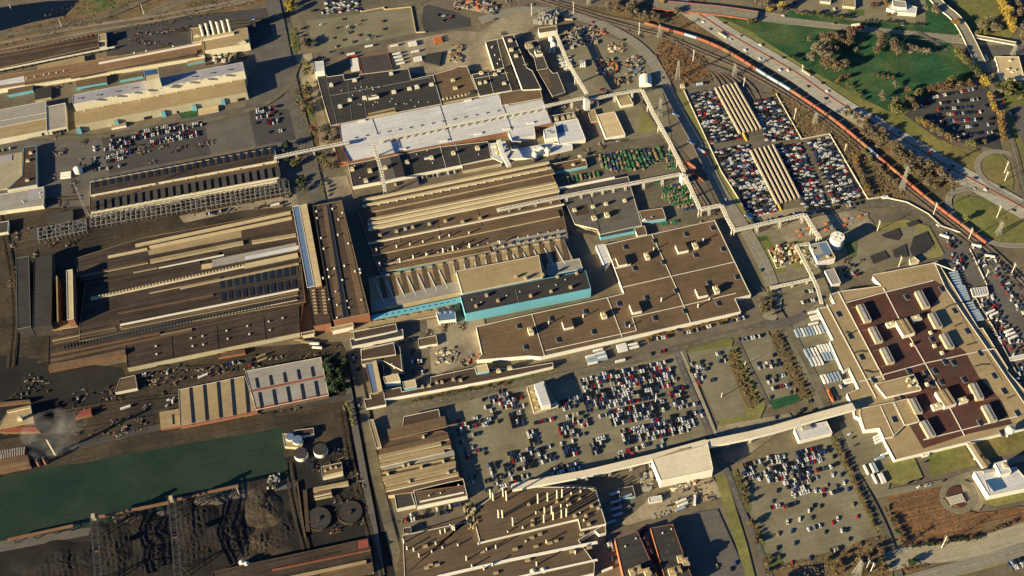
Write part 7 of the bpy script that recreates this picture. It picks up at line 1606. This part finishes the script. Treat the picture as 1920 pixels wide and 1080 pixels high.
for a,l in (((350,925,362,845),'lattice pylon in the orange scrub by the train'),((1832,420,1850,330),'tapered pylon beside the tan warehouse')): pylon(*a,l)
T(2,4)
for a,l in (((575,55,586,0),'white pole beside the stepped lot wall'),((1240,530,1266,440),'white pole where the pale wall meets the train'),((1505,715,1532,630),'white pole by the train tail'),((1825,975,1856,895),'white pole beyond the railway at the right edge'),((980,920,1006,845),'white pole behind the assembly plant porch'),((820,652,840,575),'white pole at the corner of the asphalt yard'),((1772,218,1805,130),'upper white pole inside the upper loop'),((1775,277,1804,205),'lower white pole inside the upper loop'),((1715,552,1750,465),'white pole on the olive grass of the lower loop'),((1635,997,1650,940),'white pole in the packed railway yard')): pole(*a,l)
for a,l in (((1000,342,1046,168),'tall lattice pylon between the train and the brown wood'),((1725,677,1756,580),'lattice pylon on the grass inside the lower loop')): pylon(*a,l)
T(4,4)
for a,l in (((1300,870,1335,780),'white pole with arms in the brown wetland'),((740,1020,770,958),'upper white pole of the pair at the bottom'),((770,1046,802,985),'lower white pole of the pair at the bottom')): pole(*a,l)
pylon(660,1078,692,960,'lattice pylon on the scrub beside the dark pond',9)
T(1,1)
for a,l in (((1080,106,1054,30),'pole beside the tracks north of the six stacks'),((465,206,444,140),'pole beside the road at the basin'),((80,60,62,30),'pole at the top left corner by the basin')): pole(*a,l,False)
T(3,3)
for a,l in (((458,1015,462,935),'lamp mast among the cars right of the tan ridge building'),((1075,860,1086,790),'lamp mast in the middle of the biggest lot'),((1570,820,1576,785),'lamp mast in the lot beside the rough hedge'),((1745,585,1752,550),'lamp mast north of the rough hedge')): pole(*a,l,False)
T(2,1)
r=MB(); b0=W(660,545); b1,h=solve_h(662,545,655,100); k=MB(); 
for s in (-1,1): k.bar(b1+Vector((s*2,0,0)),b1+Vector((s*.8,0,h)),.6)
for i in range(14): k.bar(b1+Vector((-2+i*.08,0,h*i/14)),b1+Vector((2-i*.08,0,h*(i+1)/14)),.4)
o=k.build('radio_mast','metal_grey'); center(o); tag(o,'very tall thin mast west of the brown shed with cross roofs','mast')
# shadows on the north lot, painted as flat dark ground patches
T(2,4)
for pts in ([(845,685),(975,635),(1000,690),(970,730),(870,705)],[(930,800),(1030,755),(1050,850),(950,860)],[(760,845),(870,805),(910,860),(790,905)],[(1090,700),(1190,660),(1240,760),(1170,820),(1090,860),(1060,800)],[(1030,600),(1110,575),(1145,600),(1060,630)]): patch('painted_shadow',pts,'rf_dark')
# ---------------------------------------------------------------- trees
def crown_mesh(seed, n=420, squat=.8, card=.9, lobes=7):
    r=random.Random(seed); k=MB(); L=[]
    for i in range(lobes):
        t=2*math.pi*i/lobes+r.uniform(-.5,.5); q=r.uniform(.15,.62); L.append((q*math.cos(t),q*math.sin(t),r.uniform(-.25,.45),r.uniform(.32,.55)))
    L.append((0,0,.3,.6))
    for i in range(n):
        lx,ly,lz,lr=r.choice(L); v=Vector((r.gauss(0,1),r.gauss(0,1),r.gauss(0,1))).normalized()*lr*(r.random()**.35)
        p=Vector((lx,ly,lz*squat))+Vector((v.x,v.y,v.z*squat)); a=Vector((r.uniform(-1,1),r.uniform(-1,1),r.uniform(-.6,.6))).normalized(); b=a.cross(Vector((r.uniform(-1,1),r.uniform(-1,1),1))).normalized(); s=.075*card*r.uniform(.6,1.5)
        k.face([p-a*s-b*s*.6,p+a*s-b*s*.7,p+a*s*.7+b*s,p-a*s*.8+b*s*.8])
    return k
def trunk_mesh(seed, bare=False):
    r=random.Random(seed); k=MB(); k.bar((0,0,-1.25),(0,0,-.3),.11,0,.07); 
    for i in range(16 if bare else 7):
        t=2*math.pi*i/7+r.uniform(-.4,.4); z=r.uniform(-.65,-.1); e=Vector((math.cos(t)*.6,math.sin(t)*.6,r.uniform(.0,.75))); k.bar((0,0,z),e,.045,0,.012)
        if bare:
            for j in range(3): m_=e*(.4+.2*j); k.bar(m_,m_+Vector((r.uniform(-.3,.3),r.uniform(-.3,.3),r.uniform(.1,.4))),.018,0,.006)
    return k
TREES=[]
def tree(x,y,rr,kind,label,group,name='tree'):
    p=W(x,y)
    if blocked(p,.5): return
    px,py=proj(p)
    if not (-25<px<1945 and -20<py<1100): return
    s=rr*rnd.uniform(.85,1.15); TREES.append((s/(p-Vector((0,0,CAMH))).length,p,s,kind,label,group,rnd.randrange(3),rnd.uniform(.9,1.1),rnd.uniform(.9,1.15),rnd.uniform(0,6.28)))
KN={'leaf_brown':'bare brown','leaf_grey':'bare grey','leaf_gold':'golden','leaf_olive':'olive','leaf_green':'dark green','leaf_orange':'orange','leaf_rust':'rusty'}
def trees(pts,rr,kind,where,group):
    n=len(pts)
    for i,(x,y) in enumerate(pts): tree(x,y,rr,kind,'%s tree %s' % (KN[kind],where),group)
def tline(x0,y0,x1,y1,n,rr,kinds,where,group,jit=6):
    for i in range(n):
        t=(i+.5)/n; kd=rnd.choice(kinds); tree(x0+(x1-x0)*t+rnd.uniform(-jit,jit),y0+(y1-y0)*t+rnd.uniform(-jit,jit),rr*rnd.uniform(.8,1.2),kd,'%s tree %s' % (KN[kd],where),group)
def tarea(q,n,rr,kinds,where,group):
    for i in range(n):
        u,v=rnd.random(),rnd.random(); a=[q[0][j]+(q[1][j]-q[0][j])*u for j in (0,1)]; b=[q[3][j]+(q[2][j]-q[3][j])*u for j in (0,1)]; x,y=a[0]+(b[0]-a[0])*v,a[1]+(b[1]-a[1])*v; kd=rnd.choice(kinds); tree(x,y,rr*rnd.uniform(.7,1.2),kd,'%s tree %s' % (KN[kd],where),group)
T(1,4); BB=['leaf_brown','leaf_brown','leaf_grey']
g='park copses'
trees([(400,310),(430,320),(470,330),(510,335),(550,345),(590,355),(620,345),(490,300),(540,310),(600,310),(455,300)],9,'leaf_brown','in the long copse at the top of the park',g); trees([(615,285),(610,265)],11,'leaf_rust','at the north tip of the long copse',g)
trees([(380,430),(410,400),(440,420),(400,460),(440,470),(350,420)],12,'leaf_grey','in the tall middle copse of the park',g); trees([(325,450),(315,470)],9,'leaf_grey','left of the tall middle copse',g); trees([(495,410)],9,'leaf_grey','right of the tall middle copse',g)
trees([(410,505),(440,500),(470,515),(500,540),(530,540),(560,530),(575,520),(430,530)],10,'leaf_brown','in the lower left copse of the park',g)
trees([(830,285),(850,300),(840,330),(850,355),(830,375),(815,400),(800,410)],9,'leaf_brown','in the central copse of the park',g); trees([(940,350),(960,380),(930,375),(950,410),(965,425)],10,'leaf_brown','in the copse right of centre',g)
trees([(1040,385),(1070,395),(1100,400),(1130,405),(1160,410),(1190,415),(1060,410)],7,'leaf_grey','in the low row right of the park',g); trees([(655,395)],6,'leaf_grey','standing alone below the long copse',None); trees([(305,315)],5,'leaf_grey','standing alone above the freeway verge',None)
trees([(785,575),(820,585),(860,590),(900,595),(935,600)],4,'leaf_rust','in the low thicket in the park middle',g); trees([(340,370)],6,'leaf_grey','small, left of the middle copse',None); trees([(535,610),(570,600),(600,590)],5,'leaf_rust','in the low clump by the verge',g); trees([(515,625)],4,'leaf_orange','beside the low clump by the verge',None)
trees([(1355,645),(1370,630)],8,'leaf_olive','at the right of the park',g); trees([(845,755)],9,'leaf_grey','alone in the lower park',None); trees([(950,660)],6,'leaf_grey','small and alone in the park',None); trees([(1040,700)],7,'leaf_rust','upper of the lower park pair',None)
trees([(935,850),(950,870),(945,820)],11,'leaf_olive','above the freeway by the car park',g); trees([(1040,780),(1060,800),(1000,830),(1090,830),(950,790)],9,'leaf_brown','between the park and the office lot',g); trees([(1130,720),(1110,735)],9,'leaf_olive','at the lower right of the park',g)
tline(1170,700,1540,650,20,7,['leaf_rust','leaf_brown'],'in the row above the office lot','trees above the office lot')
tline(1740,30,1830,250,13,9,['leaf_gold'],'in the golden row at the top right','golden trees at the top right',8)
trees([(1605,640),(1620,660)],9,'leaf_gold','at the road corner above the office lot',None); tline(1650,720,1700,860,7,5,['leaf_gold','leaf_orange'],'beside the office lot east edge','trees beside the office lot',5); tline(1730,880,1760,1070,9,6,['leaf_orange','leaf_olive'],'beside the office lot east edge','trees beside the office lot',6)
tline(1400,420,1590,590,16,7,['leaf_green','leaf_olive'],'in the dark row along the park east edge','trees along the park edge',10)
tarea([(1030,890),(1100,900),(1420,1070),(1380,1080)],22,6,['leaf_olive','leaf_brown','leaf_orange'],'on the bank below the office lot','trees on the freeway bank')
tarea([(1700,640),(1880,640),(1900,780),(1740,780)],14,7,['leaf_olive','leaf_grey','leaf_green'],'near the east road','trees near the east road'); tarea([(1540,150),(1700,120),(1740,300),(1570,290)],12,8,['leaf_olive','leaf_grey'],'beside the curved overpass','trees by the overpass'); tline(1850,0,1930,350,14,8,['leaf_grey','leaf_rust'],'at the top right edge','trees at the top right edge',14)
trees([(780,60),(800,55)],7,'leaf_rust','west of the hotel',None); trees([(870,30),(880,45)],6,'leaf_orange','beside the hotel',None); trees([(930,80),(960,90),(980,95)],4,'leaf_orange','in front of the hotel',None); trees([(905,135)],6,'leaf_rust','at the hotel drive',None); trees([(1240,100),(1260,115),(1180,90)],8,'leaf_grey','on the lawn right of the hotel',None); trees([(1400,200)],8,'leaf_orange','where the overpass meets the main road',None)
tline(210,110,620,150,22,4,['leaf_green','leaf_olive'],'in the hedge above the main road','hedge trees by the main road',5); tline(720,165,1160,205,18,3,['leaf_green'],'in the hedge below the hotel','hedge trees by the main road',3); tarea([(0,60),(110,50),(120,90),(0,110)],8,7,['leaf_grey','leaf_gold'],'at the top by the junction','trees by the junction')
tline(150,430,250,470,5,4,['leaf_green'],'on the freeway verge','trees on the freeway verge',6); tline(590,650,700,760,6,4,['leaf_olive'],'on the freeway verge','trees on the freeway verge',8)
tarea([(560,860),(700,880),(950,1080),(760,1080)],34,7,['leaf_brown','leaf_grey','leaf_brown'],'in the wood between train and freeway','trees between train and freeway')
T(2,4)
tarea([(760,0),(920,0),(1330,260),(1240,370)],58,8,['leaf_brown','leaf_grey','leaf_brown'],'in the wood between train and freeway','trees between train and freeway')
tline(700,60,960,330,16,4,['leaf_brown','leaf_olive'],'in the scrub beside the tracks','scrub trees beside the tracks',10); tline(640,120,760,410,16,4,['leaf_orange','leaf_brown'],'in the scrub beside the stepped wall','scrub trees beside the stepped wall',8); trees([(1470,575),(1480,580)],6,'leaf_olive','in the hollow of the lower loop',None)
tarea([(1480,0),(1620,0),(1560,60),(1500,40)],8,7,['leaf_olive','leaf_brown'],'by the upper loop','trees by the loops'); tarea([(1250,200),(1380,260),(1370,300),(1290,340)],10,6,['leaf_olive','leaf_grey'],'at the tip of the wood','trees between train and freeway')
T(1,3)
tarea([(640,60),(900,40),(1180,200),(900,150)],36,7,['leaf_brown','leaf_grey'],'in the wood at the top beyond the tracks','trees beyond the top tracks'); trees([(900,80),(905,60)],9,'leaf_grey','tall in the top wood',None); trees([(1130,40)],6,'leaf_gold','by the top overpass',None); trees([(1225,105),(1240,120)],9,'leaf_grey','where the freeway passes the overpass',None); trees([(1775,185)],7,'leaf_olive','alone on the verge by the overpass',None); tline(1820,20,1925,60,7,8,['leaf_grey'],'at the junction by the top edge','trees by the junction',14)
T(1,2)
tarea([(330,480),(400,480),(420,600),(370,600)],7,6,['leaf_olive','leaf_brown'],'in the bed beside the mill street','street bed trees'); tarea([(280,640),(400,640),(440,900),(340,900)],15,6,['leaf_olive','leaf_brown','leaf_brown'],'beside the west wall of the black roof','street bed trees'); tarea([(250,230),(320,230),(330,370),(270,370)],5,5,['leaf_olive','leaf_brown'],'on the grass by the shaded street','street bed trees'); tarea([(200,0),(300,0),(290,90),(200,120)],7,7,['leaf_gold','leaf_brown'],'at the top of the shaded street','street bed trees'); tarea([(320,220),(420,300),(430,400),(330,400)],6,6,['leaf_brown'],'beside the empty lot','street bed trees')
tarea([(420,980),(540,1000),(560,1080),(430,1080)],7,6,['leaf_brown','leaf_rust'],'by the brick end house','street bed trees')
T(2,2)
tarea([(200,20),(330,20),(340,200),(210,200)],10,6,['leaf_green','leaf_olive'],'in the shade east of the brown shed','shaded street trees'); tarea([(310,260),(370,260),(380,430),(330,430)],8,5,['leaf_green','leaf_olive'],'south of the conveyor over the street','shaded street trees'); tarea([(460,90),(580,80),(600,190),(470,220)],9,6,['leaf_olive','leaf_brown'],'by the white roof corner','street bed trees'); tline(490,280,520,410,5,3.5,['leaf_olive'],'in the small bed by the sandy yard','street bed trees',3)
T(3,2)
tarea([(520,560),(680,540),(700,760),(560,800)],24,8,['leaf_green'],'in the dark grove east of the striped shop','dark grove trees'); tline(1150,860,1900,720,26,2.6,['leaf_rust','leaf_olive'],'along the white street wall','shrub trees along the street wall',6); tline(690,870,740,1050,8,4,['leaf_olive'],'on the verge by the river road','verge trees',5)
T(3,3)
tline(1000,385,1240,330,14,2.6,['leaf_orange'],'against the plant wall','little trees against the plant wall',3); tline(1290,320,1700,225,20,2.6,['leaf_orange'],'against the plant wall','little trees against the plant wall',3); tarea([(1625,470),(1680,460),(1850,860),(1780,890)],44,2.2,['leaf_brown','leaf_olive','leaf_brown','leaf_orange'],'in the rough hedge bed','rough hedge trees'); trees([(1860,120),(1870,150)],6,'leaf_brown','by the plant loading bay',None)
tarea([(1850,100),(1900,100),(1920,240),(1880,230)],7,4,['leaf_olive'],'in the bed east of the brown plant','bed trees')
T(3,4)
tline(60,350,290,820,22,2.2,['leaf_rust','leaf_olive'],'in the scrub strip left of the truck yard','scrub strip trees',14); tline(0,0,30,230,7,4,['leaf_olive','leaf_brown'],'in the bed east of the brown plant','bed trees',6)
T(4,4)
tline(510,60,800,730,40,2.6,['leaf_rust','leaf_brown'],'in the verge between lot and road','verge trees',10); tarea([(430,950),(830,870),(900,1060),(480,1070)],26,4,['leaf_rust','leaf_olive'],'in the scrub by the dark pond','scrub trees'); trees([(1060,985),(1100,975),(1080,1000)],5,'leaf_green','on the teardrop island',None); tline(870,560,1010,840,10,3.4,['leaf_green','leaf_rust'],'along the wetland edge','wetland edge trees',8); tline(1060,870,1600,800,18,3,['leaf_green','leaf_rust'],'along the wetland edge','wetland edge trees',6); tline(1650,760,1850,680,6,3,['leaf_rust'],'along the wetland edge','wetland edge trees',5)
T(4,3)
tarea([(1650,330),(1720,320),(1790,560),(1740,570)],12,4,['leaf_rust'],'on the first grass island','island trees'); tarea([(1760,680),(1840,670),(1880,850),(1820,860)],14,4,['leaf_olive','leaf_rust'],'on the second grass island','island trees'); tarea([(1890,920),(1930,920),(1930,1060),(1900,1060)],5,4,['leaf_orange','leaf_rust'],'on the third grass island','island trees')
TPROTO={}; TM=MB(); TMM=['bark']+list(KN); CM={}
TREES.sort(key=lambda t:-t[0])
for i,(q_,p,s,kind,label,group,v,sy,sz,rz) in enumerate(TREES):
    if i<292:
        key=(kind,v)
        if key not in TPROTO:
            root=empty('tree',(0,0,0),'x','tree'); c=crown_mesh(v*7+3,460 if kind in ('leaf_brown','leaf_grey','leaf_rust') else 620,.85,1.0 if kind in ('leaf_brown','leaf_grey') else 1.25).build('crown',kind,root); t=trunk_mesh(v,kind in('leaf_brown','leaf_grey')).build('trunk','bark',root); TPROTO[key]=root; r=root
        else: r=dup(TPROTO[key],(0,0,0))
        r.location=(p.x,p.y,s*1.25); r.scale=(s,s*sy,s*sz); r.rotation_euler=(0,0,rz); tag(r,label,'tree',group or 'single trees '+label)
    else:
        if v not in CM: CM[v]=(crown_mesh(v*7+40,190,.85,1.7),trunk_mesh(v))
        ca,sa=math.cos(rz)*s,math.sin(rz)*s
        for k,mi in ((CM[v][0],TMM.index(kind)),(CM[v][1],0)):
            b0=len(TM.v); TM.v+=[(p.x+x*ca-y*sa,p.y+x*sa+y*ca,z*s+s*1.25) for x,y,z in k.v]; TM.f+=[tuple(b0+j for j in f) for f in k.f]; TM.m+=[mi]*len(k.f)
tag(TM.build('small_trees',TMM),kind='stuff')
print('TREES',len(TREES))
# wild undergrowth, nobody could count it
def brush(pts,n,mats,smin,smax,seed):
    r=random.Random(seed); P=[W(x,y) for x,y in pts]; f=[(p.x,p.y) for p in P]; x0,x1=min(p[0] for p in f),max(p[0] for p in f); y0,y1=min(p[1] for p in f),max(p[1] for p in f); k=UG; c=0
    while c<n:
        x,y=r.uniform(x0,x1),r.uniform(y0,y1); c+=1
        if not inside(x,y,f): continue
        s=r.uniform(smin,smax); mi=r.choice(mats); 
        if r.random()<.5: s*=.5
        for j in range(5):
            p=Vector((x+r.uniform(-1,1)*s,y+r.uniform(-1,1)*s,.9+s*r.uniform(.1,.8))); a=Vector((r.uniform(-1,1),r.uniform(-1,1),r.uniform(-.5,.5))).normalized(); b=a.cross(Vector((r.uniform(-.6,.6),r.uniform(-.6,.6),1))).normalized(); q=s*.45
            k.face([p-a*q-b*q,p+a*q-b*q*.7,p+a*q*.8+b*q,p-a*q*.8+b*q],mi)
UG=MB(); UM=['leaf_brown','leaf_rust','leaf_olive','leaf_green','leaf_orange']
T()
brush([(1225,80),(1275,75),(1340,130),(1325,160),(1255,155)],900,[0,0,1],.8,2.2,1); brush([(1545,225),(1590,250),(1700,350),(1690,372),(1625,372),(1580,290)],1400,[0,4,2,1],.8,2.2,2); brush([(1440,160),(1500,190),(1560,240),(1510,262),(1480,250)],700,[4,0,2],.8,2,3)
brush([(1330,75),(1400,98),(1520,180),(1620,260),(1760,380),(1740,380),(1600,260),(1440,145)],1200,[0,2,0],.6,1.8,4); brush([(1470,150),(1560,215),(1700,320),(1760,345),(1690,330),(1540,220)],900,[0,2],.8,2,5)
brush([(1665,938),(1752,915),(1768,950),(1800,975),(1850,985),(1880,1005),(1780,1028),(1700,1018)],1500,[1,0,1],.3,1.1,6); brush([(1450,1062),(1560,1035),(1660,1000),(1690,1100),(1560,1100)],900,[0,1,2],.6,1.8,7)
brush([(1440,628),(1462,618),(1530,742),(1500,752)],500,[2,0,1],.6,1.4,8); brush([(1555,822),(1572,818),(1657,990),(1642,1000)],500,[0,1,2],.5,1.4,9); brush([(1366,657),(1378,660),(1425,755),(1410,768),(1370,690)],600,[4,2,0],.7,1.8,10)
brush([(1050,8),(1180,15),(1320,60),(1200,35)],900,[0,2],.8,2,11); brush([(150,0),(320,0),(180,50),(0,95),(0,60)],700,[3,0],.8,2,12); brush([(250,45),(350,5),(540,-10),(330,45),(200,65)],800,[0,3,2],.8,2,13); brush([(750,757),(1010,695),(1050,692),(880,750)],500,[1,2],.4,1.2,14); brush([(546,165),(578,158),(605,330),(566,300)],500,[2,0],.6,1.8,15)
brush([(1670,262),(1780,320),(1840,350),(1775,372),(1760,380)],500,[2,0],.7,1.8,16); brush([(1690,1060),(1730,1050),(1738,1062),(1700,1072)],160,[1,3],.6,1.4,17); brush([(1645,870),(1700,900),(1660,915)],60,[2],.5,1,18)
tag(UG.build('undergrowth',UM),kind='stuff')
# ---------------------------------------------------------------- camera, sun, sky
cam = bpy.data.cameras.new('camera'); co = bpy.data.objects.new('camera', cam); COL.objects.link(co)
co.location = (0, 0, CAMH); co.matrix_world = Matrix.Translation((0, 0, CAMH)) @ Matrix((r2, u2, -fw)).transposed().to_4x4()
cam.sensor_width = 36; cam.lens = F*36/1920; cam.clip_start = 10; cam.clip_end = 30000
sc.camera = co
SUN_EL = math.radians(17); SAZ = math.radians(17)           # shadows run towards +x, a little +y
sl = bpy.data.lights.new('sun', 'SUN'); sl.energy = 5; sl.angle = math.radians(.5); sl.color = (1, .83, .50)
so = bpy.data.objects.new('sun', sl); COL.objects.link(so)
d = Vector((math.cos(SAZ)*math.cos(SUN_EL), math.sin(SAZ)*math.cos(SUN_EL), -math.sin(SUN_EL)))
so.rotation_euler = d.to_track_quat('-Z', 'Y').to_euler(); so.location = (0, 0, 900)
w = bpy.data.worlds.new('World'); sc.world = w; w.use_nodes = True; n = w.node_tree.nodes; l = w.node_tree.links
sky = n.new('ShaderNodeTexSky'); sky.sky_type = 'NISHITA'; sky.sun_disc = False; sky.sun_elevation = SUN_EL; sky.ozone_density = 8
sky.sun_rotation = math.atan2(-d.x, -d.y)
l.new(sky.outputs[0], n['Background'].inputs['Color']); n['Background'].inputs['Strength'].default_value = .05
sc.view_settings.view_transform = 'Standard'; sc.view_settings.look = 'None'; sc.view_settings.exposure = 1.27; sc.view_settings.gamma = 1
sc.cycles.volume_bounces = 2; sc.cycles.max_bounces = 5; sc.cycles.diffuse_bounces = 1; sc.cycles.use_denoising = True
